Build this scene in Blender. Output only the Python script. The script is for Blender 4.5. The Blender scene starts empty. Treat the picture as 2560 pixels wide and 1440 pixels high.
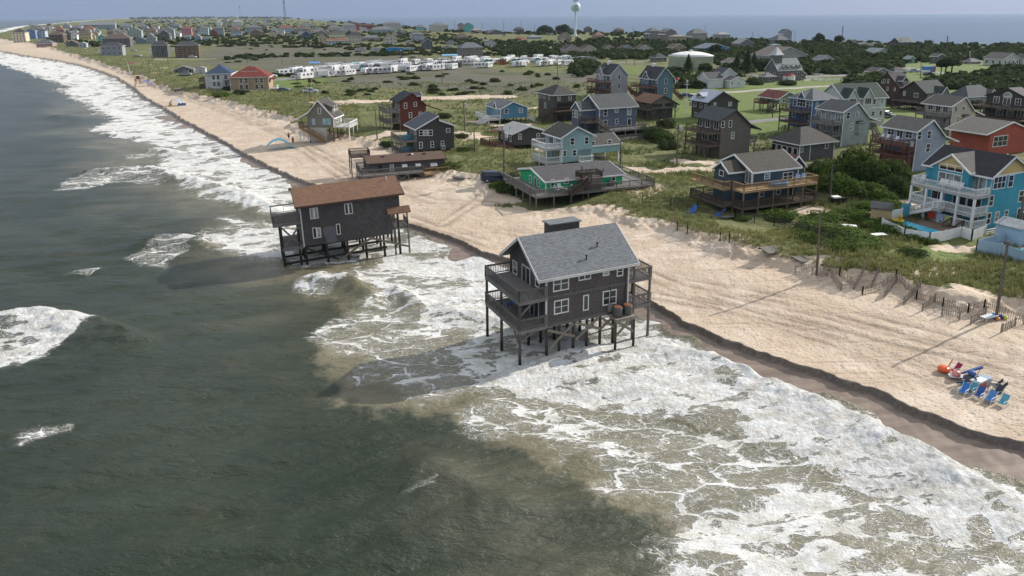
import bpy, math, random
import numpy as np
from mathutils import Vector, Matrix

random.seed(7)
R = math.radians
scene = bpy.context.scene
COL = scene.collection

# ---------------------------------------------------------------- camera, light
F, CX, CY, CAMH = 1800., 1280., 480., 30.
PITCH, ROLL = math.atan(444.5/1800), R(-0.25)
CP, SP, CR, SR = math.cos(PITCH), math.sin(PITCH), math.cos(ROLL), math.sin(ROLL)
fw, up0, rt0 = Vector((0, CP, -SP)), Vector((0, SP, CP)), Vector((1, 0, 0))
rt, up = rt0*CR+up0*SR, -rt0*SR+up0*CR
cam = bpy.data.cameras.new('camera')
cam.sensor_width = 36.; cam.lens = F/2560*36.; cam.shift_y = -240./2560
cam.clip_start = 0.5; cam.clip_end = 90000
camo = bpy.data.objects.new('camera', cam); COL.objects.link(camo)
camo.matrix_world = Matrix(((rt.x, up.x, -fw.x, 0), (rt.y, up.y, -fw.y, 0), (rt.z, up.z, -fw.z, CAMH), (0, 0, 0, 1)))
scene.camera = camo

SUN_AZ, SUN_EL = R(29.5), R(29.)                 # angle from +X towards +Y
sd = Vector((math.cos(SUN_EL)*math.cos(SUN_AZ), math.cos(SUN_EL)*math.sin(SUN_AZ), math.sin(SUN_EL)))
sl = bpy.data.lights.new('sun', 'SUN'); sl.energy = 4.8; sl.angle = R(0.6); sl.color = (1, .94, .865)
so = bpy.data.objects.new('sun', sl); COL.objects.link(so)
so.rotation_euler = sd.to_track_quat('Z', 'Y').to_euler(); so.location = (200, 200, 300)
world = bpy.data.worlds.new('World'); scene.world = world; world.use_nodes = True
wt = world.node_tree; bg = wt.nodes['Background']
sky = wt.nodes.new('ShaderNodeTexSky'); sky.sky_type = 'NISHITA'; sky.sun_disc = False
sky.sun_elevation = SUN_EL; sky.sun_rotation = math.pi/2-SUN_AZ
sky.altitude = 0; sky.air_density = 1.0; sky.dust_density = 0.3; sky.ozone_density = 3.0
hz = wt.nodes.new('ShaderNodeMix'); hz.data_type = 'RGBA'; hz.blend_type = 'MULTIPLY'; hz.inputs[0].default_value = 1.; hz.inputs[7].default_value = (.86, .94, 1.08, 1)
ov = wt.nodes.new('ShaderNodeMix'); ov.data_type = 'RGBA'; ov.inputs[0].default_value = .8   # thin high cloud veils the blue, brighter overhead
tc = wt.nodes.new('ShaderNodeTexCoord'); sx = wt.nodes.new('ShaderNodeSeparateXYZ'); rp_ = wt.nodes.new('ShaderNodeValToRGB'); wt.links.new(tc.outputs['Generated'], sx.inputs[0]); wt.links.new(sx.outputs[2], rp_.inputs[0])
cl = wt.nodes.new('ShaderNodeMix'); cl.data_type = 'RGBA'; cl.blend_type = 'MULTIPLY'; cl.inputs[0].default_value = 1.; cl.inputs[7].default_value = (5., 5., 5., 1); wt.links.new(rp_.outputs[0], cl.inputs[6]); wt.links.new(cl.outputs[2], ov.inputs[7])
e0, e1 = rp_.color_ramp.elements; e0.position = .02; e0.color = (.12, .20, .44, 1); e1.position = .5; e1.color = (1.2, 1.26, 1.32, 1); e2 = rp_.color_ramp.elements.new(.16); e2.color = (.60, .67, .82, 1)
wt.links.new(sky.outputs[0], hz.inputs[6]); wt.links.new(hz.outputs[2], ov.inputs[6]); wt.links.new(ov.outputs[2], bg.inputs[0]); bg.inputs[1].default_value = 0.118
vs = scene.view_settings
vs.view_transform = 'Standard'; vs.look = 'None'; vs.exposure = 0.2; vs.gamma = 1.0; vs.use_curve_mapping = False
scene.cycles.max_bounces = 6; scene.cycles.diffuse_bounces = 3; scene.cycles.glossy_bounces = 3
scene.cycles.transmission_bounces = 2; scene.cycles.volume_bounces = 1; scene.cycles.transparent_max_bounces = 6
scene.cycles.caustics_reflective = False; scene.cycles.caustics_refractive = False

# ---------------------------------------------------------------- picture -> ground
def ray(px, py):
    u, v = (px-CX)/F, -(py-CY)/F
    u, v = u*CR-v*SR, u*SR+v*CR
    return np.array([u, CP+v*SP, -SP+v*CP])
def G(px, py, z=0.):                             # where a sight line meets height z
    d = ray(px, py); t = (CAMH-z)/-d[2]
    return np.array([d[0]*t, d[1]*t, z])
def line(pts, z): return np.array([G(p[0], p[1], z)[:2] for p in pts])

# ---------------------------------------------------------------- noise and fields
def _h(ix, iy, s):
    n = (ix.astype(np.int64)*374761393+iy.astype(np.int64)*668265263+s*974634721) & 0x7fffffff
    n = ((n ^ (n >> 13))*1274126177) & 0x7fffffff
    return (n ^ (n >> 16)) & 0xffff
def perlin(x, y, s=0):
    x = np.asarray(x, float); y = np.asarray(y, float)
    x0, y0 = np.floor(x), np.floor(y); fx, fy = x-x0, y-y0
    def g(ix, iy, dx, dy):
        a = _h(ix, iy, s)*(2*math.pi/65536.); return np.cos(a)*dx+np.sin(a)*dy
    sx, sy = fx*fx*fx*(fx*(fx*6-15)+10), fy*fy*fy*(fy*(fy*6-15)+10)
    a = g(x0, y0, fx, fy); b = g(x0+1, y0, fx-1, fy); c = g(x0, y0+1, fx, fy-1); d = g(x0+1, y0+1, fx-1, fy-1)
    return 1.5*((a+(b-a)*sx)*(1-sy)+(c+(d-c)*sx)*sy)
def fbm(x, y, s=0, o=3):
    r, a = 0., 1.
    for k in range(o): r = r+a*perlin(np.asarray(x)*2**k, np.asarray(y)*2**k, s+k*17); a *= .5
    return r
def sst(a, b, x):
    t = np.clip((x-a)/(b-a), 0, 1); return t*t*(3-2*t)
def seg_dist(P, L, closed=False):                # distance and position along a polyline
    best = np.full(len(P), 1e18); par = np.zeros(len(P)); n = len(L)
    for i in range(n if closed else n-1):
        a, b = L[i], L[(i+1) % n]; ab = b-a; l2 = max(ab@ab, 1e-9)
        t = np.clip(((P-a)@ab)/l2, 0, 1); q = P-a-t[:, None]*ab
        d = (q*q).sum(1); m = d < best; best[m] = d[m]; par[m] = i+t[m]
    return np.sqrt(best), par
def inside(P, L):
    r = np.zeros(len(P), bool); n = len(L)
    for i in range(n):
        (x0, y0), (x1, y1) = L[i], L[(i+1) % n]
        if y0 == y1: continue
        c = ((y0 > P[:, 1]) != (y1 > P[:, 1])) & (P[:, 0] < (x1-x0)*(P[:, 1]-y0)/(y1-y0)+x0)
        r ^= c
    return r
def sdist(P, L, margin=1e9):                     # signed distance to a polygon, + inside
    lo, hi = L.min(0)-margin, L.max(0)+margin
    m = (P[:, 0] > lo[0]) & (P[:, 0] < hi[0]) & (P[:, 1] > lo[1]) & (P[:, 1] < hi[1])
    out = np.full(len(P), -1e6)
    if m.any():
        Q = P[m]; d, _ = seg_dist(Q, L, True); out[m] = np.where(inside(Q, L), d, -d)
    return out

# ---------------------------------------------------------------- objects
def tag(o, label=None, cat=None, group=None, kind=None):
    if label: o['label'] = label
    if cat: o['category'] = cat
    if group: o['group'] = group
    if kind: o['kind'] = kind
    return o
def empty(name, loc, rz=0., label=None, cat=None, group=None):
    o = bpy.data.objects.new(name, None); COL.objects.link(o)
    o.location = loc; o.rotation_euler = (0, 0, rz); o.empty_display_size = .2
    return tag(o, label, cat, group)
def link(name, me, parent=None, loc=None, rz=None):
    o = bpy.data.objects.new(name, me); COL.objects.link(o)
    if parent: o.parent = parent
    if loc is not None: o.location = loc
    if rz is not None: o.rotation_euler = (0, 0, rz)
    return o
KIDS = {}
def kids(o):
    return [c for c in o.children]
def copy_tree(o, parent=None):
    c = o.copy(); COL.objects.link(c); c.parent = parent
    for k in kids(o): copy_tree(k, c)
    return c

class MB:                                        # collects faces, makes ONE mesh
    def __init__(s, M=None): s.v = []; s.f = []; s.m = []; s.mi = 0; s.M = M
    def add(s, vs, fs):
        n = len(s.v)
        if s.M is not None: vs = [tuple(s.M @ Vector(p)) for p in vs]
        s.v += [tuple(p) for p in vs]; s.f += [tuple(i+n for i in f) for f in fs]; s.m += [s.mi]*len(fs)
        return s
    def box(s, x0, x1, y0, y1, z0, z1):
        return s.add([(x0, y0, z0), (x1, y0, z0), (x1, y1, z0), (x0, y1, z0), (x0, y0, z1), (x1, y0, z1), (x1, y1, z1), (x0, y1, z1)],
                     [(0, 3, 2, 1), (4, 5, 6, 7), (0, 1, 5, 4), (1, 2, 6, 5), (2, 3, 7, 6), (3, 0, 4, 7)])
    def poly(s, pts): return s.add(pts, [tuple(range(len(pts)))])
    def prism(s, pts, off):                      # polygon swept by a vector
        n = len(pts); o = Vector(off); a = [Vector(p) for p in pts]
        nrm = sum((a[i].cross(a[(i+1) % n]) for i in range(n)), Vector())
        if nrm.dot(o) > 0: a = a[::-1]
        return s.add([tuple(p) for p in a]+[tuple(p+o) for p in a],
                     [tuple(range(n)), tuple(range(2*n-1, n-1, -1))]+[((i+1) % n, i, n+i, n+(i+1) % n) for i in range(n)])
    def beam(s, p, q, w, h=None, upv=(0, 0, 1)):
        p, q = Vector(p), Vector(q); h = h or w; d = (q-p)
        if d.length < 1e-6: return s
        d.normalize(); u = Vector(upv)
        if abs(d.dot(u)) > .95: u = Vector((1, 0, 0))
        a = d.cross(u).normalized(); b = a.cross(d)
        c = [(-.5, -.5), (.5, -.5), (.5, .5), (-.5, .5)]
        vs = [tuple(e+a*(x*w)+b*(y*h)) for e in (p, q) for x, y in c]
        return s.add(vs, [(0, 1, 2, 3), (7, 6, 5, 4), (1, 0, 4, 5), (2, 1, 5, 6), (3, 2, 6, 7), (0, 3, 7, 4)])
    def tube(s, p, q, r0, r1=None, n=8, cap=True):
        p, q = Vector(p), Vector(q); r1 = r0 if r1 is None else r1; d = (q-p).normalized()
        u = Vector((1, 0, 0)) if abs(d.z) > .9 else Vector((0, 0, 1)); a = d.cross(u).normalized(); b = d.cross(a)
        vs = []
        for e, r in ((p, r0), (q, r1)):
            for k in range(n):
                t = 2*math.pi*k/n; vs.append(tuple(e+a*(r*math.cos(t))+b*(r*math.sin(t))))
        fs = [(k, (k+1) % n, n+(k+1) % n, n+k) for k in range(n)]
        if cap: fs += [tuple(range(n-1, -1, -1)), tuple(range(n, 2*n))]
        return s.add(vs, fs)
    def lathe(s, prof, n=24, c=(0, 0, 0)):       # (radius, z) profile
        vs, fs = [], []; m = len(prof)
        for r, z in prof:
            for k in range(n):
                t = 2*math.pi*k/n; vs.append((c[0]+r*math.cos(t), c[1]+r*math.sin(t), c[2]+z))
        for j in range(m-1):
            for k in range(n): fs.append((j*n+k, j*n+(k+1) % n, (j+1)*n+(k+1) % n, (j+1)*n+k))
        fs += [tuple(range(n-1, -1, -1)), tuple(range((m-1)*n, m*n))]
        return s.add(vs, fs)
    def mesh(s, name, mats, smooth=False):
        me = bpy.data.meshes.new(name); me.from_pydata(s.v, [], s.f)
        for m in (mats if isinstance(mats, (list, tuple)) else [mats]): me.materials.append(m)
        if any(s.m): me.polygons.foreach_set('material_index', s.m)
        if smooth: me.polygons.foreach_set('use_smooth', [True]*len(s.f))
        uv = me.uv_layers.new(name='UVMap').data  # metres along and up each face
        buf = [0.]*(2*len(me.loops)); Z = Vector((0, 0, 1)); V = me.vertices
        for p in me.polygons:
            n = p.normal; t = Vector((1, 0, 0)) if abs(n.z) > .98 else Z.cross(n).normalized(); b = n.cross(t)
            for li in p.loop_indices:
                co = V[me.loops[li].vertex_index].co; buf[2*li] = co.dot(t); buf[2*li+1] = co.dot(b)
        uv.foreach_set('uv', buf); me.update()
        return me
    def build(s, name, mats, parent=None, smooth=False, loc=None, rz=None):
        if not s.f: return None
        return link(name, s.mesh(name, mats, smooth), parent, loc, rz)

def grid_mesh(name, X, Y, Z, attrs, keep=None, smooth=True):
    nr, nc = X.shape
    me = bpy.data.meshes.new(name)
    idx = np.arange(nr*nc).reshape(nr, nc)
    q = np.stack([idx[:-1, :-1], idx[:-1, 1:], idx[1:, 1:], idx[1:, :-1]], -1).reshape(-1, 4)
    co = np.stack([X, Y, Z], -1).reshape(-1, 3)
    if keep is not None:
        k = keep.reshape(-1); q = q[k[q].any(1)]
        used = np.unique(q); mp = np.full(nr*nc, -1); mp[used] = np.arange(len(used)); q = mp[q]; co = co[used]
        attrs = {a: v.reshape(-1)[used] for a, v in attrs.items()}
    me.vertices.add(len(co)); me.vertices.foreach_set('co', co.astype(np.float32).ravel())
    me.loops.add(q.size); me.loops.foreach_set('vertex_index', q.astype(np.int32).ravel())
    me.polygons.add(len(q)); me.polygons.foreach_set('loop_start', np.arange(0, q.size, 4, dtype=np.int32))
    me.polygons.foreach_set('loop_total', np.full(len(q), 4, np.int32))
    if smooth: me.polygons.foreach_set('use_smooth', np.ones(len(q), bool))
    for a, v in attrs.items():
        at = me.attributes.new(a, 'FLOAT', 'POINT'); at.data.foreach_set('value', np.asarray(v, np.float32).ravel())
    me.update(calc_edges=True); me.validate()
    return me

# ---------------------------------------------------------------- node helpers
class NT:
    def __init__(s, name):
        s.mat = bpy.data.materials.new(name); s.mat.use_nodes = True; s.t = s.mat.node_tree
        s.b = s.t.nodes['Principled BSDF']
    def n(s, typ, ins=None, **kw):
        nd = s.t.nodes.new('ShaderNode'+typ)
        for k, v in kw.items(): setattr(nd, k, v)
        for k, v in (ins or {}).items(): s.put(nd.inputs[k], v)
        return nd
    def put(s, inp, v):
        if isinstance(v, bpy.types.NodeSocket): s.t.links.new(v, inp)
        elif isinstance(v, bpy.types.Node): s.t.links.new(v.outputs[0], inp)
        else:
            if isinstance(v, (tuple, list)) and inp.type == 'RGBA' and len(v) == 3: v = (*v, 1)
            inp.default_value = v
    def math(s, op, a, b=None, c=None, clamp=False):
        nd = s.n('Math', operation=op); nd.use_clamp = clamp; s.put(nd.inputs[0], a)
        if b is not None: s.put(nd.inputs[1], b)
        if c is not None: s.put(nd.inputs[2], c)
        return nd.outputs[0]
    def mix(s, f, a, b, mode='MIX'):
        nd = s.n('Mix', data_type='RGBA', blend_type=mode); s.put(nd.inputs[0], f); s.put(nd.inputs[6], a); s.put(nd.inputs[7], b)
        return nd.outputs[2]
    def ss(s, a, b, x):
        nd = s.n('MapRange', interpolation_type='SMOOTHSTEP'); s.put(nd.inputs[0], x)
        s.put(nd.inputs[1], a); s.put(nd.inputs[2], b); return nd.outputs[0]
    def noise(s, vec, scale, detail=3., rough=.55, dist=0., out=0):
        nd = s.n('TexNoise'); s.put(nd.inputs['Scale'], scale); s.put(nd.inputs['Detail'], detail); s.put(nd.inputs['Roughness'], rough)
        s.put(nd.inputs['Distortion'], dist)
        if vec is not None: s.put(nd.inputs['Vector'], vec)
        return nd.outputs[out]
    def ramp(s, f, stops):
        nd = s.n('ValToRGB'); cr = nd.color_ramp
        while len(cr.elements) < len(stops): cr.elements.new(.5)
        for e, (p, c) in zip(cr.elements, stops): e.position = p; e.color = (*c, 1)
        s.put(nd.inputs[0], f); return nd.outputs[0]
    def attr(s, name): return s.n('Attribute', attribute_name=name).outputs['Fac']
    def bump(s, h, dist, strength=1.):
        nd = s.n('Bump'); s.put(nd.inputs['Height'], h); s.put(nd.inputs['Distance'], dist); s.put(nd.inputs['Strength'], strength)
        return nd.outputs[0]
    def out(s, **kw):
        for k, v in kw.items(): s.put(s.b.inputs[k.replace('_', ' ')], v)
        return s.mat
# ================================================================ land and sea
SCARP_PX = [(3000, 1310), (2800, 1205), (2680, 1150), (2560, 1100), (2480, 1083), (2400, 1056), (2300, 1017), (2200, 973), (2100, 938), (2000, 905), (1900, 872),
            (1800, 838), (1720, 800), (1640, 752), (1500, 705), (1380, 672), (1255, 640), (1200, 622), (1150, 597), (1080, 572), (1010, 552), (900, 510), (800, 463),
            (750, 445), (700, 425), (650, 400), (600, 375), (550, 345), (500, 320), (450, 293), (400, 262), (360, 240), (330, 215), (290, 190),
            (250, 175), (200, 160), (150, 150), (100, 142), (50, 135), (0, 125)]
FAR_PX = [(-60, 119), (-95, 111), (-90, 99), (-50, 90), (0, 82), (64, 65.5), (156, 57.5), (234, 51), (293, 47), (330, 44.5), (380, 43.6), (640, 42.4), (700, 42.6), (724, 45),
          (752, 49), (830, 54), (920, 59), (1044, 73), (1208, 80), (1360, 80), (1534, 81), (1700, 90), (1827, 98), (1900, 107), (1990, 106), (2100, 107),
          (2276, 112), (2560, 116), (2800, 118), (3600, 125)]
VEG_PX = [(3000, 900), (2700, 800), (2560, 755), (2427, 742), (2343, 712), (2250, 698), (2120, 678), (2077, 658), (2010, 640), (1945, 627), (1868, 610), (1789, 591),
          (1747, 575), (1677, 554), (1643, 538), (1560, 523), (1512, 507), (1420, 500), (1338, 506), (1290, 496), (1232, 468), (1205, 445), (1150, 432),
          (1142, 428), (1112, 408), (1085, 398), (1040, 378), (960, 352), (930, 342), (870, 338), (815, 335), (760, 318), (740, 300), (687, 283), (625, 265), (542, 242),
          (492, 233), (433, 221), (379, 196), (325, 176), (300, 168), (250, 153), (200, 138), (154, 126), (129, 117), (94, 110), (60, 104), (30, 101), (0, 96), (-40, 95)]
SCARP = line(SCARP_PX, 1.3); FARL = line(FAR_PX, 0.8)
LAND = np.vstack([SCARP, FARL, [[2500, 60], [400, -10], [150, -20], [70, 8]]])
VEG = np.vstack([line(VEG_PX, 3.0), line([(0, 84), (64, 67), (156, 59), (234, 52), (293, 47.5), (640, 42.6), (724, 45.5), (920, 60), (1208, 81), (1534, 82), (1827, 99), (2276, 113), (2800, 119), (3600, 126)], 1.),
                 [[2500, 60], [420, 0], [150, 10]]])
OCEAN_EDGE = np.vstack([SCARP, FARL[:9]])
# bare sand inside the green: tracks and blow-outs, (centre line, half width)
SANDY = [([(838, 254), (973, 249), (1063, 241), (1200, 237), (1260, 236)], 5.), ([(1580, 420), (1660, 425), (1720, 418), (1830, 412)], 2.2),
         ([(940, 343), (1010, 335), (1140, 330), (1180, 335)], 3.), ([(1150, 348), (1250, 344)], 2.5), ([(1180, 300), (1250, 310), (1330, 306)], 2.),
         ([(1700, 400), (1830, 400)], 2.), ([(2040, 545), (2140, 530), (2250, 512), (2300, 500)], 2.2), ([(2330, 620), (2450, 618)], 1.), ([(2110, 570), (2140, 578)], 1.),
         ([(1225, 285), (1340, 262)], 1.5), ([(2500, 770), (2420, 742)], 2.5), ([(1200, 455), (1260, 480)], 3.)]
SANDY = [(line(p, 2.8), w) for p, w in SANDY]
LAWN = [line(p, 2.6) for p in [
    [(1640, 300), (1700, 215), (1830, 205), (2130, 190), (2330, 160), (2560, 190), (2700, 260), (2560, 300), (2300, 400), (2100, 330), (1900, 330), (1800, 320)],
    [(2200, 150), (2560, 150), (2560, 182), (2300, 200), (2210, 185)], [(1560, 165), (1700, 160), (1690, 190), (1560, 180)], [(560, 205), (700, 190), (820, 190), (800, 205), (640, 235)],
    [(2190, 640), (2330, 610), (2440, 600), (2440, 640), (2300, 655)]]]
MARSH = [line(p, 2.6) for p in [[(500, 160), (520, 118), (640, 105), (930, 118), (1300, 180), (1480, 175), (1480, 200), (1300, 225), (900, 205), (760, 180), (640, 160)],
                                [(880, 215), (1120, 200), (1400, 205), (1380, 230), (1150, 226)]]]
def land_fields(P):
    big, _ = seg_dist(P, OCEAN_EDGE); ins = inside(P, LAND)
    wob = 1.1*perlin(P[:, 0]*.11, P[:, 1]*.11, 3)+.5*perlin(P[:, 0]*.4, P[:, 1]*.4, 4)+.22*perlin(P[:, 0]*1.3, P[:, 1]*1.3, 5)
    wob = wob*sst(0, 3, big)+.75*perlin(P[:, 0]*.28, P[:, 1]*.28, 14)+.4*perlin(P[:, 0]*1.1, P[:, 1]*1.1, 15)
    dl, _ = seg_dist(P, LAND, True); d = np.where(ins, dl, -dl)+.6*wob*(dl < 60)   # + on land
    dv, _ = seg_dist(P, VEG, True); v = np.where(inside(P, VEG), dv, -dv)
    v = v+(1.6*wob+1.0*perlin(P[:, 0]*.22, P[:, 1]*.22, 9))*np.clip(1.3-np.abs(v)/40, 0, 1)
    ocean = big < dl+25
    return d, v, ocean
HOL = G(1330, 503, 1.6); HOL2 = G(1905, 535, 2.)
def height(P, fields=None):
    d, v, ocean = fields or land_fields(P)
    x, y = P[:, 0], P[:, 1]
    scarp = sst(-.05, .24, d)*.5
    beach = .45+.13*np.clip(d, -30, 0)+scarp+1.0*sst(0, 22, d)
    beach = np.where(d < 0, np.maximum(beach, -2.5), beach)
    rough = .05*perlin(x*.9, y*.9, 21)+.035*perlin(x*2.3, y*2.3, 22)
    dune = 1.25*sst(-3.2, 1., v)*(1-.55*sst(6, 30, v))*(1+.5*perlin(x*.09, y*.09, 30))
    dune += (.35*perlin(x*.16, y*.16, 31)+.18*perlin(x*.5, y*.5, 33))*sst(-2, 4, v)
    near = np.hypot(x, y)
    z = beach+dune+rough*sst(.6, 2, d)
    inland = 1.9+.35*perlin(x*.012, y*.012, 40)+.25*perlin(x*.05, y*.05, 41)
    k = sst(25, 70, v); z = z*(1-k)+(inland+dune*.3)*k
    # the sound side: a low bank with no beach
    snd = .9+np.clip(d, -30, 12)*.12
    z = np.where(ocean, z, np.minimum(z, snd))
    z = np.where(d < -1, np.minimum(z, .45+.13*d), z)
    # scour under the big deck of the ranch house and beside the tyre-worn sand
    for (hx, hy, _), rr2, zt in ((HOL, 80., 1.5), (HOL2, 95., 1.9)): hol = np.exp(-((x-hx)**2+(y-hy)**2)/rr2); z = z-np.maximum(z-zt, 0)*np.clip(hol*1.4, 0, 1)
    return np.maximum(z, -3.)
def gz(x, y): return float(height(np.array([[x, y]]))[0])
def GT(px, py):                                  # sight line meets the land
    z = 2.5
    for _ in range(6): p = G(px, py, z); z = gz(p[0], p[1])
    return Vector((p[0], p[1], z))

def polar(dep0, dep1, nr, ac, nc, tail):
    dep = np.concatenate([np.linspace(dep0, dep1, nr), np.array(tail)])
    r = CAMH/np.tan(np.radians(dep)); a = np.radians(np.linspace(90+ac, 90-ac, nc))
    Rr, A = np.meshgrid(r, a, indexing='ij')
    return Rr*np.cos(A), Rr*np.sin(A)
# ---- land sheet
QL = 1.0                                         # grid density
tail = list(np.geomspace(1.2, .13, 60))
X, Y = polar(45, 1.25, int(900*QL), 46, int(1150*QL), tail)
P = np.stack([X.ravel(), Y.ravel()], 1)
FL = land_fields(P); d, v, ocean = FL
Zl = height(P, FL).reshape(X.shape)
sand_in = np.zeros(len(P)); lawn = np.zeros(len(P)); marsh = np.zeros(len(P))
for L, w in SANDY:
    lo, hi = L.min(0)-12, L.max(0)+12
    m = (P[:, 0] > lo[0]) & (P[:, 0] < hi[0]) & (P[:, 1] > lo[1]) & (P[:, 1] < hi[1])
    dd, _ = seg_dist(P[m], L); q = P[m]
    sand_in[m] = np.maximum(sand_in[m], sst(w+1.2, w-1.5, dd+1.6*perlin(q[:, 0]*.25, q[:, 1]*.25, 50)+.8*perlin(q[:, 0]*.9, q[:, 1]*.9, 51)))
for L in LAWN: lawn = np.maximum(lawn, sst(-4, 3, sdist(P, L, 30)+3*perlin(P[:, 0]*.08, P[:, 1]*.08, 60)))
for L in MARSH: marsh = np.maximum(marsh, sst(-14, 8, sdist(P, L, 60)+14*fbm(P[:, 0]*.02, P[:, 1]*.02, 70)))
TRACKS = [[(1630, 690), (1800, 722), (2000, 768), (2250, 832), (2600, 915)], [(1640, 712), (1800, 742), (2000, 788), (2250, 855), (2600, 945)], [(1250, 560), (1450, 600), (1640, 672), (1820, 745), (2100, 830), (2400, 935), (2620, 1010)], [(1230, 590), (1000, 520), (850, 425), (700, 330), (560, 275), (440, 230), (300, 178)], [(1240, 500), (1080, 490), (930, 440), (800, 375), (640, 300), (500, 250)], [(1242, 470), (1180, 500), (1100, 540)], [(1630, 668), (1900, 720), (2200, 790), (2500, 870)]]
track = np.zeros(len(P))
for i, T in enumerate(TRACKS):
    L = line(T, 2.2); lo, hi = L.min(0)-4, L.max(0)+4
    m = (P[:, 0] > lo[0]) & (P[:, 0] < hi[0]) & (P[:, 1] > lo[1]) & (P[:, 1] < hi[1]); q = P[m]
    dd, _ = seg_dist(q, L); dd = dd+.35*perlin(q[:, 0]*.07, q[:, 1]*.07, 260+i)
    track[m] = np.maximum(track[m], (np.exp(-((dd-.85)/.36)**2)+.35*np.exp(-((dd-1.5)/.5)**2))*(.55+.6*perlin(q[:, 0]*.2, q[:, 1]*.2, 270+i)))
track = np.clip(track, 0, 1); Zl -= .13*track.reshape(X.shape)
veg = sst(-.4, .9, v)*(1-sand_in)
blow = fbm(P[:, 0]*.06, P[:, 1]*.06, 80, 3)
veg = veg*(1-.8*sst(.55, .95, blow)*sst(60, 20, v))
veg[(~ocean) & (d > 0)] = 1
Zl = Zl-.0
land_me = grid_mesh('ground', X, Y, Zl, dict(veg=veg, lawn=lawn*veg, marsh=marsh*veg, wet=sst(.42, .2, d), scarp=sst(-.3, -.02, d)*sst(.42, .22, d), dist=np.hypot(P[:, 0], P[:, 1]), track=track), keep=((d > -26)).reshape(X.shape))

def sand_veg_material():
    m = NT('ground'); pos = m.n('NewGeometry').outputs['Position']
    n1 = m.noise(pos, .35, 4); n2 = m.noise(pos, 3.2, 4, .65); n3 = m.noise(pos, .07, 3)
    sand = m.mix(m.ss(.35, .7, n1), (.49, .39, .29), (.61, .515, .41))
    sand = m.mix(m.math('MULTIPLY', m.ss(.42, .62, n3), .5), sand, (.55, .425, .31))
    dark = m.mix(m.ss(.55, .72, n2), sand, m.mix(.7, sand, (.20, .15, .12)))
    speck = m.math('MULTIPLY', m.ss(.60, .68, m.noise(pos, 1.4, 5, .7)), m.ss(.5, .6, m.noise(pos, .12, 2)))
    sand = m.mix(m.math('MULTIPLY', speck, .75), dark, (.15, .12, .10))
    # tyre tracks run along the beach
    mp = m.n('Mapping', {'Vector': pos}); mp.inputs['Rotation'].default_value = (0, 0, R(44)); mp.inputs['Scale'].default_value = (.02, 1.6, 1)
    tr = m.noise(mp.outputs[0], 1.6, 3, .7); trk = m.math('MULTIPLY', m.ss(.56, .64, tr), m.ss(.45, .56, m.noise(pos, .05, 1)))
    sand = m.mix(m.math('MULTIPLY', trk, .75), sand, (.33, .245, .18))
    sand = m.mix(m.math('MULTIPLY', m.attr('track'), .85), sand, (.27, .20, .145))
    wet = m.attr('wet'); wn = m.noise(mp.outputs[0], .9, 4, .6)
    wets = m.mix(m.ss(.35, .7, wn), (.19, .145, .115), (.28, .215, .17))
    sand = m.mix(wet, sand, wets); sand = m.mix(m.math('MULTIPLY', m.attr('scarp'), .85), sand, m.mix(m.ss(.4, .65, n2), (.075, .062, .052), (.14, .115, .095)))
    va = m.attr('veg'); g1 = m.noise(pos, .16, 4, .6); g2 = m.noise(pos, 1.1, 4, .65); g3 = m.noise(pos, .03, 3)
    gr = m.mix(m.ss(.35, .65, g1), (.088, .100, .030), (.165, .168, .064))
    gr = m.mix(m.math('MULTIPLY', m.ss(.52, .72, g3), .7), gr, (.20, .175, .082))
    gr = m.mix(m.ss(.45, .75, g2), gr, m.mix(.5, gr, (.045, .062, .018)))
    gr = m.mix(m.math('MULTIPLY', m.ss(.6, .7, m.noise(pos, 2.6, 3, .7)), .45), gr, (.24, .21, .11))
    lw = m.mix(m.ss(.3, .7, g2), (.100, .145, .030), (.155, .195, .052))
    gr = m.mix(m.attr('lawn'), gr, lw)
    ms = m.mix(m.ss(.42, .62, m.noise(pos, .045, 5, .62)), (.135, .122, .095), (.092, .102, .042))
    ms = m.mix(m.ss(.5, .75, g2), ms, (.07, .075, .04))
    gr = m.mix(m.attr('marsh'), gr, ms)
    edge = m.math('ADD', va, m.math('MULTIPLY', m.math('SUBTRACT', m.noise(pos, .9, 4, .7), .5), 1.1))
    vm = m.ss(.38, .62, edge); col = m.mix(m.math('MULTIPLY', vm, m.ss(0, .12, va)), sand, gr)
    # foot marks and hummocks
    foot = m.n('TexVoronoi', {'Vector': m.n('Mapping', {'Vector': pos, 'Scale': (1, 1.4, 1)}).outputs[0], 'Scale': 2.5}, feature='F1').outputs[0]
    h = m.math('ADD', m.math('MULTIPLY', m.ss(0., .42, foot), .08), m.math('MULTIPLY', n2, .06))
    h = m.math('ADD', h, m.math('MULTIPLY', m.noise(pos, 7., 2), .03)); h = m.math('MULTIPLY', h, m.math('SUBTRACT', 1., wet))
    h = m.math('ADD', h, m.math('MULTIPLY', vm, m.math('MULTIPLY', g2, .7)))
    return m.out(Base_Color=col, Roughness=m.math('SUBTRACT', .9, m.math('MULTIPLY', wet, .42)), Normal=m.bump(h, 1., .8), Specular_IOR_Level=.3)
MAT_GROUND = sand_veg_material()
land_me.materials.append(MAT_GROUND)
tag(link('ground', land_me), kind='structure')

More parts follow.
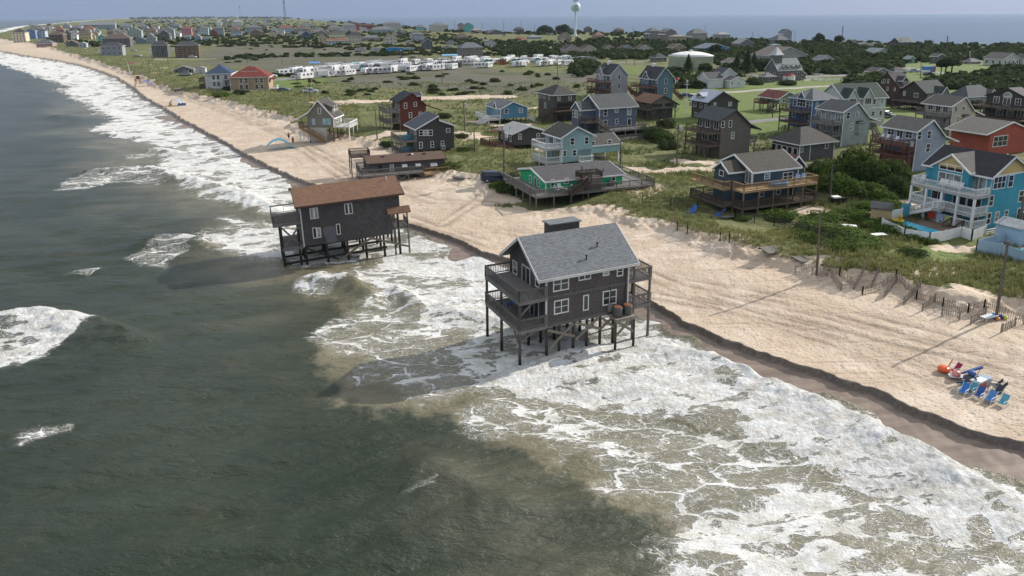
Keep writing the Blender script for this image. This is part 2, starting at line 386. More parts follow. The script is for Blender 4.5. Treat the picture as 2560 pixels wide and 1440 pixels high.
# ---- sea sheet: swell, breaking crests, foam
X, Y = polar(60, 1.0, int(1050*QL), 47, int(1200*QL), list(np.geomspace(.97, .112, 60)))
P = np.stack([X.ravel(), Y.ravel()], 1); x, y = P[:, 0], P[:, 1]
r = np.hypot(x, y)
dl, _ = seg_dist(P, OCEAN_EDGE); off = np.where(inside(P, LAND), -dl, dl)      # metres out to sea
sea_side = inside(P, np.vstack([OCEAN_EDGE, [[-2500, 2500], [-4000, 800], [-600, -600], [90, -40]]]))
z = np.zeros(len(P))
def wave(deg, lam, amp, s, warp=.35):
    a = R(deg); q = (x*math.cos(a)+y*math.sin(a))/lam
    q = q+warp*fbm(x/(lam*4), y/(lam*4), s, 2)
    c = np.sin(2*math.pi*q); env = .6+.7*perlin(x/(lam*5), y/(lam*5), s+5)
    return amp*env*(c+.25*np.cos(4*math.pi*q))
fade = lambda lam: np.clip(1.6-r*r/(CAMH*lam*160), 0, 1)
for deg, lam, amp, s in ((54, 23, .34, 1), (66, 10.5, .15, 2), (100, 5.2, .125, 3), (116, 3.1, .085, 4), (88, 1.9, .045, 5), (124, 1.2, .022, 6)):
    z += wave(deg, lam, amp, s)*np.maximum(fade(lam), .6*sst(700, 350, r) if lam > 8 else 0)
z *= sst(0, 14, off)*.75+.25
W = lambda pts, zz=.2: line(pts, zz)
def feath(poly, w, seed, amp=1.):                # soft ragged edge polygon
    out = np.zeros(len(P)); g = 3*w+4*amp; lo, hi = poly.min(0)-g, poly.max(0)+g
    m = (x > lo[0]) & (x < hi[0]) & (y > lo[1]) & (y < hi[1])
    if m.any():
        a, b = x[m], y[m]; q = sdist(P[m], poly)
        q = q+amp*(1.0*perlin(a*.33, b*.33, seed)+.6*perlin(a*.9, b*.9, seed+1)+.3*perlin(a*2.3, b*2.3, seed+2))
        out[m] = sst(-w, w, q)
    return out
foam = np.zeros(len(P)); turb = np.zeros(len(P)); white = np.zeros(len(P))
def put(dens, poly, w, seed, amp=1.):
    global foam
    foam = np.maximum(foam, dens*feath(W(poly), w, seed, amp))
# right-hand bore and everything behind it
put(.90, [(1216, 955), (1240, 925), (1330, 900), (1460, 868), (1560, 850), (1640, 855), (1720, 880), (1800, 905), (1900, 945), (2000, 992), (2100, 1035), (2200, 1080), (2300, 1125),
          (2400, 1175), (2500, 1230), (2600, 1270), (2750, 1350), (2750, 1460), (2560, 1395), (2450, 1345), (2350, 1325), (2260, 1280), (2150, 1215), (2060, 1170), (1960, 1140),
          (1850, 1085), (1720, 1045), (1560, 1018), (1440, 1004), (1300, 985)], .9, 100, .9)
put(.50, [(1140, 1030), (1150, 1065), (1190, 1088), (1260, 1088), (1330, 1100), (1370, 1125), (1375, 1165), (1410, 1168), (1470, 1130), (1500, 1180), (1490, 1215), (1530, 1245), (1640, 1245),
          (1690, 1262), (1710, 1300), (1660, 1340), (1655, 1470), (1700, 1560), (2900, 1560), (2750, 1440), (2500, 1360), (2260, 1270), (1960, 1130), (1700, 1040), (1440, 1000), (1230, 960)], 1.0, 110, .8)
put(.68, [(1700, 1290), (1800, 1200), (1900, 1130), (2100, 1180), (2350, 1320), (2560, 1390), (2700, 1450), (2600, 1540), (2100, 1560), (1680, 1560), (1665, 1400)], 2.5, 115, 2.)
put(.78, [(1655, 1410), (1690, 1330), (1760, 1345), (1900, 1410), (2000, 1470), (1900, 1560), (1660, 1560)], 1., 118, 1.)
# between the two houses
put(.93, [(1010, 585), (1120, 612), (1250, 655), (1330, 690), (1400, 760), (1330, 830), (1240, 850), (1210, 800), (1110, 790), (1050, 745), (1010, 735), (1030, 690), (960, 670), (930, 660)], 1.2, 120, 1.4)
put(.62, [(800, 690), (960, 655), (1010, 640), (1060, 700), (1000, 740), (960, 760), (930, 720), (880, 702)], 1.3, 123, 1.2)
put(.74, [(1040, 745), (1130, 770), (1220, 800), (1260, 850), (1240, 920), (1215, 950), (1160, 905), (1090, 860), (1040, 800)], 1.6, 126, 1.5)
put(.50, [(778, 842), (795, 812), (860, 775), (930, 745), (1010, 725), (1230, 790), (1250, 880), (1230, 940), (1100, 1010), (1010, 1000), (960, 940), (870, 972), (880, 930), (930, 890), (830, 885)], 1.0, 130, .8)
put(.55, [(778, 842), (800, 808), (880, 768), (905, 790), (840, 830), (815, 870)], .7, 133, .6)
put(.62, [(728, 720), (735, 695), (800, 685), (870, 700), (830, 730), (760, 738)], .8, 136, .7)
put(.42, [(868, 975), (880, 935), (925, 905), (930, 920), (900, 950)], .5, 138, .4)
put(.78, [(1240, 860), (1480, 800), (1640, 800), (1640, 860), (1460, 872), (1330, 905), (1230, 935)], 1.2, 140, 1.)
# left of the brown roofed house
put(.78, [(560, 540), (640, 548), (700, 560), (760, 585), (1010, 590), (1015, 640), (900, 650), (760, 665), (640, 640), (560, 622), (500, 595), (530, 580), (600, 572)], 1.6, 150, 1.6)
put(.45, [(480, 580), (560, 560), (700, 600), (720, 660), (600, 650), (510, 612)], 1.6, 152, 1.)
put(.92, [(440, 445), (560, 455), (640, 470), (700, 490), (760, 470), (800, 478), (850, 500), (1000, 560), (1000, 590), (760, 570), (690, 535), (600, 518), (520, 490), (460, 470)], 1.5, 154, 1.6)
put(.88, [(375, 370), (470, 378), (560, 392), (640, 402), (650, 425), (700, 448), (770, 462), (780, 485), (700, 482), (600, 462), (500, 448), (420, 440), (390, 410), (420, 392)], 1.5, 158, 1.8)
put(.9, [(220, 325), (280, 300), (330, 290), (380, 300), (440, 305), (500, 330), (550, 350), (600, 378), (650, 402), (640, 415), (540, 390), (470, 372), (400, 362), (330, 345)], 2., 162, 2.)
put(.88, [(150, 220), (200, 215), (260, 215), (320, 240), (345, 255), (380, 270), (440, 300), (420, 320), (350, 312), (300, 302), (255, 285), (200, 250)], 3., 166, 3.)
put(.9, [(-80, 135), (0, 140), (60, 148), (150, 162), (220, 172), (280, 195), (315, 215), (330, 240), (270, 235), (200, 222), (150, 210), (90, 190), (0, 160), (-90, 150)], 3., 170, 3.)
put(.5, [(130, 475), (180, 440), (240, 422), (340, 422), (420, 440), (400, 460), (300, 450), (220, 470)], 1., 174, 1.)
put(.5, [(300, 640), (430, 590), (490, 600), (470, 625), (440, 640), (410, 665)], .8, 176, .8)
put(.45, [(300, 390), (390, 375), (400, 385), (330, 400)], .8, 177, .8)
put(.55, [(165, 245), (200, 240), (260, 255), (210, 255)], 1.2, 178, 1.)
put(.95, [(-60, 810), (0, 792), (60, 786), (150, 790), (200, 795), (225, 808), (200, 815), (190, 835), (140, 870), (60, 895), (0, 915), (-80, 925)], .9, 180, .9)
put(.5, [(60, 1065), (120, 1052), (190, 1050), (180, 1062), (110, 1085), (50, 1105)], .5, 183, .5)
put(.45, [(165, 682), (210, 668), (260, 668), (220, 684)], .4, 185, .4)
put(.3, [(1985, 1250), (1990, 1240)]+[(1000, 1230), (1090, 1205), (1085, 1222), (1010, 1240)], .4, 187, .4) if False else None
put(.3, [(995, 1236), (1030, 1222), (1085, 1205), (1080, 1218), (1020, 1240)], .3, 188, .3)
# swash running up the wet sand
reach = np.where(y > 130, 1.2, np.where(x < 2, 2.2, 2.7))+2.2*perlin(x*.10, y*.10, 190)+1.1*perlin(x*.34, y*.34, 191)
swash = .86*sst(-.6, .9, off-reach)*sst(13, 7, off)
foam = np.maximum(foam, swash*np.where(y > 92, .92, .70))
foam *= 1-.55*sst(.1, .75, fbm(x*.15, y*.15, 240, 4))*sst(.6, .7, foam)
# thin far surf line on the outer cape
foam = np.maximum(foam, .9*sst(40, 15, off)*(off > 0)*(r > 480)*sst(-.6, .1, perlin(x*.03, y*.03, 192)))
foam[~sea_side] = 0
# whitecaps scattered on the open sea
wc = sst(.70, .84, fbm(x*.05, y*.10, 195, 3)*.75+.25*perlin(x*.4, y*.7, 196)); foam = np.maximum(foam, .6*wc*(r > 90)*sea_side)
# turbid, sand-stirred water inshore
turb = sst(46, 6, off+9*fbm(x*.05, y*.05, 200, 3)); turb = np.maximum(turb*.75, feath(W([(1130, 1030), (1180, 1095), (1400, 1180), (1500, 1250), (1700, 1280), (1640, 1600), (2900, 1600), (2700, 1270), (2000, 980), (1500, 840), (1000, 560), (640, 560), (500, 600), (700, 690), (900, 790), (780, 840), (820, 900), (860, 1000), (1000, 1040)]), 2.5, 205, 1.5))
turb[~sea_side] = 0
# crests
def crest(pts, h, wf, wb):
    L = W(pts, .3); lo, hi = L.min(0)-25, L.max(0)+25
    m = (x > lo[0]) & (x < hi[0]) & (y > lo[1]) & (y < hi[1]); Q = P[m]
    dd, par = seg_dist(Q, L); i = np.clip(par.astype(int), 0, len(L)-2); t = L[i+1]-L[i]
    side = np.sign(t[:, 0]*(Q-L[i])[:, 1]-t[:, 1]*(Q-L[i])[:, 0])          # + = landward (left of travel)
    n = len(L)-1; env = sst(0, .3*n, par)*sst(n, .7*n, par)
    w = np.where(side > 0, wf, wb); hh = h*env*np.exp(-(dd/w)**2)*(1+.25*perlin(Q[:, 0]*.6, Q[:, 1]*.6, 211))
    z[m] += hh
crest([(-160, 815), (0, 792), (110, 788), (222, 806), (330, 842), (420, 860)], 1.0, 1.1, 3.2)
crest([(150, 470), (240, 425), (380, 425), (480, 452), (600, 482), (700, 530), (740, 560)], 1.1, 1.3, 3.4)
crest([(290, 625), (380, 600), (440, 595), (495, 606), (560, 625)], 1.0, 1.0, 2.8)
crest([(700, 715), (780, 693), (870, 702), (925, 738), (960, 770)], .95, .9, 2.2)
crest([(930, 735), (990, 726), (1030, 745), (1070, 790)], .7, .7, 1.6)
crest([(330, 372), (400, 372), (470, 388), (560, 402), (640, 420)], .8, 1.4, 3.)
crest([(100, 290), (170, 290), (215, 300)], .7, 1.4, 3.)
crest([(980, 1150), (1060, 1162), (1160, 1208), (1270, 1262), (1380, 1330)], .55, 1.5, 3.0)
crest([(560, 1320), (760, 1290), (960, 1330), (1150, 1400)], .3, 2.5, 4.)
crest([(1560, 850), (1650, 862), (1800, 908), (1950, 970), (2100, 1037), (2300, 1128), (2500, 1232), (2800, 1370)], .85, .6, 2.6)
crest([(1180, 960), (1240, 930), (1330, 902), (1460, 868), (1600, 850)], .35, .5, 2.5)
crest([(1380, 760), (1250, 800), (1100, 765), (1040, 742)][::-1], .4, .6, 1.6)
for pts, k, w in (([(1216, 955), (1330, 902), (1460, 868), (1560, 850), (1650, 862), (1800, 908), (1950, 970), (2100, 1037), (2300, 1128), (2500, 1232), (2800, 1370)], 1.25, 1.5), ([(1380, 770), (1250, 800), (1100, 770), (1040, 745)], 1.15, 1.2), ([(380, 425), (480, 452), (600, 482), (690, 525), (740, 560)], 1.1, 1.2), ([(-60, 800), (0, 790), (110, 787), (225, 808)], 1.3, 1.0), ([(400, 372), (560, 400), (640, 420)], 1.1, 1.4), ([(440, 594), (490, 604)], 1.1, .5)):
    L = W(pts); dd, _ = seg_dist(P, L); foam = np.maximum(foam, k*np.exp(-((dd+.6*perlin(x*.6, y*.6, 251)+.35*perlin(x*2, y*2, 252))/w)**2)*sea_side)
tb = sst(.55, .95, foam)*sst(260, 60, r)
z += tb*(.10*np.abs(fbm(x*.45, y*.45, 220, 3))+.045*perlin(x*1.7+.6*perlin(x*.7, y*.7, 225), y*1.7, 221)+.03*perlin(x*4.3, y*4.3, 222))
# water climbs the beach face to the swash line
climb = np.clip(.45-.125*off+.05, 0, .42)*sst(9, 4, off)
edge = reach-.9
z = z+np.where(sea_side, climb, 0)-sst(edge+.3, edge-.8, off)*.5
z[~sea_side] *= .5
sea_me = grid_mesh('sea', X, Y, z.reshape(X.shape), dict(foam=foam, turb=turb, off=np.clip(off, 0, 3000)/3000., sound=1.-sea_side.astype(float)), keep=(~((off < -12) & (off > -250) & (r < 500))).reshape(X.shape))

def sea_material():
    m = NT('sea'); pos = m.n('NewGeometry').outputs['Position']
    fo = m.attr('foam'); tu = m.attr('turb'); snd = m.attr('sound')
    big = m.noise(pos, .05, 4, .6); med = m.noise(pos, .22, 4, .6)
    deep = m.mix(m.ss(.35, .65, big), (.026, .037, .022), (.047, .059, .040))
    deep = m.mix(m.math('MULTIPLY', m.ss(.5, .75, med), .45), deep, (.066, .063, .042))
    shal = m.mix(m.ss(.35, .65, med), (.155, .143, .090), (.215, .192, .130))
    body = m.mix(m.ss(.12, .85, m.math('ADD', tu, m.math('MULTIPLY', m.math('SUBTRACT', m.noise(m.n('Mapping', {'Vector': pos, 'Rotation': (0, 0, R(-38)), 'Scale': (.25, 1, 1)}).outputs[0], .22, 4, .6), .5), .5))), deep, shal)
    body = m.mix(snd, body, (.05, .085, .13))
    # foam lace, drawn out along the run of the backwash
    mp = m.n('Mapping', {'Vector': pos}); mp.inputs['Rotation'].default_value = (0, 0, R(-38)); mp.inputs['Scale'].default_value = (.50, 1.0, 0.)
    w1 = m.n('TexNoise', {'Vector': mp.outputs[0], 'Scale': .55, 'Detail': 3.}).outputs['Color']
    w2 = m.n('TexNoise', {'Vector': mp.outputs[0], 'Scale': 2.6, 'Detail': 3.}).outputs['Color']
    def warp(v, wcol, amt):
        s = m.n('VectorMath', {0: wcol, 1: (.5, .5, .5)}, operation='SUBTRACT'); k = m.n('VectorMath', {0: s.outputs[0]}, operation='SCALE'); k.inputs['Scale'].default_value = amt
        return m.n('VectorMath', {0: v, 1: k.outputs[0]}, operation='ADD').outputs[0]
    vec = warp(warp(mp.outputs[0], w1, 2.2), w2, .42)
    def cell(sc): return m.n('TexVoronoi', {'Vector': vec, 'Scale': sc}, feature='DISTANCE_TO_EDGE').outputs[0]
    def fil(sc, k, v=vec): return m.math('MULTIPLY', m.math('ABSOLUTE', m.math('SUBTRACT', m.noise(v, sc, 3., .6), .5)), k)
    e = m.math('MINIMUM', m.math('MULTIPLY', cell(.42), 1.7), m.math('ADD', fil(.75, 5.5), .05))
    e = m.math('MINIMUM', e, m.math('ADD', m.math('MULTIPLY', cell(1.25), 2.2), .20)); e = m.math('MINIMUM', e, m.math('ADD', fil(2.4, 5.), .19)); e = m.math('MINIMUM', e, m.math('ADD', fil(6.5, 5.), .34))
    grain = m.noise(pos, 6., 4, .75); e = m.math('ADD', e, m.math('MULTIPLY', m.math('SUBTRACT', grain, .5), m.math('MULTIPLY', fo, .26))); e = m.math('POWER', m.math('MAXIMUM', e, .0), .66)
    streak = m.noise(m.n('Mapping', {'Vector': vec, 'Scale': (.22, 1.3, 0)}).outputs[0], .7, 4, .65)
    patch = m.math('MULTIPLY', fo, m.math('ADD', .37, m.math('ADD', m.math('MULTIPLY', m.ss(.28, .72, m.noise(mp.outputs[0], .42, 4, .65)), .50), m.math('MULTIPLY', m.ss(.28, .72, streak), .48))))
    lim = m.math('ADD', m.math('MULTIPLY', m.math('POWER', patch, 2.7), 1.45), m.math('MULTIPLY', patch, .05))
    mask = m.ss(-.05, .075, m.math('SUBTRACT', lim, e)); mask = m.math('MULTIPLY', mask, m.ss(.03, .14, fo))
    fine = m.math('MINIMUM', m.math('MULTIPLY', cell(1.7), 2.4), fil(2.9, 6.)); fine = m.math('MULTIPLY', m.ss(.17, .03, m.math('ADD', fine, m.math('MULTIPLY', m.math('SUBTRACT', grain, .5), .12))), m.ss(.16, .5, patch)); mask = m.math('MAXIMUM', mask, m.math('MULTIPLY', fine, .62))
    # thin veil of bubbles under the lace
    veil = m.math('MULTIPLY', m.ss(.1, .8, patch), .38); body = m.mix(veil, body, (.42, .41, .34))
    fcol = m.mix(m.ss(.38, .68, m.noise(mp.outputs[0], .8, 5, .68)), (.76, .76, .74), (.58, .555, .49))
    col = m.mix(mask, body, fcol)
    rp = m.math('ADD', m.math('MULTIPLY', m.noise(m.n('Mapping', {'Vector': pos, 'Rotation': (0, 0, R(-28)), 'Scale': (.55, 1.3, 1)}).outputs[0], 1.1, 6, .66), .40), m.math('MULTIPLY', m.noise(pos, 5., 3, .6), .02))
    fh = m.math('ADD', m.math('MULTIPLY', m.noise(pos, 1.9, 6, .72, .9), .36), m.math('MULTIPLY', mask, .05))
    h = m.math('ADD', m.math('MULTIPLY', rp, m.math('SUBTRACT', 1.05, fo)), m.math('MULTIPLY', fh, m.math('MULTIPLY', mask, fo)))
    return m.out(Base_Color=col, Roughness=m.math('ADD', .22, m.math('MULTIPLY', mask, .6)), IOR=1.33, Normal=m.bump(h, 1., 1.), Specular_IOR_Level=.5)
sea_me.materials.append(sea_material())
tag(link('sea', sea_me), kind='structure')
# ================================================================ materials for built things
MATS = {}
def mat(kind, col=(.5, .5, .5), var=.12):
    key = (kind, tuple(round(c, 3) for c in col), var)
    if key in MATS: return MATS[key]
    m = NT(kind); uv = m.n('UVMap').outputs[0]; pos = m.n('NewGeometry').outputs['Position']
    if kind == 'roof': col = tuple(c*.78 for c in col)
    dk = tuple(c*.55 for c in col); lt = tuple(min(1, c*1.25) for c in col)
    big = m.noise(pos, .45, 4, .6); fine = m.noise(pos, 6., 3, .6)
    base = m.mix(m.ss(.3, .72, big), tuple(c*(1-var) for c in col), tuple(min(1, c*(1+var)) for c in col))
    rough, nrm, spec = .8, None, .3
    if kind == 'lap':
        w = m.n('TexWave', {'Vector': uv, 'Scale': 1.05, 'Distortion': 0.}, bands_direction='Y', wave_profile='SAW').outputs[1]
        base = m.mix(m.math('MULTIPLY', m.ss(.12, .0, w), .5), base, dk); nrm = m.bump(w, .03, .6)
        streak = m.noise(m.n('Mapping', {'Vector': uv, 'Scale': (2.5, .22, 1)}).outputs[0], 1., 4, .65)
        base = m.mix(m.math('MULTIPLY', m.ss(.55, .8, streak), .28), base, dk)
    elif kind in ('shingle', 'roof'):
        b = m.n('TexBrick', {'Vector': uv, 'Scale': 1., 'Mortar Size': .012 if kind == 'shingle' else .02, 'Brick Width': .17 if kind == 'shingle' else .34, 'Row Height': .17, 'Bias': 0.})
        b.inputs['Color1'].default_value = (*[c*.72 for c in col], 1); b.inputs['Color2'].default_value = (*[min(1, c*1.3) for c in col], 1); b.inputs['Mortar'].default_value = (*[c*.35 for c in col], 1)
        base = m.mix(.72, base, b.outputs[0])
        base = m.mix(m.math('MULTIPLY', m.ss(.55, .75, fine), .35), base, lt)
        st = m.noise(m.n('Mapping', {'Vector': uv, 'Scale': (1.2, .18, 1)}).outputs[0], 1., 4, .65)
        base = m.mix(m.math('MULTIPLY', m.ss(.5, .8, st), .42), base, dk)
        nrm = m.bump(b.outputs[1], -.02, .5); rough = .88
    elif kind in ('wood', 'pile'):
        g = m.noise(m.n('Mapping', {'Vector': pos, 'Scale': (7, 7, 1.2)}).outputs[0], 1.6, 4, .65)
        base = m.mix(m.ss(.35, .7, g), dk, base); base = m.mix(m.math('MULTIPLY', m.ss(.6, .8, fine), .4), base, lt)
        if kind == 'pile':                           # tide stain and weed on the lower part of the posts
            sz = m.n('SeparateXYZ', {0: pos}).outputs[2]; base = m.mix(m.ss(1.9, .9, m.math('ADD', sz, m.math('MULTIPLY', big, .8))), base, (.022, .022, .014))
    elif kind == 'boards':
        w = m.n('TexWave', {'Vector': uv, 'Scale': 1.1, 'Distortion': .4}, bands_direction='X', wave_profile='SAW').outputs[1]
        base = m.mix(m.math('MULTIPLY', m.ss(.16, 0., w), .7), base, dk)
        base = m.mix(m.math('MULTIPLY', m.ss(.45, .75, m.noise(m.n('Mapping', {'Vector': uv, 'Scale': (4, .5, 1)}).outputs[0], 1., 3)), .45), base, lt)
    elif kind == 'metal':
        w = m.n('TexWave', {'Vector': uv, 'Scale': .75, 'Distortion': 0.}, bands_direction='X', wave_profile='SIN').outputs[1]
        base = m.mix(m.math('MULTIPLY', m.ss(.9, 1., w), .35), base, lt); nrm = m.bump(m.ss(.85, 1., w), .03, .6); rough, spec = .42, .5
    elif kind == 'glass':
        base = m.mix(m.ss(.4, .6, m.noise(pos, .9, 2)), dk, base); rough, spec = .08, .6
    elif kind == 'gloss': rough, spec = .3, .5
    elif kind == 'paint':
        base = m.mix(m.math('MULTIPLY', m.ss(.58, .8, fine), .22), base, dk); rough = .6
    kw = dict(Base_Color=base, Roughness=rough, Specular_IOR_Level=spec)
    if nrm is not None: kw['Normal'] = nrm
    MATS[key] = m.out(**kw)
    return MATS[key]
WHITE = mat('paint', (.80, .80, .78)); GLASS = mat('glass', (.025, .034, .04)); CURT = mat('glass', (.30, .32, .31)); DARK = mat('paint', (.02, .02, .02))
GREYW = mat('wood', (.20, .185, .165)); BROWNW = mat('wood', (.105, .075, .055)); TANW = mat('wood', (.42, .27, .14)); WETW = mat('wood', (.085, .075, .055)); REDW = mat('wood', (.16, .062, .045))
DECKG = mat('boards', (.19, .175, .165)); DECKT = mat('boards', (.42, .28, .16)); DECKR = mat('boards', (.15, .07, .05)); CONC = mat('paint', (.42, .40, .37)); BLACKM = mat('gloss', (.02, .02, .022))
RAILS = {'w': WHITE, 'g': GREYW, 'b': BROWNW, 't': TANW, 'r': REDW, 'n': mat('wood', (.27, .24, .21))}
DECKS = {'w': mat('boards', (.45, .44, .42)), 'g': DECKG, 'b': mat('boards', (.13, .10, .08)), 't': DECKT, 'r': DECKR, 'n': DECKG}
ZM = {'1': (660, 420, 4.8), '2': (1180, 520, 3.428), '3': (720, 220, 5.3333), '4': (1180, 200, 4.364), '5': (1680, 160, 3.4295), '6': (2060, 140, 4.8), '7': (2020, 340, 4.),
      'a': (0, 0, 5.12), 'e': (420, 0, 5.12), 'c': (880, 0, 4.2667), 'd': (1440, 0, 4.2667), 'b': (1960, 50, 4.2667), '0': (0, 0, 1.), 's': (1960, 580, 3.), 'v': (1560, 480, 4.8), 'k': (0, 120, 2.4)}
def Z(k, x, y): ox, oy, s = ZM[k]; return ox+x/s, oy+y/s

# ================================================================ house kit
class House:
    """local frame: x along the camera-side wall, y along the sea-side wall, z up from the ground at the near corner"""
    def __init__(s, name, label, zk, foot, th, cat='house', group=None, loc=None):
        s.zk = zk; s.o = loc if loc is not None else GT(*Z(zk, *foot)); s.th = R(th)
        s.root = empty(name, s.o, s.th, label, cat, group); s.c, s.s = math.cos(s.th), math.sin(s.th)
        s.trim = WHITE; s.near = 1.
    def onU(s, x, y):
        d = ray(*Z(s.zk, x, y)); a = -s.o.x*s.c-s.o.y*s.s; b = s.o.x*s.s-s.o.y*s.c
        t = -b/(-d[0]*s.s+d[1]*s.c); return a+t*(d[0]*s.c+d[1]*s.s), CAMH-s.o.z+t*d[2]
    def onV(s, x, y):
        d = ray(*Z(s.zk, x, y)); a = -s.o.x*s.c-s.o.y*s.s; b = s.o.x*s.s-s.o.y*s.c
        t = -a/(d[0]*s.c+d[1]*s.s); return b+t*(-d[0]*s.s+d[1]*s.c), CAMH-s.o.z+t*d[2]
    def size(s, right=None, left=None, eave=None):
        if right: s.w = s.onU(*right)[0]
        if left: s.d = s.onV(*left)[0]
        if eave: s.he = s.onU(*eave)[1]
        return s
    def profile(s, ridge, pts=None, prof=None):
        s.ridge = ridge
        if pts: prof = [(s.onU if ridge == 'v' else s.onV)(*p) for p in pts]
        prof = [list(p) for p in prof]; span = s.w if ridge == 'v' else s.d
        prof[0][0] = min(prof[0][0], 0.) if abs(prof[0][0]) < .8 else prof[0][0]
        if len(prof) == 2: prof[1][0] = span/2; prof.append([span, prof[0][1]])
        s.prof = [tuple(p) for p in prof]
        return s
    def pz(s, a):
        p = s.prof
        for (x0, z0), (x1, z1) in zip(p, p[1:]):
            if x0 <= a <= x1: return z0+(z1-z0)*(a-x0)/max(x1-x0, 1e-6)
        return p[0][1] if a < p[0][0] else p[-1][1]
    def ax(s, a, b, z): return (a, b, z) if s.ridge == 'v' else (b, a, z)       # profile axis, length axis
    def walls(s, m, base=0., span=None, length=None, name='wall', b0=0.):
        W, L = (s.w, s.d) if s.ridge == 'v' else (s.d, s.w)
        W = span or W; L = length or L
        pts = [(0, base), (W, base), (W, s.pz(W))]+[p for p in reversed(s.prof) if .01 < p[0] < W-.01]+[(0, s.pz(0))]
        off = s.ax(0, L, 0)
        b = MB(); b.prism([s.ax(a, b0, z) for a, z in pts], off); s.base = base
        return b.build(name, m, s.root)
    def roof(s, m, over=.35, ends=.35, th=.14, fascia=True, name='roof', length=None, b0=0.):
        L = length or (s.d if s.ridge == 'v' else s.w); p = [Vector((a, z)) for a, z in s.prof]
        a = (p[0]-p[1]).normalized()*over; c = (p[-1]-p[-2]).normalized()*over
        p = [p[0]+a]+p[1:-1]+[p[-1]+c]; up = [q+Vector((0, th)) for q in p]
        low = [q+Vector((0, .01)) for q in p]
        pts = [s.ax(q.x, b0-ends, q.y) for q in low]+[s.ax(q.x, b0-ends, q.y) for q in reversed(up)]
        r = MB().prism(pts, s.ax(0, L+2*ends, 0)).build(name, m, s.root)
        if fascia:
            t = MB(); hi = [q+Vector((0, th+.02)) for q in p]; lo = [q-Vector((0, .12)) for q in p]
            for y0 in (b0-ends-.07, b0+L+ends): t.prism([s.ax(q.x, y0, q.y) for q in lo]+[s.ax(q.x, y0, q.y) for q in reversed(hi)], s.ax(0, .065, 0))
            for q, o in ((p[0], -1), (p[-1], 1)):
                y0, y1 = b0-ends-.07, b0+L+ends+.065; x0 = q.x+(.003 if o > 0 else -.06)
                t.prism([s.ax(x0, y0+.003, q.y-.10), s.ax(x0+.057, y0+.003, q.y-.10), s.ax(x0+.057, y0+.003, q.y+th-.01), s.ax(x0, y0+.003, q.y+th-.01)], s.ax(0, y1-y0-.006, 0))
            t.build('fascia', s.trim, s.root)
        s.rf = r; return r
    def hip(s, m, he, hr, over=.45, ins=None, th=.12, x0=0, x1=None, y0=0, y1=None, name='roof'):
        x1 = s.w if x1 is None else x1; y1 = s.d if y1 is None else y1
        X0, X1, Y0, Y1 = x0-over, x1+over, y0-over, y1+over; W, D = X1-X0, Y1-Y0
        ins = min(W, D)/2 if ins is None else ins
        A, B = ((X0+ins, (Y0+Y1)/2), (X1-ins, (Y0+Y1)/2)) if W >= D else (((X0+X1)/2, Y0+ins), ((X0+X1)/2, Y1-ins))
        c = [(X0, Y0), (X1, Y0), (X1, Y1), (X0, Y1)]; b = MB()
        vs = [(x, y, he-th) for x, y in c]+[(x, y, he) for x, y in c]+[(*A, hr), (*B, hr)]
        if W >= D: fs = [(4, 5, 9, 8), (5, 6, 9), (6, 7, 8, 9), (7, 4, 8)]
        else: fs = [(4, 5, 8), (5, 6, 9, 8), (6, 7, 9), (7, 4, 8, 9)]
        b.add(vs, fs+[(0, 1, 5, 4), (1, 2, 6, 5), (2, 3, 7, 6), (3, 0, 4, 7), (3, 2, 1, 0)])
        s.rf = b.build(name, m, s.root)
        t = MB(); e = .03
        t.box(X0-e, X1+e, Y0-e, Y0-.004, he-th-.08, he-.01); t.box(X0-e, X0-.004, Y0+.0, Y1, he-th-.08, he-.012); t.box(X1+.004, X1+e, Y0, Y1, he-th-.08, he-.012)
        t.build('fascia', s.trim, s.root); return s.rf
    def boxwall(s, m, z0, z1, x0=0, x1=None, y0=0, y1=None, name='wall'):
        return MB().box(x0, s.w if x1 is None else x1, y0, s.d if y1 is None else y1, z0, z1).build(name, m, s.root)
    def corner(s, z0, z1, pts=((0, 0),)):                                         # pale corner boards
        for x, y in pts: MB().box(x-.05, x+.09, y-.05, y+.09, z0, z1).build('corner_board', s.trim, s.root)
    def win(s, face, a, z, w, h, div=(1, 2), door=False, frame=None, off=0., glass=None, x=None):
        k = ('door' if door else 'window'); fm = frame or s.trim
        me, pn = win_mesh(round(w, 1), round(h, 1), div, fm, glass or random.choice((GLASS, GLASS, GLASS, CURT)), door)
        loc, rz = {'u': ((a, -off, z), 0), 'v': ((-off, a, z), -math.pi/2), 'r': ((s.w+off, a, z), math.pi/2)}[face]
        if x is not None: loc = (x-off, a, z) if face == 'v' else (a, x-off, z)
        o = link(k, me, s.root, loc, rz); link('pane', pn, o); return o
    def wins(s, face, lst, **kw):                                                 # picture-read windows: centre, width, height
        f = s.onU if face == 'u' else s.onV
        for it in lst:
            cx, cy, w, h = it[:4]; dv = it[4] if len(it) > 4 else (1, 2); door = len(it) > 5
            a, z = f(cx, cy); a0, a1 = f(cx-w/2, cy)[0], f(cx+w/2, cy)[0]; z0, z1 = f(cx, cy+h/2)[1], f(cx, cy-h/2)[1]
            s.win(face, a, z, max(.5, abs(a1-a0)), max(.5, z1-z0), dv, door, **kw)
    def rows(s, face, zs, xs, w=.9, h=1.4, div=(1, 2), **kw):
        for z in zs:
            for a in xs: s.win(face, a, z, w, h, div, **kw)
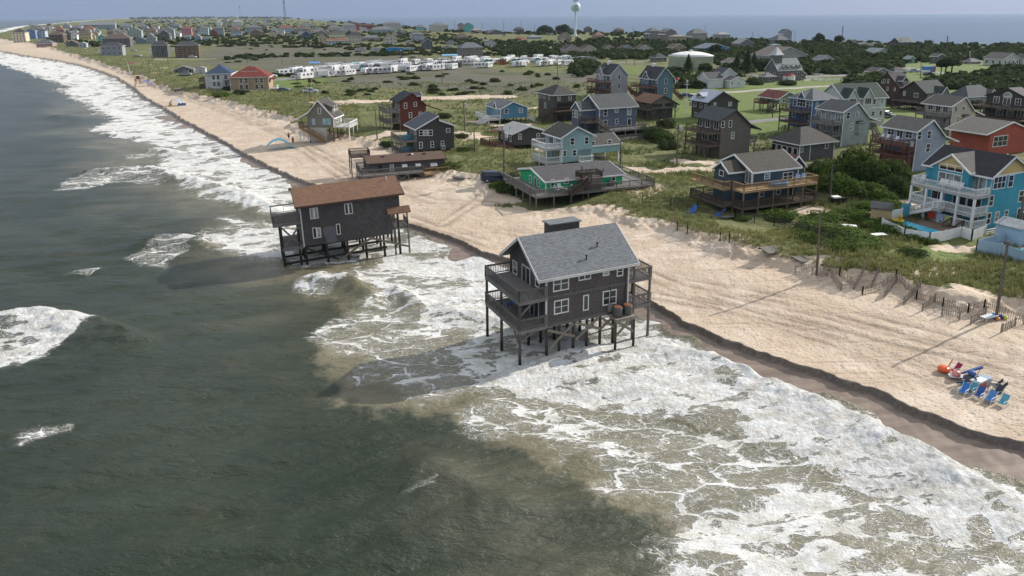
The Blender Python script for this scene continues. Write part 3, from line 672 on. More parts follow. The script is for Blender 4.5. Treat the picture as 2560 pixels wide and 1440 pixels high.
    def rail(s, pts, h=1.0, m='g', gap=.16, name='railing', posts=2.4, solid=False):
        b = MB(); M = RAILS[m]
        for p, q in zip(pts, pts[1:]):
            p, q = Vector(p), Vector(q); L = (q-p).length; up = Vector((0, 0, 1))
            if L < .1: continue
            b.beam(p+up*h, q+up*h, .13, .05); b.beam(p+up*.14, q+up*.14, .05, .08); b.beam(p+up*(h-.10), q+up*(h-.10), .04, .08)
            n = max(1, int(L/gap))
            if solid: b.beam(p+up*(h*.52), q+up*(h*.52), .03, h*.7)
            else:
                for i in range(1, n): r = p+(q-p)*(i/n); b.beam(r+up*.16, r+up*(h-.12), .045)
            n = max(1, round(L/posts))
            for i in range(n+1): r = p+(q-p)*(i/n); b.beam(r, r+up*(h+.03), .10)
        return b.build(name, M, s.root)
    def post(s, x, y, z0, z1, m=None, w=.2, rnd=True):
        b = MB()
        if rnd: b.tube((x, y, z0), (x, y, z1), w*.55, w*.5, 8)
        else: b.box(x-w/2, x+w/2, y-w/2, y+w/2, z0, z1)
        return b.build('post', m or GREYW, s.root, smooth=False)
    def deck(s, x0, x1, y0, y1, z, col='g', sides='', posts=True, gap=.22, ground=-.6, roofz=None, pst=3., pm=None, edge=None, h=1.0):
        """platform x0..x1, y0..y1 at height z; sides says which edges carry a railing (w = low x, e = high x, n = high y, s = low y)"""
        b = MB(); b.box(x0, x1, y0, y1, z-.06, z); b.box(x0+.02, x1-.02, y0+.02, y0+.07, z-.32, z-.063); b.box(x0+.02, x0+.07, y0+.073, y1-.02, z-.32, z-.063); b.box(x1-.07, x1-.02, y0+.073, y1-.02, z-.32, z-.063)
        n = max(2, int((x1-x0)/.9))
        b.build('deck', DECKS[col], s.root)
        M = RAILS[edge or col]; e = .06
        c = {'w': ((x0+e, y1-e, z), (x0+e, y0+e, z)), 's': ((x0+e, y0+e, z), (x1-e, y0+e, z)), 'e': ((x1-e, y0+e, z), (x1-e, y1-e, z)), 'n': ((x1-e, y1-e, z), (x0+e, y1-e, z))}
        path = []
        for k in sides:
            if k == '|': path = []; continue
            p, q = c[k]
            s.rail([p, q], h, edge or col, gap)
        if posts:
            pm = pm or RAILS[col]; top = roofz or z-.33
            ys = np.linspace(y0+.14, y1-.14, max(2, round((y1-y0)/pst)+1)); xs = np.linspace(x0+.14, x1-.14, max(2, round((x1-x0)/pst)+1))
            done = set()
            for y in ys:
                if 'w' in sides: done.add((round(x0+.14, 2), round(float(y), 2)))
                if 'e' in sides: done.add((round(x1-.14, 2), round(float(y), 2)))
            for x in xs:
                if 's' in sides: done.add((round(float(x), 2), round(y0+.14, 2)))
                if 'n' in sides: done.add((round(float(x), 2), round(y1-.14, 2)))
            for x, y in sorted(done): s.post(x, y, ground, top, pm, .17, False)
    def stair(s, p, q, w=1.0, col='g', ax=(0, 1, 0), rails=True, name='stair'):   # p top, q bottom
        p, q = Vector(p), Vector(q); b = MB(); n = max(3, int(abs(p.z-q.z)/.2)); a = Vector(ax)
        for k in (-.5, .5): b.beam(p+a*(w*k)-Vector((0, 0, .12)), q+a*(w*k)-Vector((0, 0, .12)), .05, .26)
        for i in range(n):
            r = p+(q-p)*((i+.5)/n); t = (q-p); t.z = 0; t.normalize()
            b.beam(r-a*(w*.47), r+a*(w*.47), .27, .04)
        b.build(name, RAILS[col], s.root)
        if rails:
            for k in (-.5, .5): s.rail([p+a*(w*k), q+a*(w*k)], .95, col, .3, 'stair_rail', 3.)
    def piles(s, xs, ys, top, z0=-1., m=None, w=.26):
        for x in xs:
            for y in ys: s.post(x, y, z0, top, m or BROWNW, w)
WM = {}
def win_mesh(w, h, div, fm, gm, door=False):
    key = (w, h, div, fm.name, gm.name, door)
    if key in WM: return WM[key]
    b = MB(); t = .10 if w < 3 else .12
    b.box(-w/2, w/2, -.05, .02, h/2-t, h/2); b.box(-w/2, w/2, -.07, .02, -h/2, -h/2+t); b.box(-w/2, -w/2+t, -.05, .02, -h/2+t, h/2-t); b.box(w/2-t, w/2, -.05, .02, -h/2+t, h/2-t)
    for i in range(1, div[0]): x = -w/2+w*i/div[0]; b.box(x-.04, x+.04, -.045, .02, -h/2+t, h/2-t)
    for i in range(1, div[1]): z = -h/2+h*i/div[1]; b.box(-w/2+t, w/2-t, -.04, .02, z-.03, z+.03)
    me = b.mesh('door' if door else 'window', fm)
    pn = MB().box(-w/2+t*.5, w/2-t*.5, -.02, .01, -h/2+t*.5, h/2-t*.5).mesh('pane', gm)
    WM[key] = (me, pn); return WM[key]
def vent(parent, x, y, z, h=.4, m=None, r=.06):
    return MB().tube((x, y, z-.2), (x, y, z+h), r, r, 6).tube((x, y, z+h), (x, y, z+h+.1), r*1.9, r*1.9, 6).build('roof_vent', m or BLACKM, parent)
def zat(h, x, y, py):                                   # height of a local point seen at picture row py
    X = h.o.x+x*h.c-y*h.s; Y = h.o.y+x*h.s+y*h.c; lo, hi = -20., 40.
    py = Z(h.zk, 0, py)[1]
    for _ in range(40):
        z = (lo+hi)/2; dz = h.o.z+z-CAMH; dep = Y*CP-dz*SP; v = (Y*SP+dz*CP)/dep; u = X/dep; vv = -u*SR+v*CR
        if CY-F*vv > py: lo = z
        else: hi = z
    return z
def to_world(h, x, y, z): return Vector((h.o.x+x*h.c-y*h.s, h.o.y+x*h.s+y*h.c, h.o.z+z))
# ================================================================ the houses of the near rows
DBG = []
def std(name, label, zk, foot, th, right, left, prof, ridge, wall, roof, base=None, uw=(), vw=(), wk='lap', rk='roof', d=None, trim=None, over=.4, ends=.35, loc=None, corner=True, pile=True, w=None, length=None, z0=-.7):
    h = House(name, label, zk, foot, th, 'house', 'houses on stilts along the shore', loc)
    if trim: h.trim = trim
    if ridge == 'v':
        h.size(right, left); h.d = d or h.d; h.profile('v', prof)
    else:
        h.size(right); e = h.onV(*prof[0]); a = h.onV(*prof[1])
        if len(prof) > 2:
            h.d = h.onV(*left)[0]; h.profile('u', prof)
        else:
            h.d = d or 2*a[0]; h.profile('u', None, [(0, e[1]), (h.d/2, zat(h, -ends, h.d/2, prof[1][1]))])
    if w: h.w = w
    h.he = h.prof[0][1]
    bz = h.onU(*base)[1] if isinstance(base, tuple) else (base if base is not None else z0)
    h.walls(mat(wk, wall), bz); h.roof(mat(rk, roof), over, ends)
    h.wallm, h.roofm = mat(wk, wall), mat(rk, roof); h.bz = bz
    if corner: h.corner(bz, h.pz(0) if ridge == 'v' else h.prof[0][1])
    if uw: h.wins('u', uw)
    if vw: h.wins('v', vw)
    if bz > .5 and pile: h.piles(np.linspace(.3, h.w-.3, max(2, round(h.w/3.2)+1)), np.linspace(.3, h.d-.3, max(2, round(h.d/3.5)+1)), bz)
    DBG.append((label[:40], round(h.w, 1), round(h.d, 1), [(round(p[0], 1), round(p[1], 1)) for p in h.prof], round(bz, 1), [round(c, 1) for c in h.o]))
    return h
def sea_decks(h, zs, depth=3., col='g', y0=0., y1=None, edge=None, sides='wsn', gap=.25, top=None, pm=None):
    y1 = h.d if y1 is None else y1
    for i, z in enumerate(zs): h.deck(-depth, -.02, y0, y1, z, col, sides, posts=(i == 0), gap=gap, edge=edge, pm=pm)
def block(h, m, rm, x0, x1, y0, y1, z0, ze, zr, ridge='u', over=.3):           # a lower wing with its own roof
    sw, sd_, sp, sr = h.w, h.d, h.prof, h.ridge
    h.ridge = ridge
    if ridge == 'u': h.prof = [(y0, ze), ((y0+y1)/2, zr), (y1, ze)]
    else: h.prof = [(x0, ze), ((x0+x1)/2, zr), (x1, ze)]
    A, L, B = (y0, x1-x0, x0) if ridge == 'u' else (x0, y1-y0, y0)
    a1 = y1 if ridge == 'u' else x1
    b = MB(); b.prism([h.ax(a, B, z) for a, z in ((A, z0), (a1, z0), (a1, ze), ((A+a1)/2, zr), (A, ze))], h.ax(0, L, 0)); b.build('wing_wall', m, h.root)
    h.roof(rm, over, .25, name='wing_roof', length=L, b0=B)
    h.w, h.d, h.prof, h.ridge = sw, sd_, sp, sr

# ---- the shingled house standing in the surf
h = House('stilt_house', 'grey roofed dark shingle house standing on tall posts in white surf', '2', None, 25.5, loc=Vector(G(1364, 901, 0)))
tag(h.root, cat='house', group='houses on stilts along the shore')
h.trim = mat('paint', (.62, .60, .56)); h.size((1337, 700), (325, 520), (620, 626))
h.he += .34; h.ridge = 'u'; zr = zat(h, -.8, h.d/2, 262); h.prof = [(0, h.he), (h.d/2, zr), (h.d, h.he)]
SH1 = mat('shingle', (.105, .092, .083), .28); RF1 = mat('roof', (.23, .245, .255)); TB = mat('wood', (.17, .155, .14))
bz = h.onU(625, 1027)[1]; zm = h.onU(622, 775)[1]
DBG.append(('H1', h.w, h.d, h.prof, bz, zm))
h.walls(SH1, bz); h.roof(RF1, .4, .9, .16, fascia=True)
MB().box(0-.03, h.w+.03, -.035, -.002, zm-.12, zm+.13).build('floor_band', TB, h.root)
MB().box(-.02, h.w+.02, -.03, -.002, bz-.02, bz+.28).build('skirt_board', TB, h.root)
h.trim = mat('paint', (.70, .68, .63)); h.corner(bz, h.he, ((0, 0), (h.w-.04, 0)))
h.wins('u', [(762, 648, 140, 115, (2, 2)), (965, 588, 105, 55, (2, 1)), (1148, 552, 58, 55), (1267, 543, 55, 75), (765, 843, 125, 115, (2, 2)), (975, 810, 52, 130, (1, 1)), (1178, 765, 118, 120, (2, 2))])
h.wins('v', [(370, 510, 38, 110), (562, 620, 38, 115)]); h.wins('v', [(465, 595, 70, 190, (2, 1), 1)], glass=GLASS)
zu = zm+.15; h.win('v', h.d*.3, bz+1.15, 1.8, 2.1, (2, 1), True); h.win('v', h.d*.68, bz+1.4, 1., 1.2)
dx = -2.75
for z, nm in ((zu, 0), (bz+.28, 1)): h.deck(dx, -.02, -.25, h.d-.2, z, 'g', 'wsn', posts=False, gap=.17)
for y in (-.1, h.d*.5, h.d-.4):
    b = MB().tube((dx+.14, y, -1.5), (dx+.14, y, zu-.33), .15, .13, 8).build('post', mat('pile', (.125, .11, .092)), h.root)
h.stair  # braces under the deck corner
for p, q in (((dx+.15, -.12, zu-1.3), (dx+1.3, -.12, zu-.35)), ((dx+.15, -.12, bz-1.0), (dx+1.3, -.12, bz-.05)), ((dx+.12, .1, bz-1.), (dx+.12, 1.1, bz-.05))): MB().beam(p, q, .09, .16).build('deck_brace', GREYW, h.root)
fx = [0.15]+[h.w*k for k in (.165, .335, .5, .665, .83)]
PM1 = mat('pile', (.088, .078, .062))
for i, x in enumerate(fx):
    for y in (.12, h.d*.5, h.d-.15): MB().tube((x, y, -1.6), (x, y, bz), .15, .135, 8).build('post', PM1, h.root)
BR = mat('wood', (.30, .255, .20))
def brace(p, q, m=BR, w=.09, hh=.24): MB().beam(p, q, w, hh).build('brace', m, h.root)
brace((fx[0], -.06, bz-.25), (fx[2], -.09, bz-1.35)); brace((fx[0]+.2, -.14, bz-2.0), (fx[2]-.1, -.05, bz-.1)); brace((fx[2]+.1, -.06, bz-.1), (fx[4]-.1, -.10, bz-1.2))
brace((fx[2]+.1, -.13, bz-1.7), (fx[4]-.3, -.04, bz-.1)); brace((fx[4], -.06, bz-1.2), (fx[5], -.1, bz-.2)); brace((fx[4]+.1, -.1, bz-.2), (fx[5]+.1, -.05, bz-1.4))
for i in range(0, 5): brace((fx[i], h.d*.5, bz-.15), (fx[i+1], h.d*.5+.05, bz-1.4), PM1); brace((fx[i], h.d-.2, bz-1.3), (fx[i+1], h.d-.15, bz-.2), PM1)
MB().box(-.1, h.w, h.d*.5-.12, h.d*.5+.12, bz-.3, bz-.02).build('girder', PM1, h.root)
# porch at the landward end
px1 = h.w+2.7
for z in (zu, bz+.28): h.deck(h.w+.02, px1, .05, h.d*.8, z, 'n', 'sen', posts=False, gap=.17)
for x, y in ((h.w+.75, .16), (px1-.15, .16), (px1-.15, h.d*.4), (px1-.15, h.d*.78)):
    MB().tube((x, y, -1.2), (x, y, zu+1.05 if x > h.w+1 else h.he-.4), .14, .12, 8).build('post', GREYW, h.root)
# platform for the cooling units, meter, pipes
ax0, ax1 = h.w*.74, h.w*1.0
b = MB().box(ax0, ax1, -1.45, -.06, bz-.03, bz+.05); b.box(ax0, ax1, -1.45, -1.4, bz-.25, bz-.032); b.build('ledge', mat('wood', (.30, .27, .22)), h.root)
for x in (ax0+.12, ax1-.12): h.post(x, -1.3, -1.2, bz-.035, PM1, .22)
for (p, q) in (((ax0+.1, -1.35, bz-.1), (ax1-.2, -1.35, bz-1.5)), ((ax0+.2, -1.38, bz-1.5), (ax1-.5, -1.38, bz-.15))): brace(p, q)
MB().box(6.6-.22, 6.6+.22, -.2, -.04, bz+.35, bz+1.05).build('meter_box', mat('paint', (.22, .20, .18)), h.root)
b = MB(); b.tube((6.62, -.09, bz+1.05), (6.62, -.09, zm-.05), .035, .035, 6); b.tube((h.w-.35, -.08, bz+.2), (h.w-.35, -.08, h.he-.3), .04, .04, 6); b.build('conduit', mat('paint', (.05, .05, .05)), h.root)
for x, y in ((h.w*.72, h.d*.23), (h.w*.52, h.d*.1)): vent(h.root, x, y, h.pz(y)+.15, .35)
# raised box on the far slope
b = MB(); bx0, bx1, by = 3.0, 6.1, h.d*.72; b.box(bx0, bx1, by-.55, by+.75, h.pz(by)-.6, zr+.45); b.build('roof_cupola', SH1, h.root)
MB().box(bx0-.15, bx1+.15, by-.7, by+.9, zr+.455, zr+.57).build('cupola_roof', RF1, h.root)
H1 = h
def to_world(h, x, y, z): return Vector((h.o.x+x*h.c-y*h.s, h.o.y+x*h.s+y*h.c, h.o.z+z))
def aircon(loc, label, rz):
    r = empty('air_conditioner', loc, rz, label, 'air conditioner', 'cooling units on the ledge')
    b = MB()
    b.lathe([(.44, 0), (.46, .06), (.46, .82), (.43, .86)], 10); b.build('casing', mat('metal', (.085, .08, .072)), r)
    MB().lathe([(.40, .863), (.38, .92), (.12, .95)], 10).build('fan_grille', mat('paint', (.20, .085, .05)), r)
aircon(to_world(h, ax0+.65, -.75, bz+.052), 'round rusty topped cooling unit on house ledge, the seaward one of two', 0)
aircon(to_world(h, ax0+1.75, -.72, bz+.052), 'round rusty topped cooling unit on house ledge, the landward one beside the porch', .3)

# ---- the brown roofed house leaning in the surf
h = House('leaning_house', 'dark shingle house with rust brown roof leaning on black pilings in the sea', '1', None, 21, loc=Vector(G(766, 664, 0)))
tag(h.root, cat='house', group='houses on stilts along the shore')
h.trim = mat('paint', (.62, .60, .55)); h.size((1648, 450)); h.d = 8.2; h.he = h.onU(402, 468)[1]+.2; zr = zat(h, -.6, h.d/2, 250)
h.ridge = 'u'; h.prof = [(0, h.he), (h.d/2, zr), (h.d, h.he)]; bz = h.onU(478, 945)[1]
DBG.append(('H2', h.w, h.d, h.prof, bz))
SH2 = mat('shingle', (.088, .081, .080), .24); RF2 = mat('roof', (.25, .14, .088)); PM2 = mat('pile', (.052, .046, .036))
lw = h.onU(1560, 830)[0]; zm = bz+(h.he-bz)*.5
h.ridge = 'u'; b = MB()
pts = [(0, zm), (h.d, zm), (h.d, h.he), (h.d/2, zr), (0, h.he)]; b.prism([(0, y, z) for y, z in pts], (h.w, 0, 0)); b.build('wall', SH2, h.root)
MB().box(0, lw, .003, h.d-.003, bz, zm-.002).build('lower_wall', SH2, h.root)
h.trim = mat('wood', (.12, .075, .055)); h.roof(RF2, .5, .55); h.trim = mat('paint', (.62, .60, .55)); h.corner(bz, h.he)
h.wins('u', [(600, 545, 46, 130, (1, 1)), (650, 540, 46, 130, (1, 1)), (1015, 505, 46, 130, (1, 1)), (1062, 500, 46, 130, (1, 1)), (625, 780, 46, 130, (1, 1)), (675, 778, 40, 125, (1, 1)), (908, 745, 46, 130, (1, 1))])
pa = h.onU(690, 720); pb = h.onU(885, 900)
MB().box(pa[0]+.35, pb[0], -.02, -.002, pb[1], pa[1]).build('bare_siding', mat('lap', (.135, .135, .15)), h.root)
MB().beam((pa[0]+.3, -.06, pa[1]+.02), (pb[0]-1.2, -.06, pa[1]+.16), .05, .16).build('loose_plank', mat('wood', (.20, .10, .06)), h.root)
MB().beam((pa[0]+.6, -.05, pb[1]-.1), (pa[0]+.35, -.08, pb[1]+1.0), .22, .05).build('torn_sheet', mat('wood', (.10, .085, .085)), h.root)
# seaward decks
dx = -3.3; zu = zm+.55; zl = bz+.15
b = MB(); b.box(dx, -.02, .2, 5.2, zu-.06, zu); b.box(dx, -.02, .2, .26, zu-.35, zu-.065); b.box(dx, dx+.06, .263, 5.2, zu-.35, zu-.065); b.build('deck', DECKG, h.root)
h.rail([(-.1, .25, zu), (dx+.05, .25, zu)], 1.1, 'g', .14, solid=True); h.rail([(dx+.05, .25, zu), (dx+.05, 5.1, zu)], 1.1, 'g', 1.1); h.rail([(dx+.05, 5.1, zu), (-.1, 5.1, zu)], 1.1, 'g', 1.1)
b = MB(); b.box(dx+.8, -.02, .2, 5., zl-.06, zl); b.box(dx+.8, -.02, .14, .2, zl-.4, zl-.065); b.build('deck', DECKG, h.root)
h.rail([(-.1, .25, zl), (dx+.9, .25, zl)], 1.0, 'g', 1.3)
b = MB(); b.beam((dx+.9, .2, zu-.4), (-.3, .22, zl), .08, .2); b.beam((-.3, .16, zu-.5), (dx+.95, .18, zl), .08, .2); b.build('brace', GREYW, h.root)
for x, y, t in ((dx+.85, .3, zu-.36), (-.5, .3, zu-.36), (dx+.85, 2.6, zu-.36), (dx+.85, 4.9, zu-.36)):
    MB().tube((x, y, -2.), (x, y, t), .16, .13, 8).build('post', PM2, h.root)
xs = [.15, 2.7, 5.2, 7.5, 9.8, 11.8]
for x in [v for v in xs if v < h.w]:
    for y in (.15, 2.8, 5.4, h.d-.15): MB().tube((x, y, -2.2), (x, y, bz if x < lw else zm), .16, .14, 8).build('post', PM2, h.root)
for x in (lw+.2, h.w+.9): MB().tube((x, .2, -1.8), (x, .2, zm+.1), .12, .11, 8).build('post', GREYW, h.root)
for y in (.15, 2.8, 5.4, h.d-.15):
    MB().beam((dx+.8, y, .55), (h.w-2, y+.02, .75), .14, .26).build('beam', PM2, h.root)
MB().beam((3.8, -.06, bz-2.5), (8.2, -.06, bz-.1), .10, .26).build('brace', mat('wood', (.24, .20, .155)), h.root); MB().beam((8.2, -.05, bz-.15), (h.w+.8, -.06, bz-2.0), .10, .24).build('brace', mat('wood', (.24, .20, .155)), h.root)
MB().beam((.2, -.03, bz-.2), (4.2, -.03, bz-2.4), .10, .2).build('brace', PM2, h.root)
b = MB().box(lw, h.w+1., .0, 2.6, bz+.5, bz+.62); b.build('porch_floor', GREYW, h.root); h.rail([(lw+.1, .06, bz+.62), (h.w+.9, .06, bz+.62)], 1., 'g', .16); h.rail([(h.w+.9, .06, bz+.62), (h.w+.9, 2.5, bz+.62)], 1., 'g', .16)
b = MB(); b.prism([(lw-.6, -.9, zm+.15), (h.w+1.2, -.9, zm+.15), (h.w+1.2, .0, zm+.75), (lw-.6, 0, zm+.75)], (0, 0, .12)); b.build('porch_roof', RF2, h.root)
h.win('v', 2., zm+1.6, 1.6, 2.1, (2, 1), True); h.win('v', 2., bz+1.2, 1.6, 2., (2, 1), True)
vent(h.root, h.w*.93, h.d*.38, h.pz(h.d*.38)+.1, .4, mat('paint', (.5, .5, .5)))
h.root.rotation_euler = (R(1.0), R(-2.2), h.th)
H2 = h

# ---- long low house with brown roof
h = std('long_cottage', 'long low grey cottage with brown roof and propped white window flaps behind the leaning house', '3', (1090, 1262), 20, (2085, 1000), None, [(1088, 1022), (1020, 915)], 'u', (.12, .115, .12), (.165, .105, .075), base=1.7, wk='shingle', d=6.4, corner=False, trim=mat('wood', (.10, .07, .06)))
h.trim = WHITE
h.wins('u', [(1550, 1040, 60, 50, (2, 1)), (1730, 1030, 60, 50, (2, 1)), (1940, 1035, 80, 70, (3, 1))], glass=GLASS)
for cx, cy, w in ((1550, 1016, 70), (1730, 1006, 70), (1940, 1005, 90)):
    a, z = h.onU(cx, cy); ww = h.onU(cx+w/2, cy)[0]-a
    MB().prism([(a-ww, -.06, z), (a+ww, -.06, z), (a+ww, -.55, z-.42), (a-ww, -.55, z-.42)], (0, -.02, .05)).build('window_flap', WHITE, h.root)
h.wins('u', [(1230, 1068, 62, 95, (1, 1), 1)], glass=DARK, frame=mat('wood', (.10, .09, .09))); h.wins('u', [(1385, 1068, 50, 100, (1, 1), 1)], glass=mat('paint', (.36, .37, .35)))
xe = h.onU(1780, 1100)[0]
h.deck(-1.6, xe, -2.2, -.02, h.bz+.05, 'g', 'ws', gap=.2); h.deck(-1.6, -.03, -.015, 5., h.bz+.05, 'g', 'wn', gap=.2)
h.deck(xe+.02, xe+4.6, -2.6, -.5, h.bz-.35, 't', 's', gap=.25); h.stair((xe+4.6, -1.5, h.bz-.35), (xe+7.2, -1.5, .1), 1.1, 't')
for k in range(3): b = MB().beam((k*4., -2.1, 0.1), (k*4.+2.5, -2.1, h.bz-.3), .1, .15); b.beam((k*4.+2.6, -2.13, .1), (k*4.+.2, -2.13, h.bz-.3), .1, .15); b.build('brace', GREYW, h.root)
for x, m in ((2., BLACKM), (6.8, BLACKM), (9.5, BLACKM)): vent(h.root, x+1, 2.2, h.pz(2.2)+.12, .12, m, .16)
MB().lathe([(.05, 0), (.3, .0), (.3, .1), (.1, .16)], 10, (8.2, 2.4, h.pz(2.4)+.13)).build('roof_vent', WHITE, h.root)
# lookout deck standing at its seaward back corner
h.deck(-2.4, 1.2, 5.6, 8.4, h.prof[0][1]+.4, 'b', 'wsen', gap=.12)

# ---- dark shingle house with slate roof, in front of the red one
h = std('shingle_house', 'dark shingle house with slate blue roof and bagged furniture on its two decks', '3', (1738, 868), 25, (2215, 700), (1590, 505), [(1710, 545), (2003, 372), (2008, 432), (2215, 500)], 'v', (.088, .082, .078), (.115, .13, .16), base=.5, wk='shingle', corner=False,
        uw=[(1775, 597, 55, 80), (1837, 597, 55, 80), (1900, 597, 55, 80), (2135, 565, 55, 60), (1772, 762, 45, 85), (1923, 752, 45, 85), (2060, 742, 45, 80)])
za = zat(h, 0, 0, 700); zb = zat(h, 0, 0, 858); sea_decks(h, (za, zb), 3.6, 'g', .2); h.rows('v', (za+1.1,), (1.6, 4.2), 1.7, 2., (2, 1), door=True); h.rows('v', (zb+1.1,), (2.2,), 1.7, 2., (2, 1), door=True)
BLUEP = mat('paint', (.04, .20, .30))
for i, (x, y, z, l) in enumerate(((-1.8, 1.6, za, 'blue covered patio furniture heaped on the upper deck of the slate roofed house'), (-1.9, 1.8, zb, 'blue tarpaulin covered furniture on the lower deck of the slate roofed house'))):
    p = to_world(h, x, y, z); r = empty('furniture_cover', p, h.th, l, 'cover')
    b = MB(); b.lathe([(.75, 0), (.8, .35), (.5, .95), (.15, 1.15)], 9); b.lathe([(.45, 0), (.5, .5), (.2, 1.3)], 7, (1., .5, 0)); b.lathe([(.5, 0), (.45, .55), (.1, .9)], 7, (-.3, 1.1, 0)); b.build('cover', BLUEP, r)
b = MB().box(h.w*.6, h.w*.6+.9, -.95, -.06, .5, 1.3); b.build('cooling_unit', mat('paint', (.25, .25, .24)), h.root)
# ---- dark red house
h = std('red_house', 'dark red boarded house with black roof, flared back porch and grey seaward decks', '3', (1508, 560), 25, (1840, 300), (1392, 170), [(1480, 185), (1655, 72), (1840, 230), (2025, 292)], 'v', (.125, .042, .032), (.072, .078, .092), corner=False, trim=mat('wood', (.10, .04, .035)))
h.trim = WHITE; h.wins('u', [(1567, 235, 45, 75), (1697, 217, 42, 58), (1633, 362, 42, 75), (1765, 345, 40, 55)])
za = zat(h, 0, 0, 312); zb = zat(h, 0, 0, 455); sea_decks(h, (za, zb), 3.6, 'n', 0); h.rows('v', (za+1.15, zb+1.1), (1.4, 3.6), 1.6, 2., (2, 1), door=True)
block(h, h.wallm, h.roofm, h.w*.62, h.w*1.02, h.d-2.8, h.d-.3, h.pz(h.w)-.3, h.pz(h.w*.5)-.9, h.pz(h.w*.5)-.25, 'u'); h.piles([h.w+1.9], [.4, 3., 6.], 2.6, m=BROWNW)
# ---- grey gambrel cottage on the sand
h = std('beach_cottage', 'grey cottage with white edged flaring roof and blue shutters standing alone on the beach sand', '3', (620, 632), 84, (722, 400), (258, 450), [(612, 398), (400, 168), (272, 332), (140, 402)], 'u', (.185, .175, .15), (.105, .098, .09), base=(605, 532), over=.25)
TEAL = mat('paint', (.28, .42, .44)); h.wins('v', [(420, 305, 42, 75)], glass=DARK); h.wins('v', [(340, 450, 48, 90, (1, 1)), (488, 448, 50, 90, (1, 1)), (548, 448, 50, 90, (1, 1))], frame=TEAL, glass=TEAL)
yr = h.onV(400, 168)[0]
for y0, y1 in ((.6, yr-.3), (yr+.3, yr+2.4)):
    zc = h.pz(yr)-.55; b = MB(); b.prism([(1.2, y0, h.pz(y0)-.2 if y0 < yr else h.pz(y1)-.2), (1.2, y1, h.pz(y0)-.2 if y0 < yr else h.pz(y1)-.2), (1.2, y1, zc if y0 < yr else zc-1.2), (1.2, y0, zc-1.2 if y0 < yr else zc)], (h.w-1.5, 0, 0)); b.build('dormer_wall', h.wallm, h.root)
    za, zb = (zc-1.2, zc+.05) if y0 < yr else (zc+.05, zc-1.2)
    MB().prism([(.9, y0-.25, za-.05), (.9, y1+.1, zb), (.9, y1+.1, zb+.12), (.9, y0-.25, za+.09)], (h.w-.9, 0, 0)).build('dormer_roof', h.roofm, h.root)
h.rows('u', (h.bz+1.5,), (2.5, 4.6), 1., 1.3, (1, 2)); h.rows('u', (h.bz+4.1,), (2.6, 4.2), .8, 1., (1, 2), off=-.6)
h.deck(.6, 6.8, -3.4, -.02, h.bz+.1, 'w', 'es', gap=.3, edge='w', pm=WHITE); h.deck(.2, 2.6, h.d+.0, h.d+2.2, h.bz+.1, 'g', 'wn', gap=.2, pm=WHITE)
h.stair((-.6, h.d+1.6, h.bz+.1), (-.6, h.d*.35, .1), 1.1, 't', (1, 0, 0)); MB().box(-.05, .02, h.d*.3, h.d-.4, .2, h.bz-.05).build('skirt_boards', mat('lap', (.42, .40, .37)), h.root)

# ---- ranch house, bright green
gl = Vector(G(1180+695/4.364, 200+1400/4.364, 1.8)); th = R(22); gl = Vector((gl.x+2.7*math.cos(th)-2.3*math.sin(th), gl.y+2.7*math.sin(th)+2.3*math.cos(th), 1.8))
h = std('green_house', 'bright green single storey house with dark roof on a long raised grey deck', '4', None, 22, (1640, 1060), None, [(758, 1082), (662, 966)], 'u', (.035, .43, .185), (.115, .112, .118), base=(762, 1222), loc=gl, pile=False,
        uw=[(1030, 1100, 50, 60), (1368, 1068, 35, 55), (1545, 1065, 48, 75)], vw=[(638, 1080, 22, 85), (730, 1125, 20, 90)])
h.wins('u', [(880, 1128, 45, 90, (1, 1), 1)], glass=GLASS); h.wins('v', [(692, 1115, 22, 115, (1, 1), 1)], glass=GLASS)
zd = h.bz
h.deck(-2.7, h.w+4.6, -2.3, -.02, zd, 'g', 's', gap=.2, ground=-2.2); h.deck(-2.7, -.02, -.015, h.d+1.2, zd, 'n', 'wn', gap=.2, ground=-2.2); h.deck(h.w+.05, h.w+4.6, .0, h.d, zd, 'g', 'en', gap=.25)
h.rail([(-2.64, -2.2, zd), (-2.64, 0, zd)], 1., 'g', .2); h.rail([(h.w+4.54, -2.2, zd), (h.w+4.54, 0, zd)], 1., 'g', .2)
h.piles(np.linspace(.4, h.w, 6), (.4, h.d-.4), zd-.02, -2.)
t0, t1 = h.onU(1120, 1100)[0], h.onU(1345, 1100)[0]; b = MB(); zt = h.prof[0][1]+.35
b.box(t0, t1, -2.2, -.3, zt-.12, zt); b.build('deck', DECKG, h.root); h.rail([(t0, -.35, zt), (t0, -2.15, zt), (t1, -2.15, zt), (t1, -.35, zt), (t0, -.35, zt)], 1., 'b', .14)
MB().box(t0+1.3, t1, -2.15, -.4, zd+.01, zt-.125).build('stair_enclosure', mat('lap', (.165, .15, .135)), h.root); h.stair((t0+1.2, -2.75, zt-.1), (t0-2.2, -2.75, zd-.2), 1., 'b')
for x in (h.w*.62, h.w*.8): vent(h.root, x, 1.4, h.pz(1.4)+.12, .3)
MB().box(h.w*.79, h.w*.79+.8, -.95, -.15, zd+.002, zd+.85).build('cooling_unit', mat('paint', (.10, .095, .09)), h.root)
H15 = h
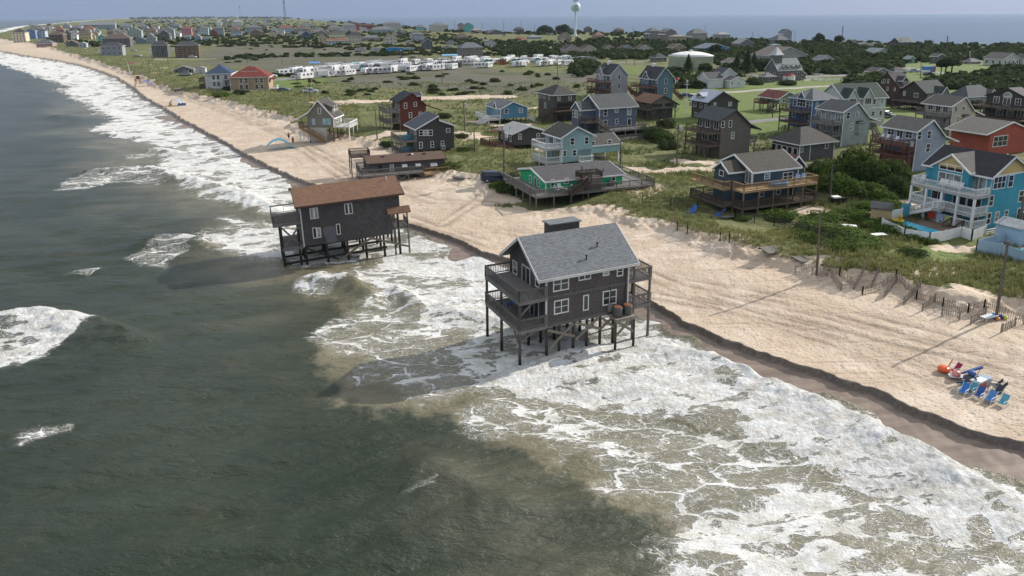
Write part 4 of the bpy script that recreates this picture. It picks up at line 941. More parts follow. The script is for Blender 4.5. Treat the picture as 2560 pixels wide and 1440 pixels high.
# ---- pale teal house
h = std('teal_house', 'pale teal two storey house with white double decks behind the bright green house', '4', (980, 940), 25, (1312, 750), (800, 575), [(975, 628), (1145, 512), (1328, 603)], 'v', (.30, .455, .475), (.108, .102, .092), base=(978, 905),
        uw=[(1095, 670, 45, 82), (1250, 660, 45, 82), (1012, 800, 40, 65), (1117, 795, 45, 68)])
za = zat(h, 0, 0, 742); zb = zat(h, 0, 0, 892); sea_decks(h, (za, zb), 3.3, 'w', .0, h.d*.9, gap=.3); h.rows('v', (za+1.1,), (1.5, 4.2), 1.7, 2., (2, 1), door=True); h.rows('v', (zb+1.1,), (2.4,), 3., 1.9, (3, 1), door=True)
p0, p1 = h.onU(1160, 800)[0], h.onU(1300, 800)[0]; zp = h.onU(1200, 880)[1]
MB().box(p0, p1, -.03, -.005, zp, zp+2.1).build('recess_shade', mat('lap', (.17, .25, .26)), h.root); h.deck(p0, p1, -1., -.035, zp, 'w', 'wse', posts=False, gap=.25); h.stair((p1+.1, -.7, zp), (p1+2.6, -.7, .3), 1., 'n')  # recess is a flat panel, its shade painted as a darker wall colour
block(h, h.wallm, h.roofm, h.w+.02, h.w+7.2, 1.6, 7.6, 1.5, zat(h, h.w+.02, 1.6, 718), zat(h, h.w, 4.6, 606), 'u')
for a, w in ((h.w+1.2, .7), (h.w+4.8, .9)): h.win('u', a, 3.3, w, 1.1, off=-1.6)
h.piles((h.w+1., h.w+4., h.w+7.), (1.8, 7.3), 1.5, m=WHITE)
# ---- little blue cottage
h = std('blue_cottage', 'small blue cottage with grey roof and white railed deck near the sandy track', '4', (312, 482), 25, (602, 350), (160, 300), [(310, 314), (445, 238), (602, 297)], 'v', (.105, .255, .375), (.19, .20, .225), base=(310, 425), uw=[(373, 340, 45, 50), (533, 332, 42, 52)])
sea_decks(h, (h.bz,), 3.4, 'w', 0, gap=.3); h.rows('v', (h.bz+1.2,), (1.2, 5.), 1., 1.3); h.win('v', 3.1, h.bz+1.1, 1.6, 2., (2, 1), True)
h.stair((-3.4, .5, h.bz), (-6.2, .5, .1), 1.1, 'w'); h.stair((h.w+.5, 1.2, h.bz), (h.w+2.6, 1.2, .1), 1., 'w')
block(h, h.wallm, h.roofm, -.03, 2.5, 2.1, 4.2, h.bz, h.prof[0][1], h.prof[0][1]+1.5, 'u')
# ---- brown three storey with hip roof
h = House('brown_house', 'weathered brown three storey house with dark hip roof and a porch cut into its corner', '4', (888, 458), 25, 'house', 'houses on stilts along the shore'); h.size((1132, 250), (725, 150), (885, 165))
SHB = mat('shingle', (.115, .10, .085)); h.boxwall(SHB, -.5, h.he-.13); h.hip(mat('roof', (.098, .092, .085)), h.he, zat(h, h.w/2, h.d/2, 52), .5)
h.wins('u', [(948, 195, 32, 62), (1070, 190, 32, 62)]); h.wins('v', [(800, 275, 20, 55), (842, 195, 18, 50), (790, 178, 18, 48), (750, 170, 18, 48)])
zp = h.onU(890, 335)[1]; MB().box(1., h.w-.2, -.03, -.004, zp, zp+1.9).build('recess_shade', DARK, h.root); h.deck(.0, h.w+.8, -1.6, -.04, zp, 'b', 'wse', gap=.2); MB().box(1., h.w*.8, -.03, -.004, 0, 1.6).build('carport_shade', DARK, h.root); h.stair((-.4, -.8, zp), (-3.8, -.8, .2), 1.1, 'b')  # flat black sheets on the wall paint the shade of porch and carport
# ---- blue grey house with big front deck
h = std('slate_house', 'slate blue two storey house with white trimmed windows and a long timber deck in front', '4', (1385, 625), 25, (1792, 400), None, [(1382, 305), (1288, 168)], 'u', (.128, .152, .20), (.118, .124, .126),
        uw=[(1455, 355, 42, 80), (1577, 330, 40, 50), (1715, 340, 42, 82), (1578, 452, 30, 58)]); h.wins('u', [(1455, 478, 42, 85, (1, 1), 1)]); h.wins('u', [(1715, 460, 42, 85, (1, 1), 1)], glass=DARK)
zd = zat(h, 0, 0, 535); h.deck(-.6, h.w+.5, -3.4, -.02, zd, 'n', 'wse', gap=.2); h.deck(-4.5, -.02, -1.2, 1.6, h.he-2.9, 'b', 'sw', gap=.2); h.stair((-1.4, -1.7, h.he-2.9), (.6, -3., zd), 1., 'n')
block(h, h.wallm, h.roofm, -3.8, -.03, 2., 6., zd, h.he-.4, h.he+1.2, 'u'); h.rows('v', (h.he-1.6,), (2.7, 4., 5.3), 1., 1.8, x=-3.8); MB().box(1., h.w, -.03, -.004, 0, zd-.4).build('carport_shade', mat('paint', (.03, .05, .06)), h.root)  # flat dark sheet on the wall paints the shade below the deck
h.deck(-.5, h.w+3.4, -6.4, -3.5, .25, 'g', 's', gap=.15)
# ---- brown roofed bungalow on Y braces
h = std('brown_bungalow', 'weathered bungalow with rust brown roof and screened porches raised on braced posts', '4', (1962, 445), 25, (2236, 300), (1775, 235), [(1957, 252), (2088, 172), (2245, 262)], 'v', (.165, .145, .125), (.205, .112, .075), base=(1960, 322), corner=False, trim=mat('wood', (.14, .10, .08)),
        uw=[(2020, 278, 110, 40, (4, 1)), (2150, 270, 90, 40, (3, 1))])
h.rows('v', (h.bz+1.4,), (1.5, 4.), 2., 1.1, (3, 1)); sea_decks(h, (h.bz,), 1.6, 'b'); MB().box(.5, h.w-.5, 1.2, h.d-.4, -.4, h.bz-.04).build('ground_floor', mat('shingle', (.11, .10, .09)), h.root)
for x in (.3, h.w*.5, h.w-.3): MB().beam((x, -.05, h.bz-1.2), (x-1., -.05, h.bz-.1), .1, .14).beam((x, -.08, h.bz-1.2), (x+1., -.08, h.bz-.1), .1, .14).build('brace', GREYW, h.root)
# ---- low house with pale roof and red deck
h = std('low_house', 'low dark shingle house with pale grey roof and dark red sea deck', '4', (448, 745), 25, (797, 640), (290, 525), [(443, 588), (620, 507), (797, 553)], 'v', (.098, .09, .085), (.44, .45, .45), wk='shingle', base=(447, 720), corner=False, uw=[(522, 618, 38, 60), (722, 603, 36, 48)])
sea_decks(h, (h.bz-.1,), 4.4, 'r', -.5); h.rows('v', (h.bz+1.3,), (1.2, 3.4, 5.6), 1.1, 1.2, (2, 1)); vent(h.root, .9, 3.5, h.pz(.9)+.1, .4); h.rail([(-3., h.d*.6, h.bz+2.6), (-.4, h.d*.6, h.bz+2.6)], 1., 'r', .2)
MB().box(-3.1, -.3, h.d*.6-.1, h.d*.6+2.4, h.bz+2.45, h.bz+2.6).build('lookout_deck', DECKR, h.root)
# ---- grey shingle three storey, saltbox
h = std('saltbox_house', 'grey shingle saltbox house with blue black roof and three decks toward the sea', '5', (404, 808), 25, (668, 650), (222, 472), [(408, 486), (545, 396), (665, 517), (745, 556)], 'v', (.175, .155, .135), (.068, .078, .09), wk='shingle', corner=False, trim=mat('wood', (.10, .095, .09)))
h.trim = WHITE; h.wins('u', [(435, 517, 28, 60), (500, 513, 28, 60), (520, 612, 28, 60)]); za = zat(h, 0, 0, 585); zb = zat(h, 0, 0, 692)
sea_decks(h, (za, zb), 3.1, 'b', gap=.3); h.rows('v', (za+1.2,), (1.4, 4., 6.4), 1.5, 1.7, (2, 1)); h.rows('v', (zb+1.1,), (1.6, 4.6), 1.6, 2., (2, 1), door=True); h.piles([h.w+1.8], [.5, 3.5], 3., m=GREYW)
h.deck(h.w+.02, h.w+2., .2, 4., 2.8, 'g', 'se', posts=False)
for y in np.linspace(.5, h.d-.5, 5): MB().beam((-3., y, .1), (-3., y+1.1, zb-.3), .1, .16).beam((-3.02, y+1.1, .1), (-3.02, y, zb-.3), .1, .16).build('brace', mat('wood', (.24, .18, .12)), h.root)
# ---- silver metal roof
h = std('metal_roof_house', 'dark shingle house with silvery metal roof and dormer, between bungalow and saltbox', '5', (316, 485), 25, (562, 400), (172, 305), [(308, 328), (435, 238), (566, 318)], 'v', (.085, .078, .072), (.34, .37, .44), wk='shingle', rk='metal', corner=False, trim=mat('paint', (.12, .12, .13)))
h.trim = WHITE; h.wins('u', [(368, 343, 22, 26), (497, 343, 26, 36)]); block(h, h.wallm, h.roofm, .3, 3., h.d*.45, h.d*.45+2.6, h.prof[0][1]-.4, h.prof[0][1]+1.3, h.prof[0][1]+2., 'u'); h.rows('v', (h.prof[0][1]-1.3,), (1.5, 3.5, 6., 8.), 1.1, 1.2); h.win('v', h.d*.45+1.3, h.prof[0][1]+.5, 1.5, 1.2, (2, 1), x=.3)
h.rows('v', (h.prof[0][1]-4.,), (2., 5.5), 1., 1.3)
# ---- grey hip roof house by the bushes
h = House('grey_house', 'grey shingle single storey house with broad brown grey hip roof beside the big bushes', '5', (1085, 835), 25, 'house', 'houses on stilts along the shore'); h.size((1392, 690), (862, 660), (1085, 690))
SHG = mat('shingle', (.13, .13, .137)); h.boxwall(SHG, -.5, h.he-.13); h.hip(mat('roof', (.108, .10, .092)), h.he, zat(h, h.w*.5, h.d*.5, 535), .6); h.corner(-.3, h.he-.2, ((0, 0), (h.w*.3, 0), (h.w-.04, 0)))
h.wins('u', [(1110, 725, 30, 65), (1327, 700, 32, 48)]); h.rows('v', (h.he-1.6,), (1., 2.4, 3.8, 5.2, 6.6), 1.2, 1.5, (1, 1), glass=DARK); h.deck(-5., -.02, 2., h.d, h.he-2.7, 'b', 'wsn', gap=.2); vent(h.root, h.w*.7, 1.8, h.he+1.1, .3)
# ---- slate blue house with new timber upper deck
fl = GT(1680+600/3.4295, 160+1308/3.4295); th = R(24); fl = Vector((fl.x+3.6*math.cos(th)-2.4*math.sin(th), fl.y+3.6*math.sin(th)+2.4*math.cos(th), fl.z))
h = std('orange_deck_house', 'dusky blue house with brown roof and fresh orange timber upper deck holding a paddling pool', '5', None, 24, (1078, 960), None, [(705, 926), (637, 778)], 'u', (.062, .092, .112), (.105, .092, .078), base=.6, loc=fl, d=7.6, corner=False, uw=[(815, 962, 50, 52), (992, 962, 88, 72, (2, 2))])
h.corner(h.prof[0][1]-2.6, h.prof[0][1], ((0, 0), (h.w-.04, 0))); zu = zat(h, -3.5, -2.3, 1092); zl = zat(h, -3.5, -2.3, 1238)
h.deck(-3.6, h.w+1.7, -2.4, -.02, zu, 't', 'wse', gap=.16, pm=mat('wood', (.26, .19, .12)), edge='t'); h.deck(-3.6, h.w+1.7, -2.38, -.02, zl, 'b', 'wse', gap=.16, posts=False); h.deck(-5.1, -.02, 0., h.d, zl, 'b', 'wn', gap=.16); h.deck(-5.1, -3.7, .2, h.d, zu, 't', 'ws', gap=.16, posts=False)
block(h, h.wallm, h.roofm, -3., -.03, 1.6, 4.8, zl, h.prof[0][1]-.1, h.prof[0][1]+1.1, 'u'); block(h, h.wallm, mat('roof', (.21, .11, .085)), h.w+.03, h.w+3.3, 2., 6.4, .6, h.prof[0][1]-.5, h.prof[0][1]+1.1, 'v')
h.win('v', .8, zu+1.1, 1.4, 2., (2, 1), True); h.rows('u', (zl+1.2,), (2., 5.2), .9, 1.3); h.win('u', 7.6, zl+1.1, 1., 2., (1, 1), True); h.stair((h.w+1.8, -1.2, zl), (h.w+4.5, -1.2, .1), 1.1, 'n')
h.win('v', 3.2, zu+1.5, 1., .9, (1, 1), x=-3.)
p = to_world(h, 3.6, -1.5, zu); r = empty('paddling_pool', p, h.th, 'oblong light blue inflatable paddling pool on the orange deck', 'paddling pool')
b = MB()
for z in (.14, .38):
    n = 20; ring = [(1.45*math.copysign(abs(math.cos(2*math.pi*k/n))**.6, math.cos(2*math.pi*k/n)), .7*math.copysign(abs(math.sin(2*math.pi*k/n))**.6, math.sin(2*math.pi*k/n)), z) for k in range(n)]
    for k in range(n): b.tube(ring[k], ring[(k+1) % n], .15, .15, 8, False)
b.build('wall', mat('gloss', (.13, .38, .66)), r, True); MB().box(-1.25, 1.25, -.55, .55, .02, .26).build('water', mat('glass', (.20, .48, .62)), r)
H19 = h
# ---- green bungalow with red roof
h = std('green_bungalow', 'olive green raised bungalow with brick red roof on the lawn', '5', (917, 415), 25, (1050, 320), (757, 262), [(913, 298), (1000, 240), (1053, 263)], 'v', (.19, .215, .15), (.19, .055, .05), base=(915, 345), uw=[(962, 315, 34, 28, (2, 1)), (940, 318, 12, 26)])
sea_decks(h, (h.bz,), 2.4, 'r', h.d*.5); h.rows('v', (h.bz+1.4,), (1.3, 3., 5.), .9, 1.1); h.stair((-.9, .8, h.bz), (-3.6, .8, .1), 1., 'b')
# ---- blue house with grey roof
h = House('blue_house', 'deep blue two storey house with broad grey roof, white front gable and two brown decks', '5', (1178, 600), 25, 'house', 'houses on stilts along the shore'); h.size((1400, 330), (1018, 295), (1168, 310))
BW = mat('lap', (.085, .155, .30)); h.boxwall(BW, 1.2, h.he-.13); h.hip(mat('roof', (.20, .205, .215)), h.he, zat(h, h.w*.45, h.d*.5, 207), .5); h.corner(1.2, h.he-.2); h.prof = [(0, h.he), (1, h.he)]; h.ridge = 'v'
block(h, mat('lap', (.085, .155, .30)), mat('roof', (.20, .205, .215)), -.04, 2.6, h.d*.3, h.d*.66, h.he-2.6, h.he, h.he+1.7, 'u'); h.win('v', h.d*.48, h.he-1.0, 2.6, 1.9, (3, 2), x=-.04); h.rows('v', (h.he-1.3, h.he-4.), (1.3, h.d-1.4), 1., 1.4); h.rows('u', (h.he-1.4, h.he-4.2), (1.6, 4.6), .9, 1.5)
sea_decks(h, (h.he-2.7, h.he-5.4), 3.4, 'b', gap=.3); h.piles((.3, 3.5, 7.), (.3, 4., 8.), 1.2)
# ---- grey green house
h = std('grey_green_house', 'pale grey green house with black roof, box bay and flared back porch', '6', (197, 1090), 25, (542, 850), (-62, 638), [(228, 668), (400, 558), (530, 735), (652, 778)], 'v', (.335, .365, .36), (.085, .09, .098), uw=[(290, 715, 42, 82), (397, 700, 38, 62), (327, 850, 38, 80)])
za = zat(h, 0, 0, 815); zb = zat(h, 0, 0, 945); sea_decks(h, (za, zb), 3.1, 'g', gap=.3); h.rows('v', (za+1.2,), (1.4, 4., 6.6), 1.5, 1.7, (2, 1)); h.rows('v', (zb+1.1, zb-1.6), (1.6, 5.), 1.6, 1.8, (2, 1))
def bay(h, x, z0, z1, w, dep=.8):
    MB().box(x-w/2, x+w/2, -dep, -.003, z0, z1).build('bay', h.wallm, h.root); MB().prism([(x-w/2-.15, -dep-.15, z1+.02), (x+w/2+.15, -dep-.15, z1+.02), (x+w/2+.15, -.004, z1+.4), (x-w/2-.15, -.004, z1+.4)], (0, 0, .1)).build('bay_roof', h.roofm, h.root)
a0, z0 = h.onU(375, 925); a1, z1 = h.onU(450, 800); bay(h, (a0+a1)/2, z0, z1, a1-a0); h.piles([h.w+2.], [.5, 3.5], 4., m=GREYW); h.stair((h.w+.6, -.6, 3.4), (h.w+3., -.6, .2), 1., 'n'); h.deck(h.w+.02, h.w+2.2, .1, 4., 3.4, 'g', 'se', posts=False)
# ---- white house with dark green roof
h = House('white_house', 'tall off white house with dark green roof and white lacework gables', '6', (205, 850), 14, 'house', 'houses on stilts along the shore'); h.size((738, 600)); h.he = h.onU(240, 505)[1]; h.d = 9.; h.ridge = 'u'; h.prof = [(0, h.he), (4.5, zat(h, 1., 4.5, 338)), (9., h.he)]; h.wallm, h.roofm = mat('lap', (.52, .52, .51)), mat('roof', (.06, .088, .075))
h.walls(h.wallm, -.5); h.roof(h.roofm, .5, .4); zt = h.he
for z in (zt-2.8, zt-5.6): MB().box(-.04, h.w+.04, -.045, -.003, z, z+.22).build('floor_band', WHITE, h.root)
for cx, w in ((.17, 2.8), (.53, 2.8)): block(h, h.wallm, h.roofm, h.w*cx-w/2, h.w*cx+w/2, -.6, 3., zt-5.6, zt+.05, zt+2.2, 'v', .35); h.win('u', h.w*cx, zt-.9, 1.9, 1.6, (3, 1), off=.6)
h.rows('u', (zt-1.2, zt-4.2), (h.w*.72, h.w*.9), .9, 1.3); h.rows('u', (zt-4.2, zt-7.), (h.w*.33, h.w*.55), .9, 1.4, off=.0)
# ---- lavender grey house
h = std('lavender_house', 'lavender grey house with brown grey roof and red brown decks with white chairs', '6', (1058, 1392), 25, (1455, 1100), (717, 855), [(1115, 903), (1300, 770), (1440, 962), (1582, 1019)], 'v', (.325, .36, .435), (.135, .13, .122), uw=[(1145, 955, 50, 98), (1262, 945, 50, 100), (1247, 1102, 50, 100)], vw=[(805, 905, 80, 82, (2, 2)), (1020, 945, 85, 88, (2, 2))])
h.wins('v', [(910, 935, 78, 105, (2, 1), 1)], glass=GLASS); za = zat(h, 0, 0, 1062); zb = zat(h, 0, 0, 1185); sea_decks(h, (za, zb), 3.4, 'r', gap=.3); h.rows('v', (zb+1.1, zb-1.8), (1.8, 5.4), 1.7, 1.8, (2, 1)); MB().box(-3.3, -.1, .2, h.d*.6, .2, zb-.4).build('lattice', REDW, h.root); h.rail([(-3.3, .06, za-1.5), (-.1, .06, za-1.5)], 1.4, 'r', .15, solid=True)
H24 = h
# ---- cream house
h = std('cream_house', 'cream house with black brown roof, box bay and railed decks, tallest of the back row', '6', (1493, 992), 25, (1805, 780), (1215, 568), [(1527, 602), (1690, 497), (1788, 655), (1897, 703)], 'v', (.60, .545, .415), (.088, .078, .076), uw=[(1582, 640, 30, 62), (1675, 627, 36, 48), (1610, 760, 32, 72)], vw=[(1280, 612, 62, 68, (2, 2)), (1458, 637, 62, 68, (2, 2))])
h.wins('v', [(1370, 637, 60, 85, (2, 1), 1)], glass=GLASS); za = zat(h, 0, 0, 712); zb = zat(h, 0, 0, 850); sea_decks(h, (za, zb), 3.1, 'g', gap=.3); h.rows('v', (zb+1.1, zb-1.6), (1.8, 5.4), 1.6, 1.8, (2, 1)); a0, z0 = h.onU(1640, 842); a1, z1 = h.onU(1722, 722); bay(h, (a0+a1)/2, z0, z1, a1-a0)
h.deck(h.w+.02, h.w+2.4, .1, 4., 3.2, 'n', 'se', posts=True); h.stair((h.w-.6, -.6, 3.), (h.w+2.6, -.6, .2), 1., 'n')
# ---- dark brown board house
h = std('tall_brown_house', 'tall dark brown boarded house with a white windowed dormer, right of the hedge', '6', (882, 600), 25, (1075, 330), None, [(895, 378), (792, 202)], 'u', (.085, .052, .042), (.094, .09, .09), corner=False, trim=mat('wood', (.09, .06, .05)), d=9.)
h.trim = WHITE; h.wins('v', [(715, 300, 45, 52, (2, 1)), (772, 303, 22, 52), (762, 395, 22, 52), (850, 400, 16, 40)]); zz = h.prof[0][1]; block(h, h.wallm, h.roofm, h.w*.45-1.3, h.w*.45+1.3, .6, 4.2, zz, zz+2., zz+3.2, 'v'); h.win('u', h.w*.45, zz+1.2, 1.5, 1.3, (2, 2), off=-.6)
h.deck(-2.2, -.02, 0., 4., zz-3.2, 'b', 'ws', gap=.3)
# ---- dark house with green black roof
h = std('dark_gable_house', 'dark brown gabled house with green black roof and cluttered decks behind the cream house', '6', (1200, 660), 25, (1492, 420), None, [(1192, 442), (1080, 305)], 'u', (.072, .058, .054), (.066, .084, .076), corner=False, trim=mat('wood', (.08, .06, .055)), d=8.4, base=1.0)
h.trim = WHITE; h.wins('v', [(1105, 470, 52, 52, (2, 1)), (965, 447, 26, 56)]); zz = h.prof[0][1]; sea_decks(h, (zz-2.5, zz-5.), 3.6, 'b', -.6, gap=.3); block(h, mat('lap', (.22, .22, .23)), h.roofm, h.w*.45, h.w*.45+3.4, -1.6, 3.4, zz-4., zz-.2, zz+1.6, 'v'); h.rows('u', (zz-1.2,), (1.2, 2.4), .8, 1.3)
# ---- grey hip
h = House('hip_roof_house', 'grey house under a wide slate hip roof with one white gable, behind the cream house', '6', (1707, 610), 25, 'house', 'houses on stilts along the shore'); h.size((2040, 500), (1500, 482), (1705, 495)); h.prof = [(0, h.he), (1, h.he)]; h.ridge = 'v'
h.wallm, h.roofm = mat('lap', (.29, .31, .35)), mat('roof', (.128, .136, .148)); h.boxwall(h.wallm, -.4, h.he-.13); h.hip(h.roofm, h.he, zat(h, h.w*.4, h.d*.5, 352), .5); block(h, h.wallm, h.roofm, h.w*.72, h.w+.3, -.5, 4., h.he-3, h.he, h.he+1.8, 'v'); h.rows('u', (h.he-1.4,), (1.2, 3.2, 5.4), 1., 1.3)
# ---- dark house with arched window
h = std('arched_window_house', 'near black house with a white half round gable window above two wide decks', '6', (2405, 880), 25, (2580, 600), None, [(2402, 512), (2220, 388)], 'u', (.072, .064, .06), (.155, .15, .145), corner=False, trim=mat('wood', (.085, .075, .07)))
h.trim = WHITE; zz = h.prof[0][1]; ya = h.d/2; b = MB(); n = 10
for k in range(n):
    a, c = math.pi*k/n, math.pi*(k+1)/n; b.beam((-.03, ya+1.1*math.cos(a), zz+.1+1.1*math.sin(a)), (-.03, ya+1.1*math.cos(c), zz+.1+1.1*math.sin(c)), .08, .14)
b.beam((-.03, ya-1.1, zz+.1), (-.03, ya+1.1, zz+.1), .08, .14); b.build('arch_window', WHITE, h.root); MB().prism([(-.02, ya+1.05*math.cos(math.pi*k/n), zz+.12+1.05*math.sin(math.pi*k/n)) for k in range(n+1)], (.015, 0, 0)).build('pane', CURT, h.root)
h.win('v', ya, zz-1.1, 1.9, 2., (2, 1), True); h.win('v', ya+2.6, zz-1., 1.5, 1.8, (2, 1)); h.win('v', ya-2.7, zz-1., 1.4, 1.8, (2, 2))
sea_decks(h, (zz-2.3, zz-5.), 4., 'b', -1., h.d+1., gap=.25); h.rows('v', (zz-3.8,), (1.5, 4., 6.5), 1.6, 1.9, (2, 1))
# ---- coral house
h = std('coral_house', 'coral red house with one big white triple window, behind the turquoise house', '6', (1957, 1200), 25, (2600, 1000), None, [(1950, 938), (2258, 793), (2566, 925)], 'v', (.41, .105, .07), (.15, .14, .125), d=8., corner=False, uw=[(2115, 1020, 168, 125, (3, 2))])
# ---- turquoise house with three tiers of white decks
h = std('turquoise_house', 'turquoise three storey house with yellow gables and three tiers of white decks', '7', (1762, 940), 25, (2272, 600), (1187, 292), [(1836, 408), (2055, 207), (2276, 395)], 'v', (.068, .345, .455), (.062, .06, .066),
        uw=[(1915, 465, 118, 128, (3, 2)), (2027, 450, 50, 122), (2130, 600, 48, 112), (1830, 648, 46, 112), (1805, 825, 44, 112), (1885, 812, 44, 112), (1980, 783, 38, 82), (2105, 775, 42, 112)], over=.35, ends=.35)
YEL = mat('lap', (.62, .45, .20)); ez = h.prof[0][1]; zx = h.prof[1][1]
MB().prism([(.25, -.03, ez+.1), (h.w-.25, -.03, ez+.1), (h.w/2, -.03, zx-.25)], (0, .025, 0)).build('gable_panel', YEL, h.root)
MB().box(0, h.w, -.05, -.005, ez-.1, ez+.08).build('gable_trim', WHITE, h.root)
zs = [zat(h, 0, 0, 592), zat(h, 0, 0, 772), zat(h, 0, 0, 926)]
h.deck(-2.8, -.02, 0, h.d, zs[0], 'w', 'wsn', posts=False, gap=.2, pst=3.4); h.deck(-2.8, -.02, 0, h.d, zs[1], 'w', 'wsn', posts=False, gap=.2); h.deck(-2.8, -.02, 0, h.d*.62, max(.45, zs[2]), 'w', 'ws', posts=False, gap=.2)
for y in np.linspace(.12, h.d-.12, 5): h.post(-2.7, float(y), -.4, zs[0]-.33, WHITE, .26, False)
bm = h.d*.54; block(h, h.wallm, mat('roof', (.15, .14, .13)), -1.0, 4., bm-2.5, bm+2.5, zs[0], ez+.25, ez+2.1, 'u', .4)
MB().prism([(-1.03, bm-2.2, ez+.35), (-1.03, bm+2.2, ez+.35), (-1.03, bm, ez+1.95)], (.025, 0, 0)).build('gable_panel', YEL, h.root)
h.win('v', bm, zs[0]+1.1, 3.3, 1.9, (3, 1), x=-1.0, glass=CURT); h.win('v', bm, zs[0]+2.75, 3.3, .9, (3, 1), x=-1.0, glass=DARK)
for y in (1.6, h.d-2.2): h.win('v', y, zs[0]+1.2, 2., 2.2, (2, 1), True)
for y in (1.8, h.d*.42, h.d-2.2): h.win('v', y, zs[1]+1.15, 1.9, 2.1, (2, 1), True)
for y in (1.5, 3.5, h.d*.45): h.win('v', y, max(.45, zs[2])+1.2, 1.1, 1.5)
h.stair((-3.3, h.d*.52, zs[1]), (-3.3, h.d*.95, .5), 1.1, 'w', (1, 0, 0)); h.deck(-3.9, -2.82, h.d*.42, h.d*.54, zs[1], 'w', 'ws', posts=False); h.stair((-2.9, h.d*.2, max(.45, zs[2])), (-4.5, h.d*.2, .0), 1.6, 'b')
h.corner(-.4, ez); vent(h.root, h.w*.45, 1.2, h.pz(h.w*.45)+.1, .3, WHITE)
MB().box(6.6, 8.4, -1.1, -.1, .3, 1.7).build('equipment_box', mat('lap', (.16, .18, .18)), h.root)
H31 = h
# ---- brick corner house
h = House('brick_house', 'small red brick house with dark hip roof at the right edge below the arched window', '6', (2250, 790), 25, 'house', 'houses on stilts along the shore'); h.size((2480, 700), (2235, 700), (2250, 688)); h.d = 8.
h.boxwall(mat('shingle', (.34, .15, .115)), -.4, h.he-.13); h.hip(mat('roof', (.09, .085, .085)), h.he, h.he+2.2, .5); h.rows('u', (h.he-1.3,), (2.6, 5.4), 2., 1.3, (2, 1))
# ---- twin gabled houses with red decks
for nm, lb, ft, rt_, lf, pf, wc, uw_ in (
    ('grey_twin_house', 'pale grey gabled house with tiers of dark red decks, partner of the slate one', (365, 1050), (546, 900), (165, 765), [(365, 800), (460, 690), (549, 797)], (.36, .37, .405), [(462, 823, 26, 52), (460, 918, 26, 50)]),
    ('slate_twin_house', 'slate blue gabled house with tiers of dark red decks and white chimney cap', (857, 1085), (1036, 900), (612, 812), [(857, 845), (948, 720), (1046, 836)], (.118, .185, .245), [(957, 867, 29, 56), (955, 968, 29, 56)])):
    h = std(nm, lb, 'd', ft, 25, rt_, lf, pf, 'v', wc, (.085, .085, .092), d=9.5, uw=uw_); ez = h.prof[0][1]; sea_decks(h, (ez-2.6, ez-5.4), 3.8, 'r', -.3, gap=.35); h.rows('v', (ez-1.3, ez-4.1), (1.6, h.d-1.8), 1.6, 1.9, (2, 1)); block(h, h.wallm, h.roofm, -.6, 3., h.d*.38, h.d*.38+3.6, ez-2.6, ez+.1, ez+2.2, 'u'); h.win('v', h.d*.38+1.8, ez-.5, 1.4, 2.4, (2, 2), x=-.6); h.stair((h.w+.6, 1., 3.4), (h.w+4.6, 1., .1), 1.2, 'r')
    MB().box(h.w*.4, h.w*.4+1.1, h.d*.6, h.d*.6+1.1, h.prof[1][1]-.4, h.prof[1][1]+.9).build('chimney', WHITE, h.root)
for r_ in DBG: print('DIM', r_)
# ================================================================ the town farther off
FWIN = {}
def far_win(w=1.0, h=1.3):
    k = (w, h)
    if k not in FWIN:
        b = MB(); b.mi = 0; b.box(-w/2-.1, w/2+.1, -.05, .02, -h/2-.1, h/2+.1); b.mi = 1; b.box(-w/2, w/2, -.075, -.052, -h/2, h/2)
        FWIN[k] = b.mesh('window', [WHITE, GLASS])
    return FWIN[k]
def far(k, x0, x1, yt, ye, yb, wall, roof, kind, label, th=22, balc=0, name='house', win=True, flat=1.0, base=0):
    xc = (x0+x1)/2; P = GT(*Z(k, xc, yb)); s = ZM[k][2]; dep = P.y*CP-(P.z-CAMH)*SP; mpp = dep/F/s
    phi = math.atan2(P.y, P.x); t = R(th); W = (x1-x0)*mpp
    asp = {'e': .62, 'l': .3}.get(kind[-1], .85)
    w = W/(abs(math.sin(phi-t))+asp*abs(math.cos(phi-t))); d = w*asp
    he, hr = (yb-ye)*mpp, (yb-yt)*mpp
    u, v = Vector((math.cos(t), math.sin(t), 0)), Vector((-math.sin(t), math.cos(t), 0))
    c = P+Vector((math.cos(phi), math.sin(phi), 0))*(d*.45); o = c-u*(w/2)-v*(d/2); o.z = P.z
    h = House(name, label, k, None, th, 'house' if name != 'shed' else 'shed', None, o); h.w, h.d, h.he = w, d, he
    wm, rm = mat('lap', wall), mat('roof', roof); h.wallm, h.roofm = wm, rm
    if kind[0] == 'h': h.boxwall(wm, -2, he-.12); h.hip(rm, he, hr, .5); h.ridge = 'v'; h.prof = [(0, he), (w, he)]
    elif kind[0] == 'v': h.ridge = 'v'; h.prof = [(0, he), (w/2, hr), (w, he)]; h.walls(wm, -2); h.roof(rm, .35, .35, .16)
    elif kind[0] == 'u': h.ridge = 'u'; h.prof = [(0, he), (d/2, hr), (d, he)]; h.walls(wm, -2); h.roof(rm, .4, .35, .16)
    n = max(1, int(he/2.7)); sh = he/n; me = far_win()
    if win:
        for i in range(n):
            z = sh*(i+.55)
            for face, L in (('u', w), ('v', d)):
                m = max(1, min(6, int(L/2.9)))
                for j in range(m):
                    a = L*(j+.5)/m
                    link('window', me, h.root, (a, 0, z) if face == 'u' else (0, a, z), 0 if face == 'u' else -math.pi/2)
    for i in range(balc):
        z = sh*(n-1-i) if n > 1 else sh*.1
        b = MB(); b.box(-1.8, -.03, .2, d-.2, z-.15, z); b.box(-1.8, -1.72, .2, d-.2, z+.002, z+.9); b.box(-1.72, -.03, .2, .28, z+.002, z+.9)
        for q in (.3, d/2, d-.3): b.box(-1.78, -1.6, q-.08, q+.08, z-sh, z-.152)
        b.build('balcony', WHITE, h.root)
    return h
